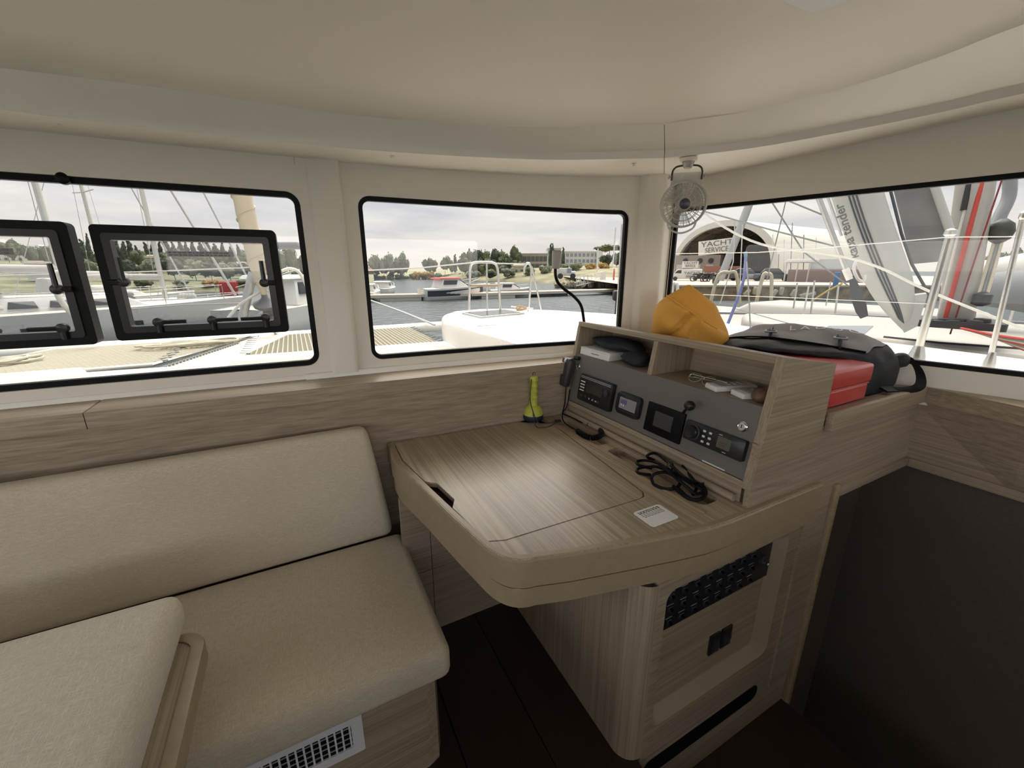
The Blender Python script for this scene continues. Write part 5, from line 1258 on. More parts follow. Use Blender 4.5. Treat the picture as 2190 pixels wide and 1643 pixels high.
# furled headsail on its stay with drum
fs_ = empty('furled_headsail', far(563, 655, 6.5), 'furled cream headsail on its forestay above the crossbeam', 'sail')
st_b, st_t = far(567, 640, 6.5), far(498, 330, 5.9)
pts = [st_b.lerp(st_t, k / 24) for k in range(25)]
sailc = mat('cream_sailcloth', (0.72, 0.64, 0.50), 0.85)
tube('rolled_sail', pts, [0.020 + 0.088 * min(1, k / 7) ** 0.8 - 0.004 * (k % 3) for k in range(25)], sailc, fs_, 14)
sp_pts = [st_b.lerp(st_t, 0.06 + 0.94 * k / 120) + Vector((cos(k * 0.32), sin(k * 0.32), 0.15 * cos(k * 0.32))) * (0.022 + 0.086 * min(1, (0.06 + 0.94 * k / 120) * 24 / 7) ** 0.8) for k in range(121)]
tube('leech_spiral', sp_pts, 0.010, mat('sail_edge', (0.62, 0.53, 0.40), 0.85), fs_, 5)
dz = (st_t - st_b).normalized(); a_ax, b_ax = frame_of(dz)
Mdr = Matrix(((a_ax.x, b_ax.x, dz.x, st_b.x), (a_ax.y, b_ax.y, dz.y, st_b.y), (a_ax.z, b_ax.z, dz.z, st_b.z), (0, 0, 0, 1)))
drm = mat('grey_furler', (0.20, 0.20, 0.21), 0.45)
lathe('furler_drum', [(0.05, -0.34), (0.06, -0.30), (0.12, -0.28), (0.13, -0.22), (0.06, -0.205), (0.06, -0.12), (0.15, -0.10), (0.155, -0.06), (0.09, -0.03), (0.04, 0.02), (0.03, 0.12)], drm, fs_, Mdr, 24)
tube('tack_fitting', [st_b - dz * 0.33, Vector((st_b.x + 0.06, st_b.y + 0.3, 0.55))], 0.03, M['steel'], fs_, 10)
tag(tube('bow_strut', [far(541, 583, 6.55), far(516, 692, 6.55)], 0.055, alu, None, 14), 'grey upright tube beside the furled headsail', 'strut')
tag(tube('pulpit_arch', smooth_path([far(200, 733, 6.9), far(190, 712, 6.9), far(128, 640, 6.9), far(118, 590, 6.9), far(128, 583, 6.9)], 5), 0.030, gel2, None, 8), 'bent white rail seen through the left hatch', 'rail')
tag(tube('bow_rail', smooth_path([far(680, 716, 6.65), far(676, 690, 6.6), far(670, 652, 6.6), far(645, 590, 6.6), far(622, 575, 6.6), far(598, 582, 6.6)], 6), 0.022, gel2, None, 8), 'curved white bow rail beside the left window edge', 'rail')
def line(name, pts, r, m, label, sm=0):
    p = [far(*q) for q in pts]; return tag(tube(name, smooth_path(p, sm) if sm else p, r, m, None, 6), label, 'rope')
line('lifeline', [(0, 590, 7.2), (320, 581, 7.0), (520, 573, 6.8), (590, 566, 6.6)], 0.010, ropew, 'white lifeline crossing the left window')
line('mooring_line', [(505, 615, 12.0), (640, 577, 9.0)], 0.018, ropew, 'white mooring line running behind the left hatch')
line('mooring_line', [(480, 690, 6.4), (515, 650, 6.45), (555, 625, 6.5)], 0.018, ropew, 'furling line leading down from the drum', 4)
line('mooring_line', [(270, 662, 9.0), (395, 652, 8.8), (530, 648, 8.2)], 0.010, ropew, 'slack white line above the water behind the left hatch')
line('mooring_line', [(785, 640, 9.0), (860, 667, 7.8), (930, 695, 6.9)], 0.016, ropew, 'white mooring line running down to the crossbeam')
line('lifeline', [(775, 579, 7.0), (900, 573, 6.6), (1008, 562, 6.3), (1130, 565, 6.2)], 0.011, ropew, 'white lifeline leading to the bow pulpit')

# --- port hull deck with hatch, pulpits, cleat
ph_ = empty('port_hull_deck', (2.9, 4.0, 0.4)); tag(ph_, 'white raised deck of the left hull ahead of the chart table window', 'deck', kind='structure')
hd = [(1.72, 1.78), (1.66, 2.4), (1.60, 3.1), (1.58, 4.2), (1.62, 5.0), (1.80, 5.6), (2.1, 6.0), (2.6, 6.15), (3.05, 6.0), (3.6, 5.4), (4.1, 4.4), (4.35, 3.2), (4.45, 1.5), (4.45, -2.8), (2.70, -2.8), (2.62, -0.5), (2.31, 0.6), (2.0, 1.68)]
prism('deck_shell', [Vector(p) for p in hd], -0.6, 0.852, deckw, ph_, r=0.10, seg=5, angle=60)
hq = [onz(u, v, 0.862) for u, v in ((988, 671), (1080, 664), (1122, 671), (1028, 680))]
hx_ = [Vector((p.x, p.y)) for p in hq]
prism('hatch_frame', hx_, 0.852, 0.878, alu, ph_, r=0.008)
hin = inset(hx_, 0.05); prism('hatch_glass', hin, 0.8785, 0.882, mat('smoked_acrylic', (0.10, 0.10, 0.10), 0.12), ph_)
hs = onz(1042, 695, 0.86); prism('deck_plate', rrect(hs.x - 0.12, hs.x + 0.12, hs.y - 0.02, hs.y + 0.02, 0.02), 0.852, 0.858, alu, ph_)
pul = empty('bow_pulpit', far(1040, 663, 6.3), 'stainless bow pulpit arch with a seat slat', 'pulpit')
def P3(u, v, d=6.2): return far(u, v, d)
tube('arch', smooth_path([P3(1003, 664), P3(1005, 600), P3(1006, 575), P3(1012, 563), P3(1035, 561), P3(1056, 563), P3(1064, 575), P3(1067, 610), P3(1070, 664)], 4), 0.019, M['steel'], pul, 10)
tube('middle_post', [P3(1041, 562, 6.25), P3(1042, 664, 6.25)], 0.014, M['steel'], pul, 8)
prism('seat_slat', rrect(0, 60 * mpp(1035, 611, 6.2), -0.08, 0.10, 0.02), 0, 0.03, mat('teak_slat', (0.55, 0.44, 0.30), 0.6), pul, M=local(1006, 613, 6.2))
pu2 = empty('side_pulpit', far(1140, 664, 6.0), 'A-shaped stainless rail right of the bow pulpit', 'pulpit')
tube('rail', smooth_path([far(1130, 667, 6.0), far(1136, 590, 6.0), (far(1134, 568, 6.0)), far(1128, 563, 6.0), far(1122, 572, 6.0), far(1121, 585, 6.0)], 4), 0.016, M['steel'], pu2, 8)
tube('brace', [far(1137, 570, 6.0), far(1158, 663, 6.0)], 0.013, M['steel'], pu2, 8)
cl = empty('mooring_cleat', far(1110, 661, 5.7), 'cleat with orange-brown rope beside the deck hatch', 'cleat')
tube('cleat_bar', [far(1093, 657, 5.7), far(1140, 661, 5.7)], 0.014, M['steel'], cl, 8)
tube('rope_turns', smooth_path([far(u, v, 5.7) for u, v in ((1102, 660), (1112, 655), (1122, 661), (1106, 663), (1116, 657), (1126, 660), (1110, 662))], 5), 0.018, mat('tan_rope', (0.55, 0.38, 0.24), 0.9), cl, 6)
# ladder and post seen at the right edge of the middle window
for k, (pa_, pb_, lab) in enumerate((((1330, 480, 4.6), (1318, 692, 4.6), 'steel stay beside the middle window right edge'), ((1339, 545, 4.4), (1328, 690, 4.4), 'second thin steel stay at the middle window right edge'))):
    tag(tube('rigging_wire', [far(*pa_), far(*pb_)], 0.009, M['steel'], None, 8), lab, 'wire')
ob = empty('outboard_engine', far(1318, 640, 16), 'dark outboard engine on a stern behind the middle window edge', 'engine')
Mo = local(1318, 655, 16, rot=20); s_ = mpp(1318, 650, 16)
box('engine_cowl', -8 * s_, 6 * s_, -0.15, 0.15, 12 * s_, 34 * s_, M['dark'], ob, 0.06, 3, M=Mo); box('engine_leg', -2 * s_, 2 * s_, -0.06, 0.06, -25 * s_, 12 * s_, M['dark'], ob, 0.02, 2, M=Mo)

# --- own stanchions and lifelines on the right side
for (b_, t_, rr, lab) in (((1958, 770), (2031, 506), 0.021, 'thick stainless stanchion outside the right window'), ((2113, 786), (2187, 470), 0.013, 'tall thin stanchion near the right edge of the side window')):
    base = onz(*b_, 0.90); q = ray(*t_); t = hypot(base.x, base.y) / hypot(q.x, q.y); top_ = O + q * t; top_.x, top_.y = base.x + (top_.x - base.x) * 1, base.y + (top_.y - base.y) * 1
    o = empty('stanchion', base, lab, 'stanchion', 'stanchions on the right side deck')
    tube('post', [base, top_], rr, M['steel'], o, 10); lathe('cap', [(rr, 0), (rr * 1.5, 0.01), (rr * 1.3, 0.035), (rr * 0.4, 0.045)], M['steel'], o, Matrix.Translation(top_), 12)
    lathe('socket', [(rr * 2.2, 0), (rr * 2.0, 0.03), (rr * 1.2, 0.09)], M['steel'], o, Matrix.Translation(base), 12)
line('lifeline', [(1420, 543, 3.4), (1620, 540, 3.45), (1800, 527, 3.5), (2030, 507, 3.55), (2230, 506, 3.7)], 0.0032, M['steel'], 'upper lifeline wire across the right window')
line('lifeline', [(1450, 628, 3.6), (1700, 637, 3.6), (1985, 650, 3.6)], 0.0026, M['steel'], 'lower lifeline wire across the right window')

# ------------------------------------------------------------------ boats
def hull_sections(L, B, Hf, Ha, draft=0.25, n=14, flare=0.25, transom=0.75):
    """lofted hull along +x (bow), deck edge height Hf at bow, Ha aft"""
    rows = []
    for i in range(n + 1):
        t = i / n; x = -L / 2 + L * t
        w = B / 2 * (transom + (1 - transom) * sin(min(1, t / 0.45) * pi / 2)) * (1 - max(0, (t - 0.5) / 0.5) ** 2.3)
        h = Ha + (Hf - Ha) * t ** 1.6; kz = -draft * (1 - max(0, (t - 0.7) / 0.3) ** 2)
        w = max(w, 0.015)
        wl_w = w * (1 - flare * (0.3 + 0.7 * t))
        rows.append([(x, -w, h), (x, -w * 0.97, h * 0.62), (x, -wl_w, 0.02), (x * 1.0, 0, kz), (x, wl_w, 0.02), (x, w * 0.97, h * 0.62), (x, w, h)])
        if i == n: rows[-1] = [(x + 0.10 * L * 0.25 * (p[2] / Hf), p[1], p[2]) for p in rows[-1]]
    return rows
def hull(parent, Mx, L, B, Hf, Ha, m_hull, m_deck, stripe=None, **kw):
    R = hull_sections(L, B, Hf, Ha, **kw); n = len(R); vs = [Mx @ Vector(p) for r in R for p in r]; fs = []
    for i in range(n - 1):
        for k in range(6): fs.append((i * 7 + k, i * 7 + k + 1, i * 7 + 8 + k, i * 7 + 7 + k))
    fs.append(tuple(range(7)))
    data('hull', vs, fs, m_hull, parent, smooth=True)
    dv = []; df = []
    for r in R:
        w = r[6][1] * 0.985; dv += [Mx @ Vector((r[0][0], -w, r[0][2] - 0.02)), Mx @ Vector((r[0][0], 0, r[0][2] + 0.04)), Mx @ Vector((r[0][0], w, r[0][2] - 0.02))]
    for i in range(n - 1):
        for k in range(2): df.append((3 * i + k, 3 * i + k + 1, 3 * i + 4 + k, 3 * i + 3 + k))
    data('deck', dv, df, m_deck, parent, smooth=True)
    if stripe:
        m_s, f0, f1 = stripe; sv = []; sf2 = []
        for r in R:
            for s in (-1, 1):
                for f in (f0, f1):
                    h = r[0][2]; z = 0.02 + (h - 0.02) * f; a, b = r[2], r[1]
                    t = min(1, f / 0.62); y = (abs(a[1]) + (abs(b[1]) - abs(a[1])) * t) if f <= 0.62 else (abs(b[1]) + (abs(r[0][1]) - abs(b[1])) * (f - 0.62) / 0.38)
                    sv.append(Mx @ Vector((r[0][0], s * (y + 0.012), z)))
        for i in range(n - 1):
            for s in (0, 2): sf2.append((4 * i + s, 4 * i + s + 1, 4 * i + 5 + s, 4 * i + 4 + s))
        data('hull_stripe', sv, sf2, m_s, parent, smooth=True)
dkglass = mat('dark_boat_glass', (0.05, 0.055, 0.06), 0.1); navyh = mat('navy_hull_band', (0.035, 0.042, 0.06), 0.3); greyb = mat('grey_boat_stripe', (0.30, 0.31, 0.33), 0.4)
canvas = mat('pale_canvas', (0.66, 0.64, 0.60), 0.9); canvasg = mat('grey_canvas', (0.25, 0.26, 0.27), 0.9); redc = mat('red_cover', (0.55, 0.06, 0.06), 0.7)
def wedge(name, x0, x1, xt0, xt1, w0, w1, z0, z1, m, parent, Mx, r=0.04):
    """cabin block: base from x0..x1, top from xt0..xt1"""
    vs = [(x0, -w0, z0), (x1, -w0, z0), (x1, w0, z0), (x0, w0, z0), (xt0, -w1, z1), (xt1, -w1, z1), (xt1, w1, z1), (xt0, w1, z1)]
    bm = bmesh.new(); v = [bm.verts.new(p) for p in vs]
    for f in ((3, 2, 1, 0), (4, 5, 6, 7), (0, 1, 5, 4), (1, 2, 6, 5), (2, 3, 7, 6), (3, 0, 4, 7)): bm.faces.new([v[i] for i in f])
    if r: bmesh.ops.bevel(bm, geom=bm.edges[:], offset=r, segments=2, profile=0.5, affect='EDGES', clamp_overlap=True)
    bmesh.ops.transform(bm, matrix=Mx, verts=bm.verts[:]); return finish(name, bm, m, parent, angle=40)
def motorboat(u, v, d, L, B, rot, label, stripe=None, red=False, size=1.0, name='motorboat'):
    Mx = local(u, v, d, WZ, rot); o = empty(name, Mx.translation, label, 'boat', 'motorboats in the marina')
    hull(o, Mx, L, B, 0.20 * L * size, 0.15 * L * size, gel, gel2, stripe)
    h = 0.155 * L * size
    wedge('cabin', -0.28 * L, 0.22 * L, -0.24 * L, 0.02 * L, 0.36 * B, 0.30 * B, h, h + 0.13 * L, gel, o, Mx)
    wedge('windscreen', -0.05 * L, 0.19 * L, -0.02 * L, 0.05 * L, 0.345 * B, 0.30 * B, h + 0.03 * L, h + 0.125 * L, dkglass, o, Mx, 0.02)
    wedge('side_glass', -0.24 * L, -0.03 * L, -0.22 * L, 0.0 * L, 0.362 * B, 0.312 * B, h + 0.055 * L, h + 0.115 * L, dkglass, o, Mx, 0.01)
    wedge('roof', -0.30 * L, 0.06 * L, -0.28 * L, 0.04 * L, 0.33 * B, 0.31 * B, h + 0.13 * L, h + 0.15 * L, redc if red else gel, o, Mx, 0.02)
    for s in (-1, 1): tube('bow_rail', [Mx @ Vector(p) for p in ((0.05 * L, s * 0.44 * B, 0.20 * L * size), (0.30 * L, s * 0.34 * B, 0.26 * L * size), (0.46 * L, s * 0.08 * B, 0.29 * L * size))], 0.02, M['steel'], o, 6)
    return o, Mx
def sailboat(u, v, d, L, B, rot, label, mast_px=None, spread=None, hood=True, bimini=False, stripe=(greyb, 0.06, 0.13), mast_h=12, name='sailing_yacht'):
    Mx = local(u, v, d, WZ, rot); o = empty(name, Mx.translation, label, 'sailboat', 'sailing yachts in the marina')
    hull(o, Mx, L, B, 0.125 * L, 0.105 * L, gel, gel2, stripe, flare=0.15)
    h = 0.11 * L
    wedge('coachroof', -0.12 * L, 0.24 * L, -0.10 * L, 0.16 * L, 0.26 * B, 0.20 * B, h, h + 0.042 * L, gel, o, Mx)
    for s in (-1, 1):
        for k in range(3): wedge('cabin_window', -0.06 * L + 0.075 * L * k, -0.005 * L + 0.075 * L * k, -0.055 * L + 0.075 * L * k, -0.01 * L + 0.075 * L * k, 0.264 * B, 0.222 * B, h + 0.012 * L, h + 0.030 * L, dkglass, o, Mx, 0.005) if s > 0 else None
    for k in range(3): wedge('hull_port', -0.05 * L + 0.10 * L * k, -0.01 * L + 0.10 * L * k, -0.05 * L + 0.10 * L * k, -0.01 * L + 0.10 * L * k, 0.505 * B * (0.99 - 0.02 * k), 0.507 * B * (0.99 - 0.02 * k), h * 0.58, h * 0.70, dkglass, o, Mx, 0)
    if hood: wedge('sprayhood', -0.22 * L, -0.06 * L, -0.21 * L, -0.13 * L, 0.27 * B, 0.22 * B, h + 0.01 * L, h + 0.115 * L, canvas, o, Mx, 0.12); wedge('sprayhood_window', -0.15 * L, -0.058 * L, -0.14 * L, -0.11 * L, 0.22 * B, 0.17 * B, h + 0.05 * L, h + 0.10 * L, canvasg, o, Mx, 0.03)
    if bimini: wedge('bimini', -0.44 * L, -0.24 * L, -0.43 * L, -0.25 * L, 0.34 * B, 0.30 * B, h + 0.175 * L, h + 0.195 * L, canvasg, o, Mx, 0.03)
    mb = Mx @ Vector((0.06 * L, 0, h))
    mast = tube('mast', [mb, mb + Vector((0, 0, mast_h))], [0.10, 0.075], gel2, o, 10)
    if spread:
        for z in spread:
            c = mb + Vector((0, 0, z)); a = Mx.to_3x3() @ Vector((0, 1, 0)); tube('spreader', [c - a * 1.15 + Vector((0, 0, 0.06)), c, c + a * 1.15 + Vector((0, 0, 0.06))], 0.03, gel2, mast, 6)
    bow_p, st_p = Mx @ Vector((0.49 * L, 0, 0.13 * L)), Mx @ Vector((-0.48 * L, 0, 0.11 * L)); top = mb + Vector((0, 0, mast_h))
    tube('forestay', [bow_p, top], [0.05, 0.02], canvas, o, 6); tube('backstay', [st_p, top], 0.012, M['steel'], o, 5)
    tube('boom', [mb + Vector((0, 0, 1.3)), Mx @ Vector((-0.30 * L, 0, h + 1.35))], 0.13, canvas, o, 8)
    for s in (-1, 1):
        tube('shroud', [Mx @ Vector((0.05 * L, s * 0.47 * B, h)), top], 0.012, M['steel'], o, 5)
        tube('guard_rail', [Mx @ Vector((0.44 * L, s * 0.12 * B, 0.17 * L)), Mx @ Vector((0.15 * L, s * 0.42 * B, 0.155 * L)), Mx @ Vector((-0.45 * L, s * 0.40 * B, 0.15 * L))], 0.012, M['steel'], o, 5)
        for k in range(6):
            t = k / 5; x = 0.44 - 0.88 * t; y = s * (0.12 + 0.30 * min(1, t / 0.33)) * B; tube('guard_post', [Mx @ Vector((x * L, y, 0.11 * L)), Mx @ Vector((x * L, y, 0.165 * L))], 0.015, M['steel'], o, 5)
    return o, Mx
# left window: two yachts broadside, more masts behind, a launch at the right
sailboat(95, 690, 20.5, 11.5, 3.7, 2, 'white sailing yacht lying broadside behind the left hatch', None, [5.3], True, True, mast_h=13)
ob, Mx = sailboat(330, 672, 24.5, 8.6, 3.0, 6, 'white sailing yacht with pale sprayhood behind the right hatch', None, [6.6], True, False, mast_h=12)
for k in range(5):
    p = Mx @ Vector((8.6 * (0.40 - 0.045 * k), -1.55 + 0.12 * (4 - k) * 0.4 - 0.2 + 0.1 * k, 0.55))
    tag(lathe('fender', [(0.03, 0.34), (0.09, 0.28), (0.12, 0.16), (0.12, -0.16), (0.09, -0.28), (0.03, -0.34)], mat('white_fender', (0.70, 0.69, 0.62), 0.5) if k == 0 else bpy.data.materials['white_fender'], None, local(388 + 7 * k, 644, 24.0 - 0.2 * k), 12), ['first', 'second', 'third', 'fourth', 'fifth'][k] + ' white fender from left at the bow of the yacht behind the right hatch', 'fender', 'fenders on the yacht behind the right hatch')
sailboat(208, 640, 33, 9.5, 3.2, 20, 'sailing yacht moored beyond the gap between the hatches', None, [5.5], True, False, mast_h=13, name='sailing_yacht')
lo, Mx = motorboat(645, 662, 19.5, 7.2, 2.9, 60, 'white motor launch with hardtop at the right edge of the left window', None, False, 1.15)
for s in (-1, 1): tube('tower_post', [Mx @ Vector((-0.5, s * 0.8, 1.9)), Mx @ Vector((-0.6, s * 0.8, 3.35))], 0.05, gel2, lo, 6)
wedge('tower_top', -1.3, 0.3, -1.25, 0.25, 0.95, 0.9, 3.35, 3.55, canvasg, lo, Mx, 0.05)
# middle window: pontoon, cruiser, small launch, inflatable with two outboards
motorboat(970, 640, 38.5, 6.0, 2.9, 28, 'motor cruiser with dark hull band and red canopy at the pontoon', (navyh, 0.34, 0.86), True, 1.05)
motorboat(822, 623, 47, 4.6, 2.3, 78, 'small white cabin boat left of the motor cruiser', None, False, 1.0)
motorboat(787, 626, 40, 4.5, 2.1, 80, 'white boat cut off by the left edge of the middle window', None, False, 1.0)
ri, Mx = motorboat(1090, 634, 43, 4.6, 2.2, 24, 'small grey and white boat with outboards right of the motor cruiser', (greyb, 0.3, 0.8), False, 0.85)
for k in range(2): box('outboard', -2.7, -2.3, -0.6 + 0.8 * k, -0.2 + 0.8 * k, 0.5, 1.25, gel, ri, 0.08, 2, M=Mx)
pon = empty('pontoon', far(1030, 630, 45), 'long floating pontoon crossing the harbour in the middle window', 'pontoon')
plank_m = mat('pontoon_boards', (0.62, 0.50, 0.38), 0.8, var=0.2, vscale=3); conc = mat('pontoon_float', (0.60, 0.57, 0.50), 0.8)
pa_ = [onz(420, 645, WZ + 0.42), onz(785, 633, WZ + 0.42), onz(1000, 629, WZ + 0.42), onz(1320, 620, WZ + 0.42)]
for i in range(3):
    a, b = pa_[i], pa_[i + 1]; dd = (b - a); Ln = dd.length; Mx = basis((a.x, a.y, WZ), dd, Vector((-dd.y, dd.x, 0)))
    box('walkway', 0, Ln, -0.9, 0.9, 0.42, 0.52, plank_m, pon, M=Mx); box('edge_beam', 0, Ln, -0.98, -0.90, 0.28, 0.50, conc, pon, M=Mx)
    for k in range(int(Ln / 6)): box('float_block', 1.0 + 6 * k, 4.4 + 6 * k, -0.92, 0.9, -0.2, 0.40, conc if (k + i) % 3 else M['dark'], pon, M=Mx)
tag(box('fuel_box', -0.5, 0.5, -0.4, 0.4, 0, 0.9, redc, None, 0.06, 2, M=local(491, 632, 34)), 'red box standing on the pontoon behind the right hatch', 'box')
tag(tube('red_flag_pole', [far(508, 632, 34), far(507, 600, 34)], 0.05, redc, None, 6), 'red flag pole on the pontoon beside the red box', 'flag')

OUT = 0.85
# ------------------------------------------------------------------ shore
grass = mat('dry_grass_bank', (0.30, 0.28, 0.17), 0.95, var=0.35, vscale=0.25); earth = mat('scrub_hillside', (0.22, 0.22, 0.13), 0.95, var=0.5, vscale=0.35)
def bank(name, rows, m, label, cat='bank'):
    """land surface through rows of points, near shore to far"""
    vs = [p for r in rows for p in r]; n = len(rows[0]); fs = []
    for j in range(len(rows) - 1):
        for i in range(n - 1): fs.append((j * n + i, j * n + i + 1, (j + 1) * n + i + 1, (j + 1) * n + i))
    return tag(data(name, vs, fs, m, None, smooth=True), label, cat, kind='structure')
us = [-140, 0, 100, 200, 300, 400, 500, 600, 700, 800]
def row(dists, zs): return [Vector((far(u, 600, d).x, far(u, 600, d).y, z)) for u, d, z in zip(us, dists, zs)]
bank('left_hillside', [row([62] * 10, [WZ - .1] * 10), row([64] * 10, [WZ + 0.6] * 10), row([85] * 10, [0.8, 0.8, 0.8, 0.7, 0.5, 0.2, -0.1, -0.3, -0.5, -0.6]), row([115] * 10, [3.6, 3.6, 3.5, 3.2, 2.9, 2.4, 1.8, 1.2, 0.8, 0.3]), row([150] * 10, [2] * 10)], earth, 'scrub covered hillside across the harbour in the left window', 'hill')
us = [770, 860, 940, 1010, 1090, 1170, 1250, 1330, 1420]
bank('far_shore', [row([118, 118, 116, 105, 92, 82, 74, 68, 62], [WZ - .1] * 9), row([119, 119, 117, 106, 93, 83, 75, 69, 63], [WZ + .5] * 9), row([140, 140, 138, 125, 112, 105, 98, 92, 86], [0.2, 0.2, 0.6, 1.3, 1.6, 1.8, 1.8, 1.6, 1.6]), row([240] * 9, [1.5, 1.5, 2.0, 4.0, 5.0, 5.5, 5.5, 5.0, 4.0])], grass, 'dry grass shore across the harbour in the middle window')
# trees
leafc = {}
def leaf(name, c):
    m = mat(name, c, 0.9, var=0.55, vscale=1.3); leafc[name] = m; return m
l_dark, l_mid, l_grey, l_yel = leaf('dark_cypress_leaf', (0.075, 0.095, 0.06)), leaf('olive_green_leaf', (0.14, 0.165, 0.085)), leaf('grey_green_leaf', (0.21, 0.235, 0.155)), leaf('ochre_reed', (0.42, 0.27, 0.09))
bark = mat('brown_bark', (0.10, 0.075, 0.055), 0.95)
def crown_mesh(name, kind, seed):
    random.seed(seed); bm = bmesh.new()
    if kind == 'round': blobs = [(random.uniform(-.28, .28), random.uniform(-.25, .25), random.uniform(.42, .78), random.uniform(.16, .27)) for _ in range(11)]
    elif kind == 'cypress': blobs = [(random.uniform(-.03, .03), random.uniform(-.03, .03), .10 + .085 * k, .105 * (1 - (k / 10.5) ** 1.6) + .012) for k in range(10)]
    elif kind == 'pine': blobs = [(random.uniform(-.42, .42), random.uniform(-.35, .35), .80 + random.uniform(-.06, .07), random.uniform(.12, .19)) for _ in range(14)]
    else: blobs = [(random.uniform(-.42, .42), random.uniform(-.3, .3), random.uniform(.18, .6), random.uniform(.16, .26)) for _ in range(12)]
    for (x, y, z, r) in blobs:
        res = bmesh.ops.create_icosphere(bm, subdivisions=2, radius=r)
        for v in res['verts']:
            d = v.co.normalized(); v.co = d * r * random.uniform(0.78, 1.22)
            if kind == 'pine': v.co.z *= 0.55
            if kind == 'cypress': v.co.z *= 1.5
            v.co += Vector((x, y, z))
        for _ in range(34):   # ragged tufts
            d = Vector((random.gauss(0, 1), random.gauss(0, 1), random.gauss(0, 1))).normalized(); c = Vector((x, y, z)) + Vector((d.x, d.y, d.z * (1.5 if kind == 'cypress' else .55 if kind == 'pine' else 1))) * r * random.uniform(.95, 1.25)
            a = Vector((random.gauss(0, 1), random.gauss(0, 1), random.gauss(0, 1))).normalized() * r * .30; b = d.cross(a).normalized() * r * .22
            bm.faces.new([bm.verts.new(c + a), bm.verts.new(c + b), bm.verts.new(c - a * .6 - b)])
    me = bpy.data.meshes.new(name); bm.to_mesh(me); bm.free(); return me
CR = {k: [crown_mesh('crown', k, s + i * 13) for i in range(n)] for (k, n, s) in (('round', 3, 40), ('cypress', 2, 80), ('pine', 1, 120), ('bush', 2, 160))}
tb_ = bmesh.new(); add_lathe(tb_, [(0.035, -0.05), (0.025, 0.3), (0.018, 0.6)], 8); TRUNK = bpy.data.meshes.new('trunk'); tb_.to_mesh(TRUNK); tb_.free(); TRUNK.materials.append(bark)
CM = {}
def tree(kind, u, vb, vt, d, wpx, m, label, group, i=0):
    key = (kind, i % len(CR[kind]), m.name)
    if key not in CM: me = CR[kind][i % len(CR[kind])].copy(); me.materials.clear(); me.materials.append(m); CM[key] = me
    b, t = far(u, vb, d), far(u, vt, d); h = (t.z - b.z) / (0.97 if kind != 'bush' else 0.82); w = wpx * mpp(u, vb, d)
    base_w = {'round': 0.95, 'cypress': 0.22, 'pine': 1.05, 'bush': 1.25}[kind]
    o = empty({'round': 'leafy_tree', 'cypress': 'cypress_tree', 'pine': 'umbrella_pine', 'bush': 'shrub'}[kind], b, label, 'tree' if kind != 'bush' else 'shrub', group)
    S = Matrix.Translation(b) @ Matrix.Rotation(i * 1.7, 4, 'Z') @ Matrix.Diagonal((w / base_w, w / base_w, h, 1))
    inst('crown', CM[key], S, o)
    if kind != 'bush': inst('trunk', TRUNK, Matrix.Translation(b) @ Matrix.Diagonal((max(w * .5, .5), max(w * .5, .5), h * (1.25 if kind == 'pine' else 1), 1)), o)
    return o
random.seed(31)
ORD = ['first', 'second', 'third', 'fourth', 'fifth', 'sixth', 'seventh', 'eighth', 'ninth', 'tenth', 'eleventh', 'twelfth', 'thirteenth', 'fourteenth', 'fifteenth', 'sixteenth', 'seventeenth', 'eighteenth', 'nineteenth', 'twentieth', 'twenty-first', 'twenty-second', 'twenty-third', 'twenty-fourth']
G1 = 'trees on the hillside across the harbour'
for i, u in enumerate(list(range(-90, 60, 26))): tree('round', u + random.randint(-6, 6), 560, 522 + random.randint(-8, 8), 96 + random.randint(-6, 6), 46, l_mid, ORD[i] + ' from left, leafy tree on the hillside at the far left of the left window', G1, i)
for i, u in enumerate((75, 100, 118)): tree('round', u, 575, 528, 92, 40, l_grey, ORD[i] + ' from left, grey-green tree beside the hillside house left of the hatch gap', G1, i)
for i, (u, vt) in enumerate(((158, 512), (172, 500), (186, 508), (200, 498), (214, 512), (243, 512), (258, 505), (272, 515), (286, 508), (300, 520), (320, 512), (335, 506), (350, 510), (365, 503), (378, 512), (392, 508), (405, 516), (420, 510), (436, 514), (450, 510), (466, 518), (482, 513), (500, 520), (515, 522))):
    tree('cypress', u, 566, vt + random.randint(-3, 3), 104 + random.randint(-8, 8), 13 + random.randint(0, 5), l_dark, ORD[i] + ' from left, dark cypress in the row along the hilltop', 'cypresses along the hilltop', i)
for i, (u, vb, vt, w) in enumerate(sorted(((165, 592, 545, 40), (195, 600, 555, 44), (250, 590, 548, 40), (285, 596, 556, 46), (330, 600, 558, 46), (375, 598, 552, 48), (420, 600, 555, 50), (455, 605, 562, 46), (495, 606, 560, 48), (535, 608, 560, 46), (565, 606, 548, 36), (600, 606, 540, 44), (630, 606, 530, 40), (655, 608, 545, 36), (300, 575, 535, 40), (350, 578, 538, 40), (400, 578, 535, 44), (440, 580, 540, 40), (480, 582, 540, 44), (520, 584, 538, 44)))):
    tree('round', u, vb, vt, 78 if vb > 588 else 94, w, (l_mid, l_grey, l_mid, l_dark)[i % 4], ORD[i] + ' from left, leafy tree on the slope below the hilltop cypresses', G1, i)
for i, (u, w) in enumerate(((170, 40), (240, 46), (310, 44), (390, 50), (450, 44), (520, 46), (590, 40))): tree('bush', u, 613, 596, 64, w, (l_grey, l_yel, l_mid)[i % 3] if i != 1 else l_grey, ORD[i] + ' from left, low shrub along the water edge in the left window', 'shrubs along the left shore', i)
G2 = 'trees on the far shore'
for i, (u, vt, w) in enumerate(((776, 556, 26), (803, 545, 26), (822, 552, 24), (838, 544, 26), (852, 551, 24), (865, 543, 22))): tree('round', u, 599, vt, 118, w, l_grey, ORD[i] + ' from left, grey-green tree in the clump at the left end of the far shore', G2, i)
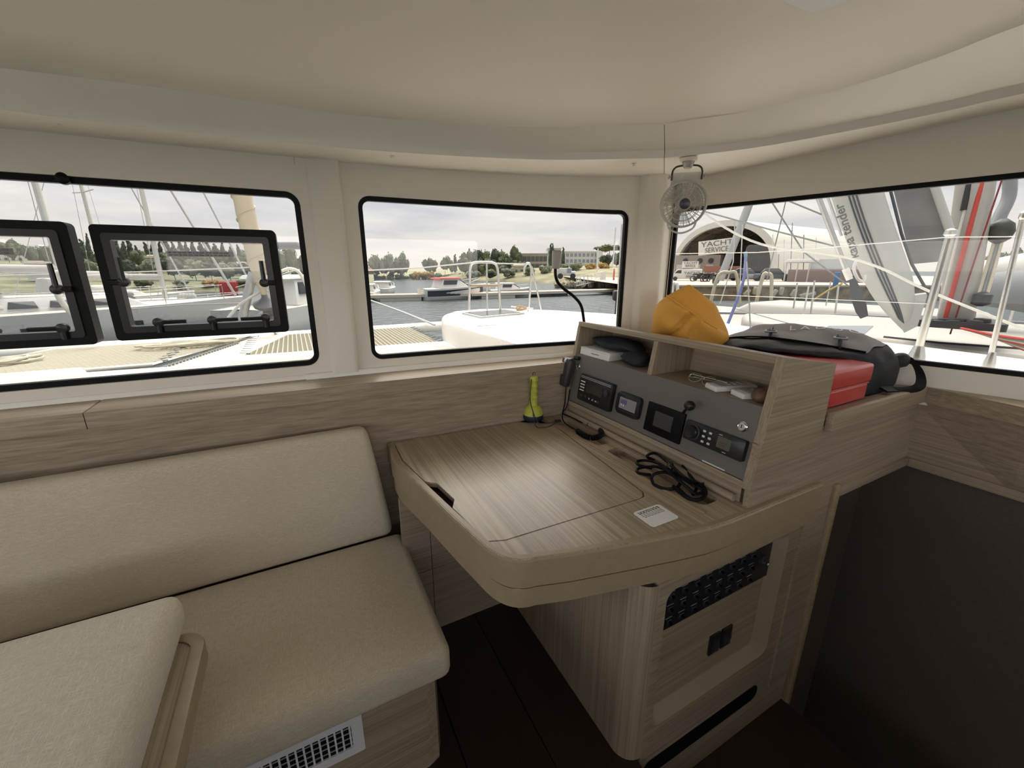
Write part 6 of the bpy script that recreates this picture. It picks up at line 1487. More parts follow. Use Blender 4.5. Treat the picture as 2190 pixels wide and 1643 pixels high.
for i, (u, vt, w) in enumerate(((915, 553, 22), (926, 556, 20), (952, 550, 22), (965, 557, 18))): tree('round', u, 588, vt, 122, w, l_mid, ORD[i] + ' from left, small round tree behind the reeds and the red canopy', G2, i)
for i, (u, vt) in enumerate(((974, 541), (1006, 528), (1056, 529))): tree('cypress', u, 580, vt, 118, 8, l_dark, ORD[i] + ' from left, thin cypress rising from the tree clump left of the hotel', 'thin cypresses on the far shore', i)
for i, (u, vt, w) in enumerate(sorted(((998, 538, 26), (1020, 534, 26), (1040, 538, 28), (1058, 533, 28), (1080, 538, 26), (1106, 529, 30), (1030, 548, 30), (1070, 550, 32), (1095, 550, 26)))): tree('round', u, 585, vt, 112, w, (l_mid, l_dark, l_mid)[i % 3], ORD[i] + ' from left, dense green tree in the clump left of the hotel', G2, i)
for i, u in enumerate(range(785, 1000, 17)): tree('bush', u, 599, 583 + (i % 3) * 3, 119, 24, (l_grey, l_mid, l_grey)[i % 3], ORD[i] + ' from left, low shrub along the far waterline left of the pulpit', 'shrubs along the far waterline', i)
for i, u in enumerate(range(990, 1120, 13)): tree('round', u, 590, 552 + (i % 4) * 5, 108, 24, (l_mid, l_grey, l_dark)[i % 3], ORD[i] + ' from left, small tree filling the clump behind the pulpit', G2, i)
for i, (u, w, m_) in enumerate(((890, 22, l_yel), (907, 26, l_yel), (922, 24, l_yel))): tree('bush', u, 599, 580, 116, w, m_, ORD[i] + ' from left, ochre reeds on the far shore behind the cruiser', 'reeds on the far shore', i)
for i, (u, vb, vt, w) in enumerate(((1010, 596, 578, 34), (1050, 594, 574, 38), (1090, 592, 572, 38), (1130, 590, 570, 36), (1165, 588, 566, 34), (1205, 584, 563, 36), (1232, 582, 560, 34), (1262, 580, 562, 34), (1290, 582, 560, 30))): tree('bush', u, vb, vt, 96, w, (l_grey, l_mid)[i % 2] if u < 1240 else l_yel, ORD[i] + ' from left, low shrub on the grassy bank below the hotel', 'shrubs on the far bank', i)
for i, (u, vt) in enumerate(((1177, 517), (1182, 517), (1204, 526))): tree('cypress', u, 566, vt, 128, 7, l_dark, ORD[i] + ' from left, thin dark cypress in front of the hotel tower', 'cypresses in front of the hotel', i)
tree('pine', 1302, 566, 524, 120, 62, l_mid, 'umbrella pine behind the right end of the hotel', G2)
for i, (u, vt) in enumerate(((1292, 545), (1318, 540), (1335, 548))): tree('round', u, 574, vt, 110, 24, l_dark, ORD[i] + ' from left, dark tree under the umbrella pine by the hotel', G2, i)
# hotel
plaster = mat('white_plaster', (0.84, 0.83, 0.79), 0.8); bluegl = mat('bluish_window', (0.34, 0.40, 0.48), 0.15); rooft = mat('terracotta_roof', (0.42, 0.20, 0.13), 0.9)
def block(o, Mx, x0, x1, y0, y1, z0, z1, nx, nz, m=plaster, gl=bluegl, top=0.0, fx=0.16, fz=0.22):
    box('wall', x0, x1, y0, y1, z0, z1, m, o, M=Mx)
    cw, ch = (x1 - x0) / max(nx, 1), (z1 - z0 - top) / max(nz, 1)
    me = None
    for i in range(nx):
        for j in range(nz):
            a = Mx @ Matrix.Translation((x0 + cw * (i + .5), y0, z0 + ch * (j + .5)))
            if me is None:
                b = bmesh.new(); add_box(b, -cw * (.5 - fx), cw * (.5 - fx), -.06, .10, -ch * (.5 - fz), ch * (.5 - fz)); me = bpy.data.meshes.new('window_pane'); bmesh.ops.recalc_face_normals(b, faces=b.faces[:]); b.to_mesh(me); b.free(); me.materials.append(gl)
            inst('window', me, a, o)
    box('cornice', x0 - .15, x1 + .15, y0 - .25, y1, z1, z1 + .25, m, o, M=Mx)
def bld(name, u, vb, d, rot, label): 
    Mx = local(u, vb, d, None, rot); return empty(name, Mx.translation, label, 'building'), Mx, mpp(u, vb, d)
o, Mx, s = bld('hotel', 1200, 570, 132, 4, 'white hotel with a long grid of balconies behind the far bank')
vz = lambda v0, v1, u, d: far(u, v1, d).z - far(u, v0, d).z
block(o, Mx, 0, 87 * s, 0, 10, -1, vz(570, 539, 1240, 132), 10, 3)
block(o, Mx, -30 * s, -2 * s, -2, 10, -1, vz(570, 533, 1185, 132), 3, 3)
box('lift_tower', 74 * s, 86 * s, -1.5, 4, 0, vz(570, 531, 1280, 132), plaster, o, M=Mx)
o, Mx, s = bld('hotel_annex', 1118, 570, 116, -3, 'long low terrace building left of the hotel')
block(o, Mx, 0, 52 * s, 0, 8, -1, vz(570, 544, 1140, 116), 6, 2, mat('sand_plaster', (0.50, 0.46, 0.38), 0.85), mat('dark_terrace', (0.12, 0.12, 0.11), 0.4), 0.2, 0.06, 0.16)
def house(u, vb, vt, d, wpx, rot, label, m, roof, nx=3, nz=2):
    o, Mx, s = bld('house', u, vb, d, rot, label); o['category'] = 'house'; h = vz(vb, vt, u, d); w = wpx * s
    block(o, Mx, -w / 2, w / 2, 0, w * .6, -1, h * .72, nx, nz, m, bpy.data.materials['dark_terrace'], 0.1, .28, .3)
    vs = [Mx @ Vector(p) for p in ((-w * .55, -.4, h * .72), (w * .55, -.4, h * .72), (w * .55, w * .65, h * .72), (-w * .55, w * .65, h * .72), (-w * .3, w * .3, h), (w * .3, w * .3, h))]
    data('roof', vs, [(0, 1, 5, 4), (2, 3, 4, 5), (1, 2, 5), (3, 0, 4), (3, 2, 1, 0)], roof, o)
cream_p = mat('cream_plaster', (0.62, 0.56, 0.44), 0.85)
house(20, 552, 512, 108, 62, 8, 'pale flat house high on the hillside at the far left', plaster, mat('pale_roof', (0.60, 0.57, 0.52), 0.9), 4, 2)
house(97, 545, 524, 96, 24, 12, 'small white gabled house on the hillside left of the hatch gap', plaster, plaster, 2, 1)
house(326, 566, 545, 88, 24, -8, 'cream house among the cypresses behind the right hatch', cream_p, cream_p, 2, 1)
house(85, 580, 558, 74, 52, 6, 'house with pinkish roof near the water left of the hatch gap', plaster, mat('pink_roof', (0.55, 0.38, 0.30), 0.9), 4, 1)
house(515, 575, 560, 86, 36, -4, 'low pale house right of the furled headsail', plaster, plaster, 3, 1)
house(788, 597, 573, 116, 26, 0, 'low house with red roof at the left end of the far shore', mat('brown_plaster', (0.25, 0.18, 0.13), 0.9), rooft, 3, 1)
house(1110, 583, 564, 104, 26, 10, 'small pale cottage on the bank left of the lamp head', cream_p, cream_p, 2, 1)
# gangway, truck, petrol post, masts at the right end of the middle window
gw = empty('gangway', far(1250, 606, 56), 'white railed gangway leading down to the pontoon', 'gangway')
for s in (0, 1):
    a, b = far(1232, 612 - 0, 56 + s * 1.2), far(1295, 598, 58 + s * 1.2); up_ = Vector((0, 0, 1.1))
    tube('handrail', [a + up_, b + up_], 0.05, gel, gw, 6); tube('chord', [a, b], 0.07, gel, gw, 6)
    for k in range(9): p = a.lerp(b, k / 8); q = a.lerp(b, min(1, (k + .5) / 8)); tube('strut', [p, p + up_], 0.035, gel, gw, 5); tube('diagonal', [p + up_, q], 0.03, gel, gw, 5)
data('deck', [far(1232, 612, 56), far(1295, 598, 58), far(1295, 598, 59.2), far(1232, 612, 57.2)], [(0, 1, 2, 3)], plank_m, gw)
vt_ = empty('parked_van', far(1212, 592, 66), 'pale box van parked on the bank behind the gooseneck lamp', 'van'); Mx = local(1212, 597, 66, None, 5); s = mpp(1212, 597, 66)
box('cargo_box', -20 * s, 10 * s, 0, 2, 0.5, 0.5 + 16 * s, plaster, vt_, 0.1, 2, M=Mx); box('cab', 10 * s, 20 * s, 0.1, 1.9, 0.4, 0.4 + 11 * s, gel, vt_, 0.2, 2, M=Mx); box('cargo_graphic', 0, 9 * s, -0.03, 0, 0.9, 0.9 + 10 * s, bluegl, vt_, M=Mx)
for x in (-14, 13): lathe('wheel', [(0.05, -.12), (.42, -.12), (.42, .12), (.05, .12)], M['dark'], vt_, Mx @ Matrix.Translation((x * s, 0, .42)) @ Matrix.Rotation(pi / 2, 4, 'X'), 14)
pz = empty('fuel_pump', far(1312, 603, 58), 'red pump post on the quay at the right edge of the middle window', 'pump'); Mx = local(1312, 603, 58); s = mpp(1312, 603, 58)
box('post', -1.8 * s, 1.8 * s, -.2, .2, 0, 28 * s, redc, pz, 0.05, 2, M=Mx); box('foot', -4 * s, 4 * s, -.4, .4, 0, 3 * s, redc, pz, 0.03, 2, M=Mx)
kb_ = empty('kiosk', far(1290, 597, 60), 'small white kiosk at the top of the gangway', 'kiosk'); Mx = local(1289, 599, 60); s = mpp(1289, 599, 60)
box('body', -6 * s, 6 * s, 0, 1.2, 0, 18 * s, gel, kb_, 0.08, 2, M=Mx); box('sign_board', -4 * s, 4 * s, -.05, 0, 8 * s, 15 * s, plaster, kb_, M=Mx)
for (u0, v0, u1, v1, d, lab) in ((1310, 572, 1317, 487, 60, 'white lamp mast at the right end of the far shore'), (1276, 595, 1279, 532, 62, 'thin white flagpole beside the gangway'), (1325, 626, 1338, 484, 50, 'white yacht mast at the right edge of the middle window')):
    tag(tube('mast_pole', [far(u0, v0, d), far(u1, v1, d)], 0.09, gel, None, 8), lab, 'mast', 'poles at the right end of the middle window')
random.seed(8)
bm = bmesh.new()
for k in range(60):
    p = far(random.uniform(1190, 1330), 612 + random.uniform(-5, 3), random.uniform(60, 64)); r = random.uniform(.3, .7)
    res = bmesh.ops.create_icosphere(bm, subdivisions=1, radius=r)
    for v in res['verts']: v.co = v.co * random.uniform(.75, 1.2) + Vector((p.x, p.y, WZ + .3 + random.uniform(-.1, .5)))
tag(finish('riprap_rocks', bm, mat('ochre_rock', (0.42, 0.36, 0.26), 0.95, var=.3, vscale=2)), 'loose ochre rocks along the bank by the gangway', 'rocks', kind='stuff')
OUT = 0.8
# ------------------------------------------------------------------ right window: neighbours, quay, hangar
# quay: stone wall and paved ground
q0, q1 = onz(1380, 641, WZ), onz(1830, 641, WZ); qd = (q1 - q0).normalized(); qn = Vector((-qd.y, qd.x, 0))
if qn.dot(q0) < 0: qn = -qn
QZ = 0.12
a, b = q0 - qd * 1.5, q1 + qd * 60
stone = mat('ochre_quay_stone', (0.34, 0.27, 0.17), 0.95, var=0.45, vscale=1.6, bump=0.6, bscale=4)
paving = mat('sandy_quay_paving', (0.62, 0.54, 0.44), 0.95, var=0.08, vscale=0.4)
qy = empty('quay', q0); tag(qy, 'stone quay with sandy paving below the hangar', 'quay', kind='structure')
data('quay_wall', [Vector((a.x, a.y, -3)), Vector((b.x, b.y, -3)), Vector((b.x, b.y, QZ - .12)), Vector((a.x, a.y, QZ - .12))], [(0, 1, 2, 3)], stone, qy)
data('quay_coping', [Vector((p.x, p.y, z)) + qn * k for p in (a, b) for (k, z) in ((-.12, QZ - .14), (-.12, QZ + .03), (.5, QZ + .03), (.5, QZ - .14))], [(0, 1, 5, 4), (1, 2, 6, 5), (2, 3, 7, 6), (3, 0, 4, 7), (0, 1, 2, 3), (4, 5, 6, 7)], mat('pale_coping', (0.55, 0.46, 0.34), 0.9), qy)
data('paving', [Vector((p.x, p.y, QZ)) + qn * k for p in (a, b) for k in (0.3, 130)], [(0, 1, 3, 2)], paving, qy)
fenm = mat('cream_rubber_fender', (0.62, 0.56, 0.42), 0.7)
for k, (u, v, tilt) in enumerate(((1437, 611, 0), (1473, 618, 0), (1595, 626, 40), (1612, 622, 10), (1653, 627, 30), (1668, 623, 5), (1694, 627, 25), (1715, 632, 75), (1732, 630, 70))):
    p = onp(u, v, q0, qn) - qn * 0.16; Mx = basis(p, qd, (0, 0, 1)) @ Matrix.Rotation(radians(-tilt), 4, 'Z')
    tag(prism('quay_fender', rrect(-.16, .16, -.34, .34, .08, 3), -.12, .14, fenm, None, M=Mx, r=.04), ORD[k] + ' cream fender from left hanging on the quay wall', 'fender', 'fenders on the quay wall')
# hangar: barrel vault with open front
hg = empty('hangar', far(1535, 600, 74), 'white barrel-vaulted boat hangar with open arched front', 'hangar')
HM = local(1533, 601, 72, QZ, -33); hs = mpp(1533, 590, 72); RX, RZ, LH = 118 * hs * 1.13, far(1533, 472, 72).z - QZ, 46
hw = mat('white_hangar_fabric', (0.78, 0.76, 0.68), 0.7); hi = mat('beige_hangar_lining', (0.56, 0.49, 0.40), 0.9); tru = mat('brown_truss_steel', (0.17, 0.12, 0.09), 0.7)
def arch(t, k=1.0): a = pi * t; return Vector((-RX * k * cos(a), 0, RZ * k * max(0, sin(a)) ** 0.72))
NA = 28
def vault(k, y0, y1, name, m):
    vs = [HM @ (arch(i / NA, k) + Vector((0, y, 0))) for y in (y0, y1) for i in range(NA + 1)]
    return data(name, vs, [(i, i + 1, NA + 2 + i, NA + 1 + i) for i in range(NA)], m, hg, smooth=True)
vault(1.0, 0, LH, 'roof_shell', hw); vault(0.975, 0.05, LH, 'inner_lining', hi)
vs = [HM @ (arch(i / NA, k) + Vector((0, y, 0))) for (k, y) in ((1.0, 0), (0.90, -0.1), (0.90, 0.5), (0.985, 0.5)) for i in range(NA + 1)]
data('front_rim', vs, [(j * (NA + 1) + i, j * (NA + 1) + i + 1, (j + 1) * (NA + 1) + i + 1, (j + 1) * (NA + 1) + i) for j in range(3) for i in range(NA)], hw, hg, angle=50)
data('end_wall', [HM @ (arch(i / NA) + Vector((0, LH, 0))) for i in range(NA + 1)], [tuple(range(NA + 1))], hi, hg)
for r_ in range(8):
    y = 2 + 4.2 * r_; bm = bmesh.new(); A = [HM @ (arch(i / 22, .95) + Vector((0, y, 0))) for i in range(23)]; B = [HM @ (arch(i / 22, .88) + Vector((0, y, 0))) for i in range(23)]
    add_tube(bm, A, .09, 5); add_tube(bm, B, .09, 5)
    for i in range(22): add_tube(bm, [A[i], B[i + 1]], .05, 4); add_tube(bm, [B[i], A[i]], .05, 4)
    finish('roof_truss', bm, tru, hg)
for i in range(3, 20, 2):
    tube('purlin', [HM @ (arch(i / 22, .93) + Vector((0, y, 0))) for y in (0.6, LH - 4)], .07, tru, hg, 4)
# banner, signs
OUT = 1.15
sgn = mat('white_sign_board', (0.70, 0.69, 0.64), 0.6); ink = mat('grey_sign_lettering', (0.12, 0.12, 0.12), 0.6)
def sign(name, px, d, label, lines, parent=None):
    tl, tr, br, bl = [far(u, v, d) for u, v in px]; xv, yv = (tr - tl), (tl - bl); c = (tl + tr + br + bl) / 4; Mx = basis(c, (tr + br - tl - bl), (tl + tr - bl - br)); w, h = xv.length, yv.length
    o = prism(name, [(-w / 2, -h / 2), (w / 2, -h / 2), (w / 2, h / 2), (-w / 2, h / 2)], -.06, 0, sgn, parent, M=Mx)
    for i, s in enumerate(lines): text('lettering', s, h * .50, ink, o, Mx @ Matrix.Translation((0, h * (.22 - .44 * i), .04)), .01, w * .80 / (h * .50 * .62 * len(s)) * (1 if i == 0 else .95))
    if label: tag(o, label, 'sign')
    return o
sign('hangar_banner', ((1494, 517), (1574, 508), (1573, 538), (1493, 547)), 69, 'large white banner reading YACHT SERVICE in the hangar mouth', ('YACHT', 'SERVICE'))
sign('workshop_sign', ((1459, 559), (1494, 559), (1494, 573), (1459, 573)), 70, 'small sign reading YACHT SERVICE on the workshop under the hangar', ('YACHT', 'SERVICE'))
ws = empty('workshop', far(1480, 598, 76), 'dark workshop fronts inside the hangar behind the van', 'workshop'); Mx = local(1440, 600, 72.5, QZ, -12); s = mpp(1440, 595, 72.5)
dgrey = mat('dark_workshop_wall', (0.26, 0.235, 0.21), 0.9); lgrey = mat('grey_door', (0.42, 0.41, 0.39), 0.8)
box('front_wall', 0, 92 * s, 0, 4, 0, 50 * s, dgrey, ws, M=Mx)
for x in (4, 40, 66): box('doorway', x * s, (x + 14) * s, -.06, 0, 0, 30 * s, lgrey, ws, M=Mx)
for x in (22, 52, 74): lathe('wall_fan', [(.1, 0), (5 * s, 0), (5.5 * s, .15), (1.5 * s, .2)], M['dark'], ws, Mx @ Matrix.Translation((x * s, 0, 38 * s)) @ Matrix.Rotation(pi / 2, 4, 'X'), 14)
ct = empty('container', far(1545, 590, 66), 'rust red container standing in front of the hangar', 'container'); Mx = local(1503, 592, 66, QZ, 0); s = mpp(1503, 590, 66); rust = mat('rust_red_container', (0.30, 0.13, 0.09), 0.8)
box('body', 0, 75 * s, 0, 2.4, 0.1, 30 * s, rust, ct, M=Mx)
for k in range(15): box('corrugation', (2 + 5 * k) * s, (4 + 5 * k) * s, -.06, 0, .2, 29 * s, rust, ct, M=Mx)
# van with lettering
vn = empty('service_van', far(1465, 600, 58), 'white service van lettered YACHT SERVICE parked on the quay', 'van'); Mx = local(1466, 603, 57, QZ, 0); s = mpp(1466, 600, 57)
prof = [(-32, 5), (-33, 12), (-27, 17), (-20, 25), (-14, 26), (32, 26), (33, 24), (33, 4), (-32, 4)]
prism('van_body', [(x * s, z * s) for x, z in prof], -1.9, 0, gel, vn, M=basis(Mx.translation, Mx.to_3x3() @ Vector((1, 0, 0)), (0, 0, 1)), r=.08)
prism('cab_window', [(x * s, z * s) for x, z in ((-25, 17), (-19, 23.5), (-11, 23.5), (-11, 16.5))], 0, .03, dkglass, vn, M=basis(Mx.translation, Mx.to_3x3() @ Vector((1, 0, 0)), (0, 0, 1)))
for x in (-23, 20): lathe('wheel', [(.05, -.14), (4.6 * s, -.14), (4.6 * s, .14), (.05, .14)], M['dark'], vn, Mx @ Matrix.Translation((x * s, 0, 4.6 * s)) @ Matrix.Rotation(pi / 2, 4, 'X'), 16)
Mv = basis(Mx @ Vector((12 * s, -.06, 17 * s)), Mx.to_3x3() @ Vector((1, 0, 0)), (0, 0, 1))
text('van_lettering', 'YACHT', 8.5 * s, ink, vn, Mv, .01, 1.25); text('van_lettering', 'SERVICE', 7 * s, ink, vn, Mv @ Matrix.Translation((0, -7.5 * s, 0)), .01, 1.0)
# motorcycles and dark cars
def motorbike(u, v, d, rot, label):
    Mx = local(u, v, d, QZ, rot); o = empty('motorcycle', Mx.translation, label, 'motorcycle', 'motorcycles on the quay')
    for x in (-.7, .7): tube('wheel', [Mx @ Vector((x + .3 * cos(t), 0, .32 + .3 * sin(t))) for t in [2 * pi * k / 14 for k in range(14)]], .07, M['dark'], o, 6, True)
    wedge('engine_block', -.35, .35, -.25, .3, .16, .14, .3, .75, M['dark'], o, Mx, .04); wedge('fuel_tank', -.1, .45, 0, .4, .15, .1, .75, 1.0, mat('black_tank', (.03, .03, .035), .3) if 'black_tank' not in bpy.data.materials else bpy.data.materials['black_tank'], o, Mx, .06); wedge('seat', -.75, -.05, -.7, -.1, .13, .1, .75, .88, M['black'], o, Mx, .04)
    tube('fork', [Mx @ Vector((.7, 0, .32)), Mx @ Vector((.45, 0, 1.1))], .04, M['steel'], o, 6); tube('handlebar', [Mx @ Vector((.42, -.35, 1.12)), Mx @ Vector((.45, 0, 1.1)), Mx @ Vector((.42, .35, 1.12))], .025, M['dark'], o, 6)
for (u, v, d, r, lab) in ((1494, 602, 55, 20, 'black motorcycle nearest the white van'), (1508, 602, 54, 60, 'black motorcycle in the middle of the row on the quay'), (1530, 609, 47, 75, 'black motorcycle standing forward on the quay edge'), (1519, 601, 54, 40, 'black motorcycle at the right end of the row')): motorbike(u, v, d, r, lab)
def car(u, v, d, rot, m, label):
    Mx = local(u, v, d, QZ, rot); o = empty('parked_car', Mx.translation, label, 'car', 'cars parked on the quay')
    wedge('body', -2.1, 2.1, -2.0, 2.0, .85, .8, .3, .85, m, o, Mx, .12); wedge('cabin', -1.5, 1.1, -1.0, .5, .75, .62, .85, 1.45, dkglass, o, Mx, .1); wedge('roof', -1.0, .5, -.9, .4, .63, .6, 1.44, 1.5, m, o, Mx, .02)
    for x in (-1.3, 1.3):
        for y in (-.8, .8): lathe('wheel', [(.05, -.1), (.33, -.1), (.33, .1), (.05, .1)], M['black'], o, Mx @ Matrix.Translation((x, y, .33)) @ Matrix.Rotation(pi / 2, 4, 'X'), 14)
car(1556, 602, 60, 6, mat('dark_car_paint', (.05, .05, .055), .3), 'dark car parked behind the motorcycles'); car(1592, 601, 61, 4, mat('grey_car_paint', (.30, .33, .35), .3), 'grey car parked left of the brown shed'); car(1652, 600, 60, 5, bpy.data.materials['dark_car_paint'], 'dark car close to the brown shed')
# shed with corrugated wall and canopy
sd = empty('shed', far(1740, 600, 60), 'brown slatted shed with grey upper panel and canopy on the quay', 'shed'); Mx = local(1682, 603, 58, QZ, -4); s = mpp(1682, 600, 58); brn = mat('brown_slat_wall', (0.22, 0.16, 0.14), 0.85); bgp = mat('blue_grey_panel', (0.42, 0.46, 0.48), 0.7)
box('lower_wall', 0, 150 * s, 0, 5, 0, 30 * s, brn, sd, M=Mx)
for k in range(9): box('wall_slat', 0, 150 * s, -.05, 0, (1 + 3.2 * k) * s, (3 + 3.2 * k) * s, brn, sd, M=Mx)
box('upper_panel', 44 * s, 150 * s, .2, 5, 30 * s, 54 * s, bgp, sd, M=Mx)
wedge('canopy_roof', -12 * s, 60 * s, -4 * s, 60 * s, 2.4, 2.2, 47 * s, 55 * s, lgrey, sd, Mx @ Matrix.Translation((0, 2.2, 0)), .05)
for x in (-6, 18, 42): tube('canopy_post', [Mx @ Vector((x * s, 0, 0)), Mx @ Vector((x * s, 0, 48 * s))], .08, lgrey, sd, 6)
random.seed(9)
for k, u in enumerate((1650, 1664, 1676, 1690, 1705, 1718, 1742)):
    tag(tube('yacht_mast', [far(u, 596, 62), far(u + random.uniform(1, 5), random.uniform(470, 555), 62)], .05, greyb if k % 2 else gel, None, 5), ORD[k] + ' thin mast from left behind the shed', 'mast', 'thin masts around the shed')
for i, (u, vt, w) in enumerate(((2095, 548, 40), (2120, 540, 44), (2150, 532, 46), (2180, 538, 44), (2215, 530, 50))): tree('round', u, 590, vt, 90, w, l_grey, ORD[i] + ' from left, tree beyond the mast at the right edge', 'trees at the right edge', i)
hl_ = local(1575, 601, 60, QZ, 0)
tg = empty('boathook', far(1595, 600, 22), 'blue boathook propped up outside the right window', 'boathook')
tube('shaft', smooth_path([far(1557, 692, 4.6), far(1580, 632, 4.65), (far(1592, 590, 4.7)), far(1595, 545, 4.7)], 5), .014, mat('blue_shaft', (.10, .12, .28), .5), tg, 8)
tube('shaft_tip', [far(1595, 549, 4.7), far(1594, 538, 4.7)], .016, mat('teal_tip', (.10, .22, .26), .5), tg, 8)

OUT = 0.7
# --- neighbouring yachts seen over the side deck
ngel = mat('cream_white_deck', (0.50, 0.48, 0.435), 0.5)
na = empty('neighbour_catamaran', (6.8, 1.5, -1.1), 'white neighbouring catamaran deck with low coachroof beside the right window', 'boat')
dk = [(4.72, -4), (4.66, 0.5), (4.75, 3.0), (5.3, 5.2), (6.2, 6.0), (7.4, 5.6), (9.2, 4.2), (10.5, 2.2), (10.8, -4)]
prism('hull_side', [Vector(p) for p in dk], -1.3, 0.60, ngel, na, r=.06, seg=3, angle=60)
prism('side_rail', [Vector(p) for p in inset([Vector(p) for p in dk], .03)], 0.60, 0.635, greyb, na, holes=[inset([Vector(p) for p in dk], .09)])
cr2 = [(4.98, -4), (4.98, 0.4), (5.05, 2.2), (5.5, 3.6), (6.2, 4.1), (7.2, 3.4), (7.9, 1.8), (8.1, -4)]
prism('coachroof', [Vector(p) for p in cr2], 0.6, 0.80, ngel, na, r=.09, seg=4, angle=60)
wq = [onz(u, v, .806) for u, v in ((1772, 697), (1868, 697), (1848, 714), (1752, 712))]
prism('deck_window', [p.xy for p in wq], 0.799, 0.808, mat('grey_deck_acrylic', (.24, .26, .29), .12), na)
for k, (u, v) in enumerate(((1715, 690), (1765, 660), (2024, 700), (2062, 704), (2150, 716))):
    p = onz(u, v, .62); tube('rail_post', [p, p + Vector((.0, .0, .58))], .014, M['steel'], na, 6)
tube('genoa_track', [onz(1890, 722, .80), onz(2010, 735, .80), onz(2190, 748, .80)], .018, M['dark'], na, 6)
nbm = empty('neighbour_mast', far(2042, 690, 5.5), 'thick aluminium mast with red halyard outside the right window', 'mast')
mtop, mbot = far(2103, 330, 5.5), far(2043, 690, 5.5); mtop.x, mtop.y = mtop.x * .985, mtop.y
mx_ = Vector((mbot.y, -mbot.x, 0)).normalized(); my_ = Vector((mbot.x, mbot.y, 0)).normalized(); MR = 52 * mpp(2045, 600, 5.5) * .80
rows_ = []
for t in range(9):
    c = mbot.lerp(mtop, t / 8); rows_.append([c + mx_ * MR * cos(w) + my_ * MR * .62 * sin(w) for w in [2 * pi * k / 24 for k in range(24)]])
data('mast_section', [p for r in rows_ for p in r], [(j * 24 + k, j * 24 + (k + 1) % 24, j * 24 + 24 + (k + 1) % 24, j * 24 + 24 + k) for j in range(8) for k in range(24)], mat('cream_anodised_mast', (.60, .57, .52), .45), nbm, smooth=True)
redr = mat('red_halyard', (.75, .10, .08), .8); pinkr = mat('dark_red_line', (.32, .04, .05), .8)
fr_ = -my_ * MR * .66
def onmast(u, v): return far(u, v, 5.5 - MR * 1.02)
tube('red_halyard', [onmast(2105, 372), onmast(2060, 540), onmast(2019, 690)], .017, redr, nbm, 8)
tube('striped_halyard', [onmast(2082, 372), onmast(2040, 540), onmast(2003, 690)], .009, ropew, nbm, 6)
tube('thin_red_line', [onmast(2147, 372), onmast(2090, 540), onmast(2032, 715)], .006, pinkr, nbm, 6)
tube('luff_track', [onmast(2072, 395), onmast(2060, 450)], .022, M['dark'], nbm, 6)
for (u, v) in ((2112, 447), (2096, 502)): lathe('mast_fitting', [(.032, 0), (.030, .012), (.01, .014)], alu, nbm, basis(far(u, v, 5.5 - MR * .70), mx_, (0, 0, 1)), 14)
for k in range(7): lathe('turning_block', [(.02, -.03), (.05, -.025), (.055, 0), (.05, .025), (.02, .03)], M['dark'], nbm, local(1990 + 16 * k + (14 if k > 4 else 0), 688 + 4 * (k % 2), 5.25 - .05 * (k % 2)), 12)
prism('mast_step', rrect(-.30, .30, -.25, .25, .05), 0, .06, M['dark'], nbm, M=local(2040, 698, 5.4))
bt = empty('boom_gear', far(2140, 520, 5.6), 'dark blocks and tackle hanging beside the thick mast', 'tackle')
lathe('upper_block', [(.02, -.10), (.07, -.06), (.085, 0), (.07, .06), (.02, .10)], mat('dark_green_block', (.06, .065, .055), .5), bt, local(2140, 495, 5.5), 14); lathe('lower_block', [(.02, -.06), (.06, -.04), (.06, .04), (.02, .06)], M['dark'], bt, local(2100, 640, 5.4), 14)
for k in range(3): tube('tackle_line', [far(2128 + 8 * k, 512, 5.5), far(2090 + 9 * k, 640, 5.4)], .012, (rope, roped, rope)[k], bt, 6)
tube('fitting_arm', smooth_path([far(2160, 372, 5.7), far(2158, 420, 5.7), far(2140, 460, 5.65), far(2128, 490, 5.6)], 4), .045, greyb, bt, 8)
bc = empty('boom_cover', far(2160, 600, 7), 'grey covered boom crossing behind the right edge', 'cover'); tube('cover_roll', [far(2105, 618, 7.2), far(2230, 622, 7.0)], [.18, .24], canvasg, bc, 14); tube('cover_top', [far(2100, 580, 7.4), far(2230, 578, 7.2)], [.12, .22], canvas, bc, 14)
# coiled lines at the mast foot
for k in range(7): line('control_line', [(2055 + 8 * k, 702 + 2 * k, 5.1), (2120 + 6 * k, 716 + 3 * k, 4.9), (2220, 730 + 5 * k, 4.8)], .010, (redr, roped, rope, redr, roped, rope, redr)[k], ORD[k] + ' control line from the mast foot across the deck to the right')

# tender hung upright, bow down
td = empty('tender', far(1930, 706, 4.9), 'white inflatable tender hung bow down outside the right window', 'dinghy')
tubm = mat('pale_grey_tender_tube', (.62, .62, .59), .55); tub2 = mat('grey_tender_floor', (.30, .30, .30), .7, var=.15, vscale=6); dst = mat('dark_tender_stripe', (.10, .11, .13), .6)
cen_ = [(1800, 300, 66), (1822, 380, 66), (1850, 470, 66), (1880, 550, 65), (1905, 610, 61), (1922, 655, 44), (1932, 690, 20), (1936, 708, 4)]
cp_ = [far(u, v, 4.85) for u, v, r in cen_]; rr_ = [r * mpp(u, v, 4.85) * .78 for u, v, r in cen_]
cps = smooth_path(cp_, 5); rrs = [v.x for v in smooth_path([Vector((r, 0, 0)) for r in rr_], 5)]
tube('inflated_tube', cps, [max(r, .008) for r in rrs], tubm, td, 28)
vdir = Vector((cp_[2].x, cp_[2].y, 0)).normalized(); axd = (cp_[4] - cp_[1]).normalized(); side_ = axd.cross(vdir).normalized()
if side_.dot(Vector((vdir.y, -vdir.x, 0))) > 0: side_ = -side_
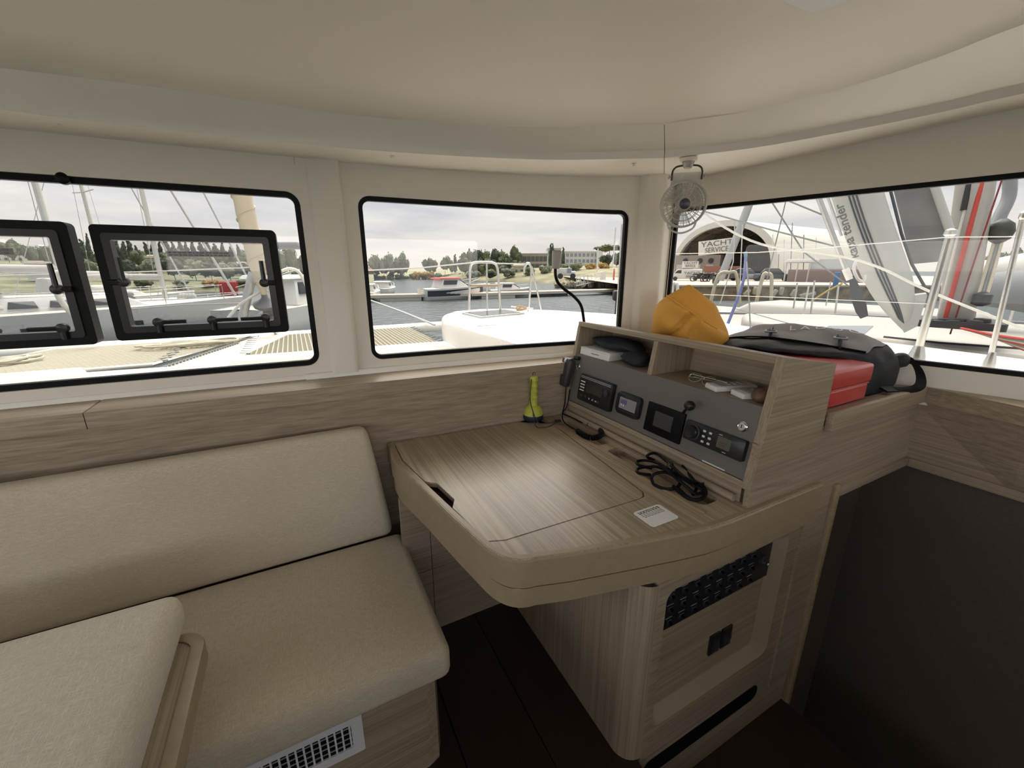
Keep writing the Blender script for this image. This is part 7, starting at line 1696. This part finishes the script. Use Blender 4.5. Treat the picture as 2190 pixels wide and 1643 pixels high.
for off in (.34, .20, .06):
    pts = []
    for c, r in zip(cps, rrs):
        w = off * 1.0; pts.append(c + side_ * r * w - vdir * r * sqrt(max(0, 1 - w * w)) * 1.01)
    tube('stripe', pts[:-3], .0065, dst, td, 6)
fl_ = [far(u, v, 5.15) for u, v in ((1905, 380), (1945, 540), (1950, 565), (2005, 560), (2036, 505), (1990, 370))]
fl2 = [p + vdir * .05 for p in fl_]
data('floor_panel', fl_ + fl2, [(0, 1, 2, 3, 4, 5), (11, 10, 9, 8, 7, 6)] + [(i, (i + 1) % 6, 6 + (i + 1) % 6, 6 + i) for i in range(6)], tub2, td)
tube('far_rim', [far(1975, 340, 5.1), far(1996, 390, 5.1), far(2034, 500, 5.1)], .030, tubm, td, 10)
tube('inner_seam', [far(1900, 390, 4.85), far(1928, 500, 4.85), far(1950, 565, 4.9), far(1990, 635, 4.9)], .012, dst, td, 6)
bowp = [far(1900, 640, 4.75), far(1985, 628, 4.9), far(1962, 698, 4.85), far(1934, 712, 4.8)]
data('bow_fairing', [bowp[0], bowp[1], bowp[2], bowp[3], bowp[0] + vdir * .3, bowp[1] + vdir * .2, bowp[2] + vdir * .15, bowp[3] + vdir * .1], [(0, 1, 2, 3), (4, 5, 6, 7), (0, 1, 5, 4), (1, 2, 6, 5), (2, 3, 7, 6), (3, 0, 4, 7)], tubm, td)
tube('grab_handle', smooth_path([far(u, v, 4.55) for u, v in ((1832, 556), (1826, 575), (1836, 598), (1848, 600), (1850, 588))], 5), .012, gel, td, 8)
# lettering up the tube
lt_c = far(1801, 462, 4.62); up_d = (far(1786, 420, 4.62) - far(1816, 520, 4.62)).normalized()
Ml = basis(lt_c - vdir * .06 - up_d * .14, up_d, Vector((0, 0, 1)).cross(vdir) * -1 if False else (far(1790, 466, 4.62) - far(1812, 458, 4.62)))
text('tender_lettering', 'kapa tender', .088, mat('grey_tender_lettering', (.25, .25, .25), .6), td, Ml, .002, 1.1, bold=.002)
oa = empty('oar', far(1815, 590, 4.5), 'oar with dark grey blade beside the hanging tender', 'oar')
tube('shaft', [far(1742, 400, 4.5), far(1815, 592, 4.5)], .020, alu, oa, 8); tube('collar', [far(1808, 575, 4.5), far(1818, 598, 4.5)], .026, gel, oa, 8)
bl = [(1815, 592), (1826, 590), (1842, 620), (1853, 650), (1857, 676), (1840, 682), (1830, 668), (1820, 640)]
bf = [far(u, v, 4.49) for u, v in bl]; bb = [p + vdir * .03 for p in bf]; n8 = len(bf)
data('blade', bf + bb, [tuple(range(n8)), tuple(range(2 * n8 - 1, n8 - 1, -1))] + [(i, (i + 1) % n8, n8 + (i + 1) % n8, n8 + i) for i in range(n8)], mat('dark_oar_blade', (.09, .095, .11), .5), oa)
tag(tube('white_spar', [far(1757, 385, 4.7), far(1800, 505, 4.7)], .012, alu, None, 6), 'thin aluminium spar beside the oar shaft', 'spar')
# ropes, stays and spars across the right window
line('striped_rope', [(1500, 452, 4.1), (1570, 498, 4.1), (1650, 528, 4.15), (1790, 547, 4.2), (1880, 572, 4.25), (1985, 622, 4.3), (2190, 704, 4.3)], .010, ropew, 'striped mooring rope sagging across the right window', 4)
line('stay_wire', [(1505, 452, 5.0), (1650, 492, 5.0), (1790, 528, 5.0)], .008, roped, 'grey line sloping from the fan toward the tender')
line('stay_wire', [(1646, 425, 6.0), (1719, 539, 6.0), (1815, 612, 6.0)], .009, roped, 'dark rope crossing the hangar roof toward the oar')
line('stay_wire', [(1683, 420, 9.0), (1640, 600, 9.0)], .010, roped, 'thin upright stay in front of the hangar roof')
line('stay_wire', [(1682, 428, 6.0), (1765, 462, 6.0)], .009, roped, 'short dark rope at the top of the right window')
line('stay_wire', [(1597, 560, 4.6), (1602, 640, 4.55), (1605, 712, 4.5)], .0065, roped, 'thin dark line hanging beside the boathook')
line('stay_wire', [(1572, 660, 5.2), (1680, 690, 5.0), (1760, 712, 4.9)], .005, roped, 'thin dark line above the neighbouring coachroof')
tag(tube('grey_spar', [far(1605, 430, 11), far(1540, 600, 11)], .085, alu, None, 10), 'grey spar leaning across the hangar banner', 'spar')
for (pts, lab) in ((((1572, 470), (1568, 560), (1540, 650)), 'cream line falling across the hangar mouth'), (((1588, 480), (1583, 600), (1580, 640)), 'second cream line beside the leaning spar')): line('halyard', [(u, v, 10) for u, v in pts], .012, ropew, lab)
pbm = mat('cream_painted_rail', (.66, .60, .44), .5)
for (pts, lab) in (((( 1518, 655), (1536, 590), (1560, 583), (1575, 588), (1582, 650)), 'cream bow rail of the farther yacht left of the boathook'), (((1618, 645), (1632, 590), (1641, 586), (1650, 592), (1649, 642)), 'cream bow rail of the farther yacht right of the boathook'), (((1436, 685), (1438, 612), (1444, 608), (1449, 614), (1447, 690)), 'white rail arch at the left edge of the right window')):
    tag(tube('bow_rail', smooth_path([far(u, v, 10) for u, v in pts], 4), .035, pbm if pts[0][0] > 1500 else gel, None, 8), lab, 'rail', 'bow rails outside the right window')
line('yellow_rope', [(1735, 645, 11), (1770, 622, 11), (1802, 606, 11)], .022, mat('yellow_rope', (.62, .50, .14), .9), 'yellow rope in front of the quay wall')
tag(box('blue_post', -.18, .18, -.1, .1, 0, 1.15, mat('blue_post_paint', (.10, .28, .55), .5), None, .04, 2, M=local(1786, 612, 42, QZ)), 'blue post standing on the quay edge', 'post')
# farther yacht along the quay side
fy = empty('farther_yacht', far(1700, 690, 11), 'white yacht hull with grey toe rail beyond the neighbouring coachroof', 'boat'); Mx = local(1790, 668, 12.0, WZ, 161)
hull(fy, Mx, 9.5, 3.2, 1.55, 1.35, ngel, ngel, (greyb, .88, .97), flare=.12)
wedge('coachroof', -2.5, 2.2, -2.2, 1.6, .95, .75, 1.4, 1.78, ngel, fy, Mx, .1)
for (u, v0, v1) in ((1742, 672, 600), (1705, 660, 605), (1793, 680, 612)): tube('rail_post', [far(u - 8, v0, 10.4), far(u, v1, 10.4)], .018, M['steel'], fy, 6)
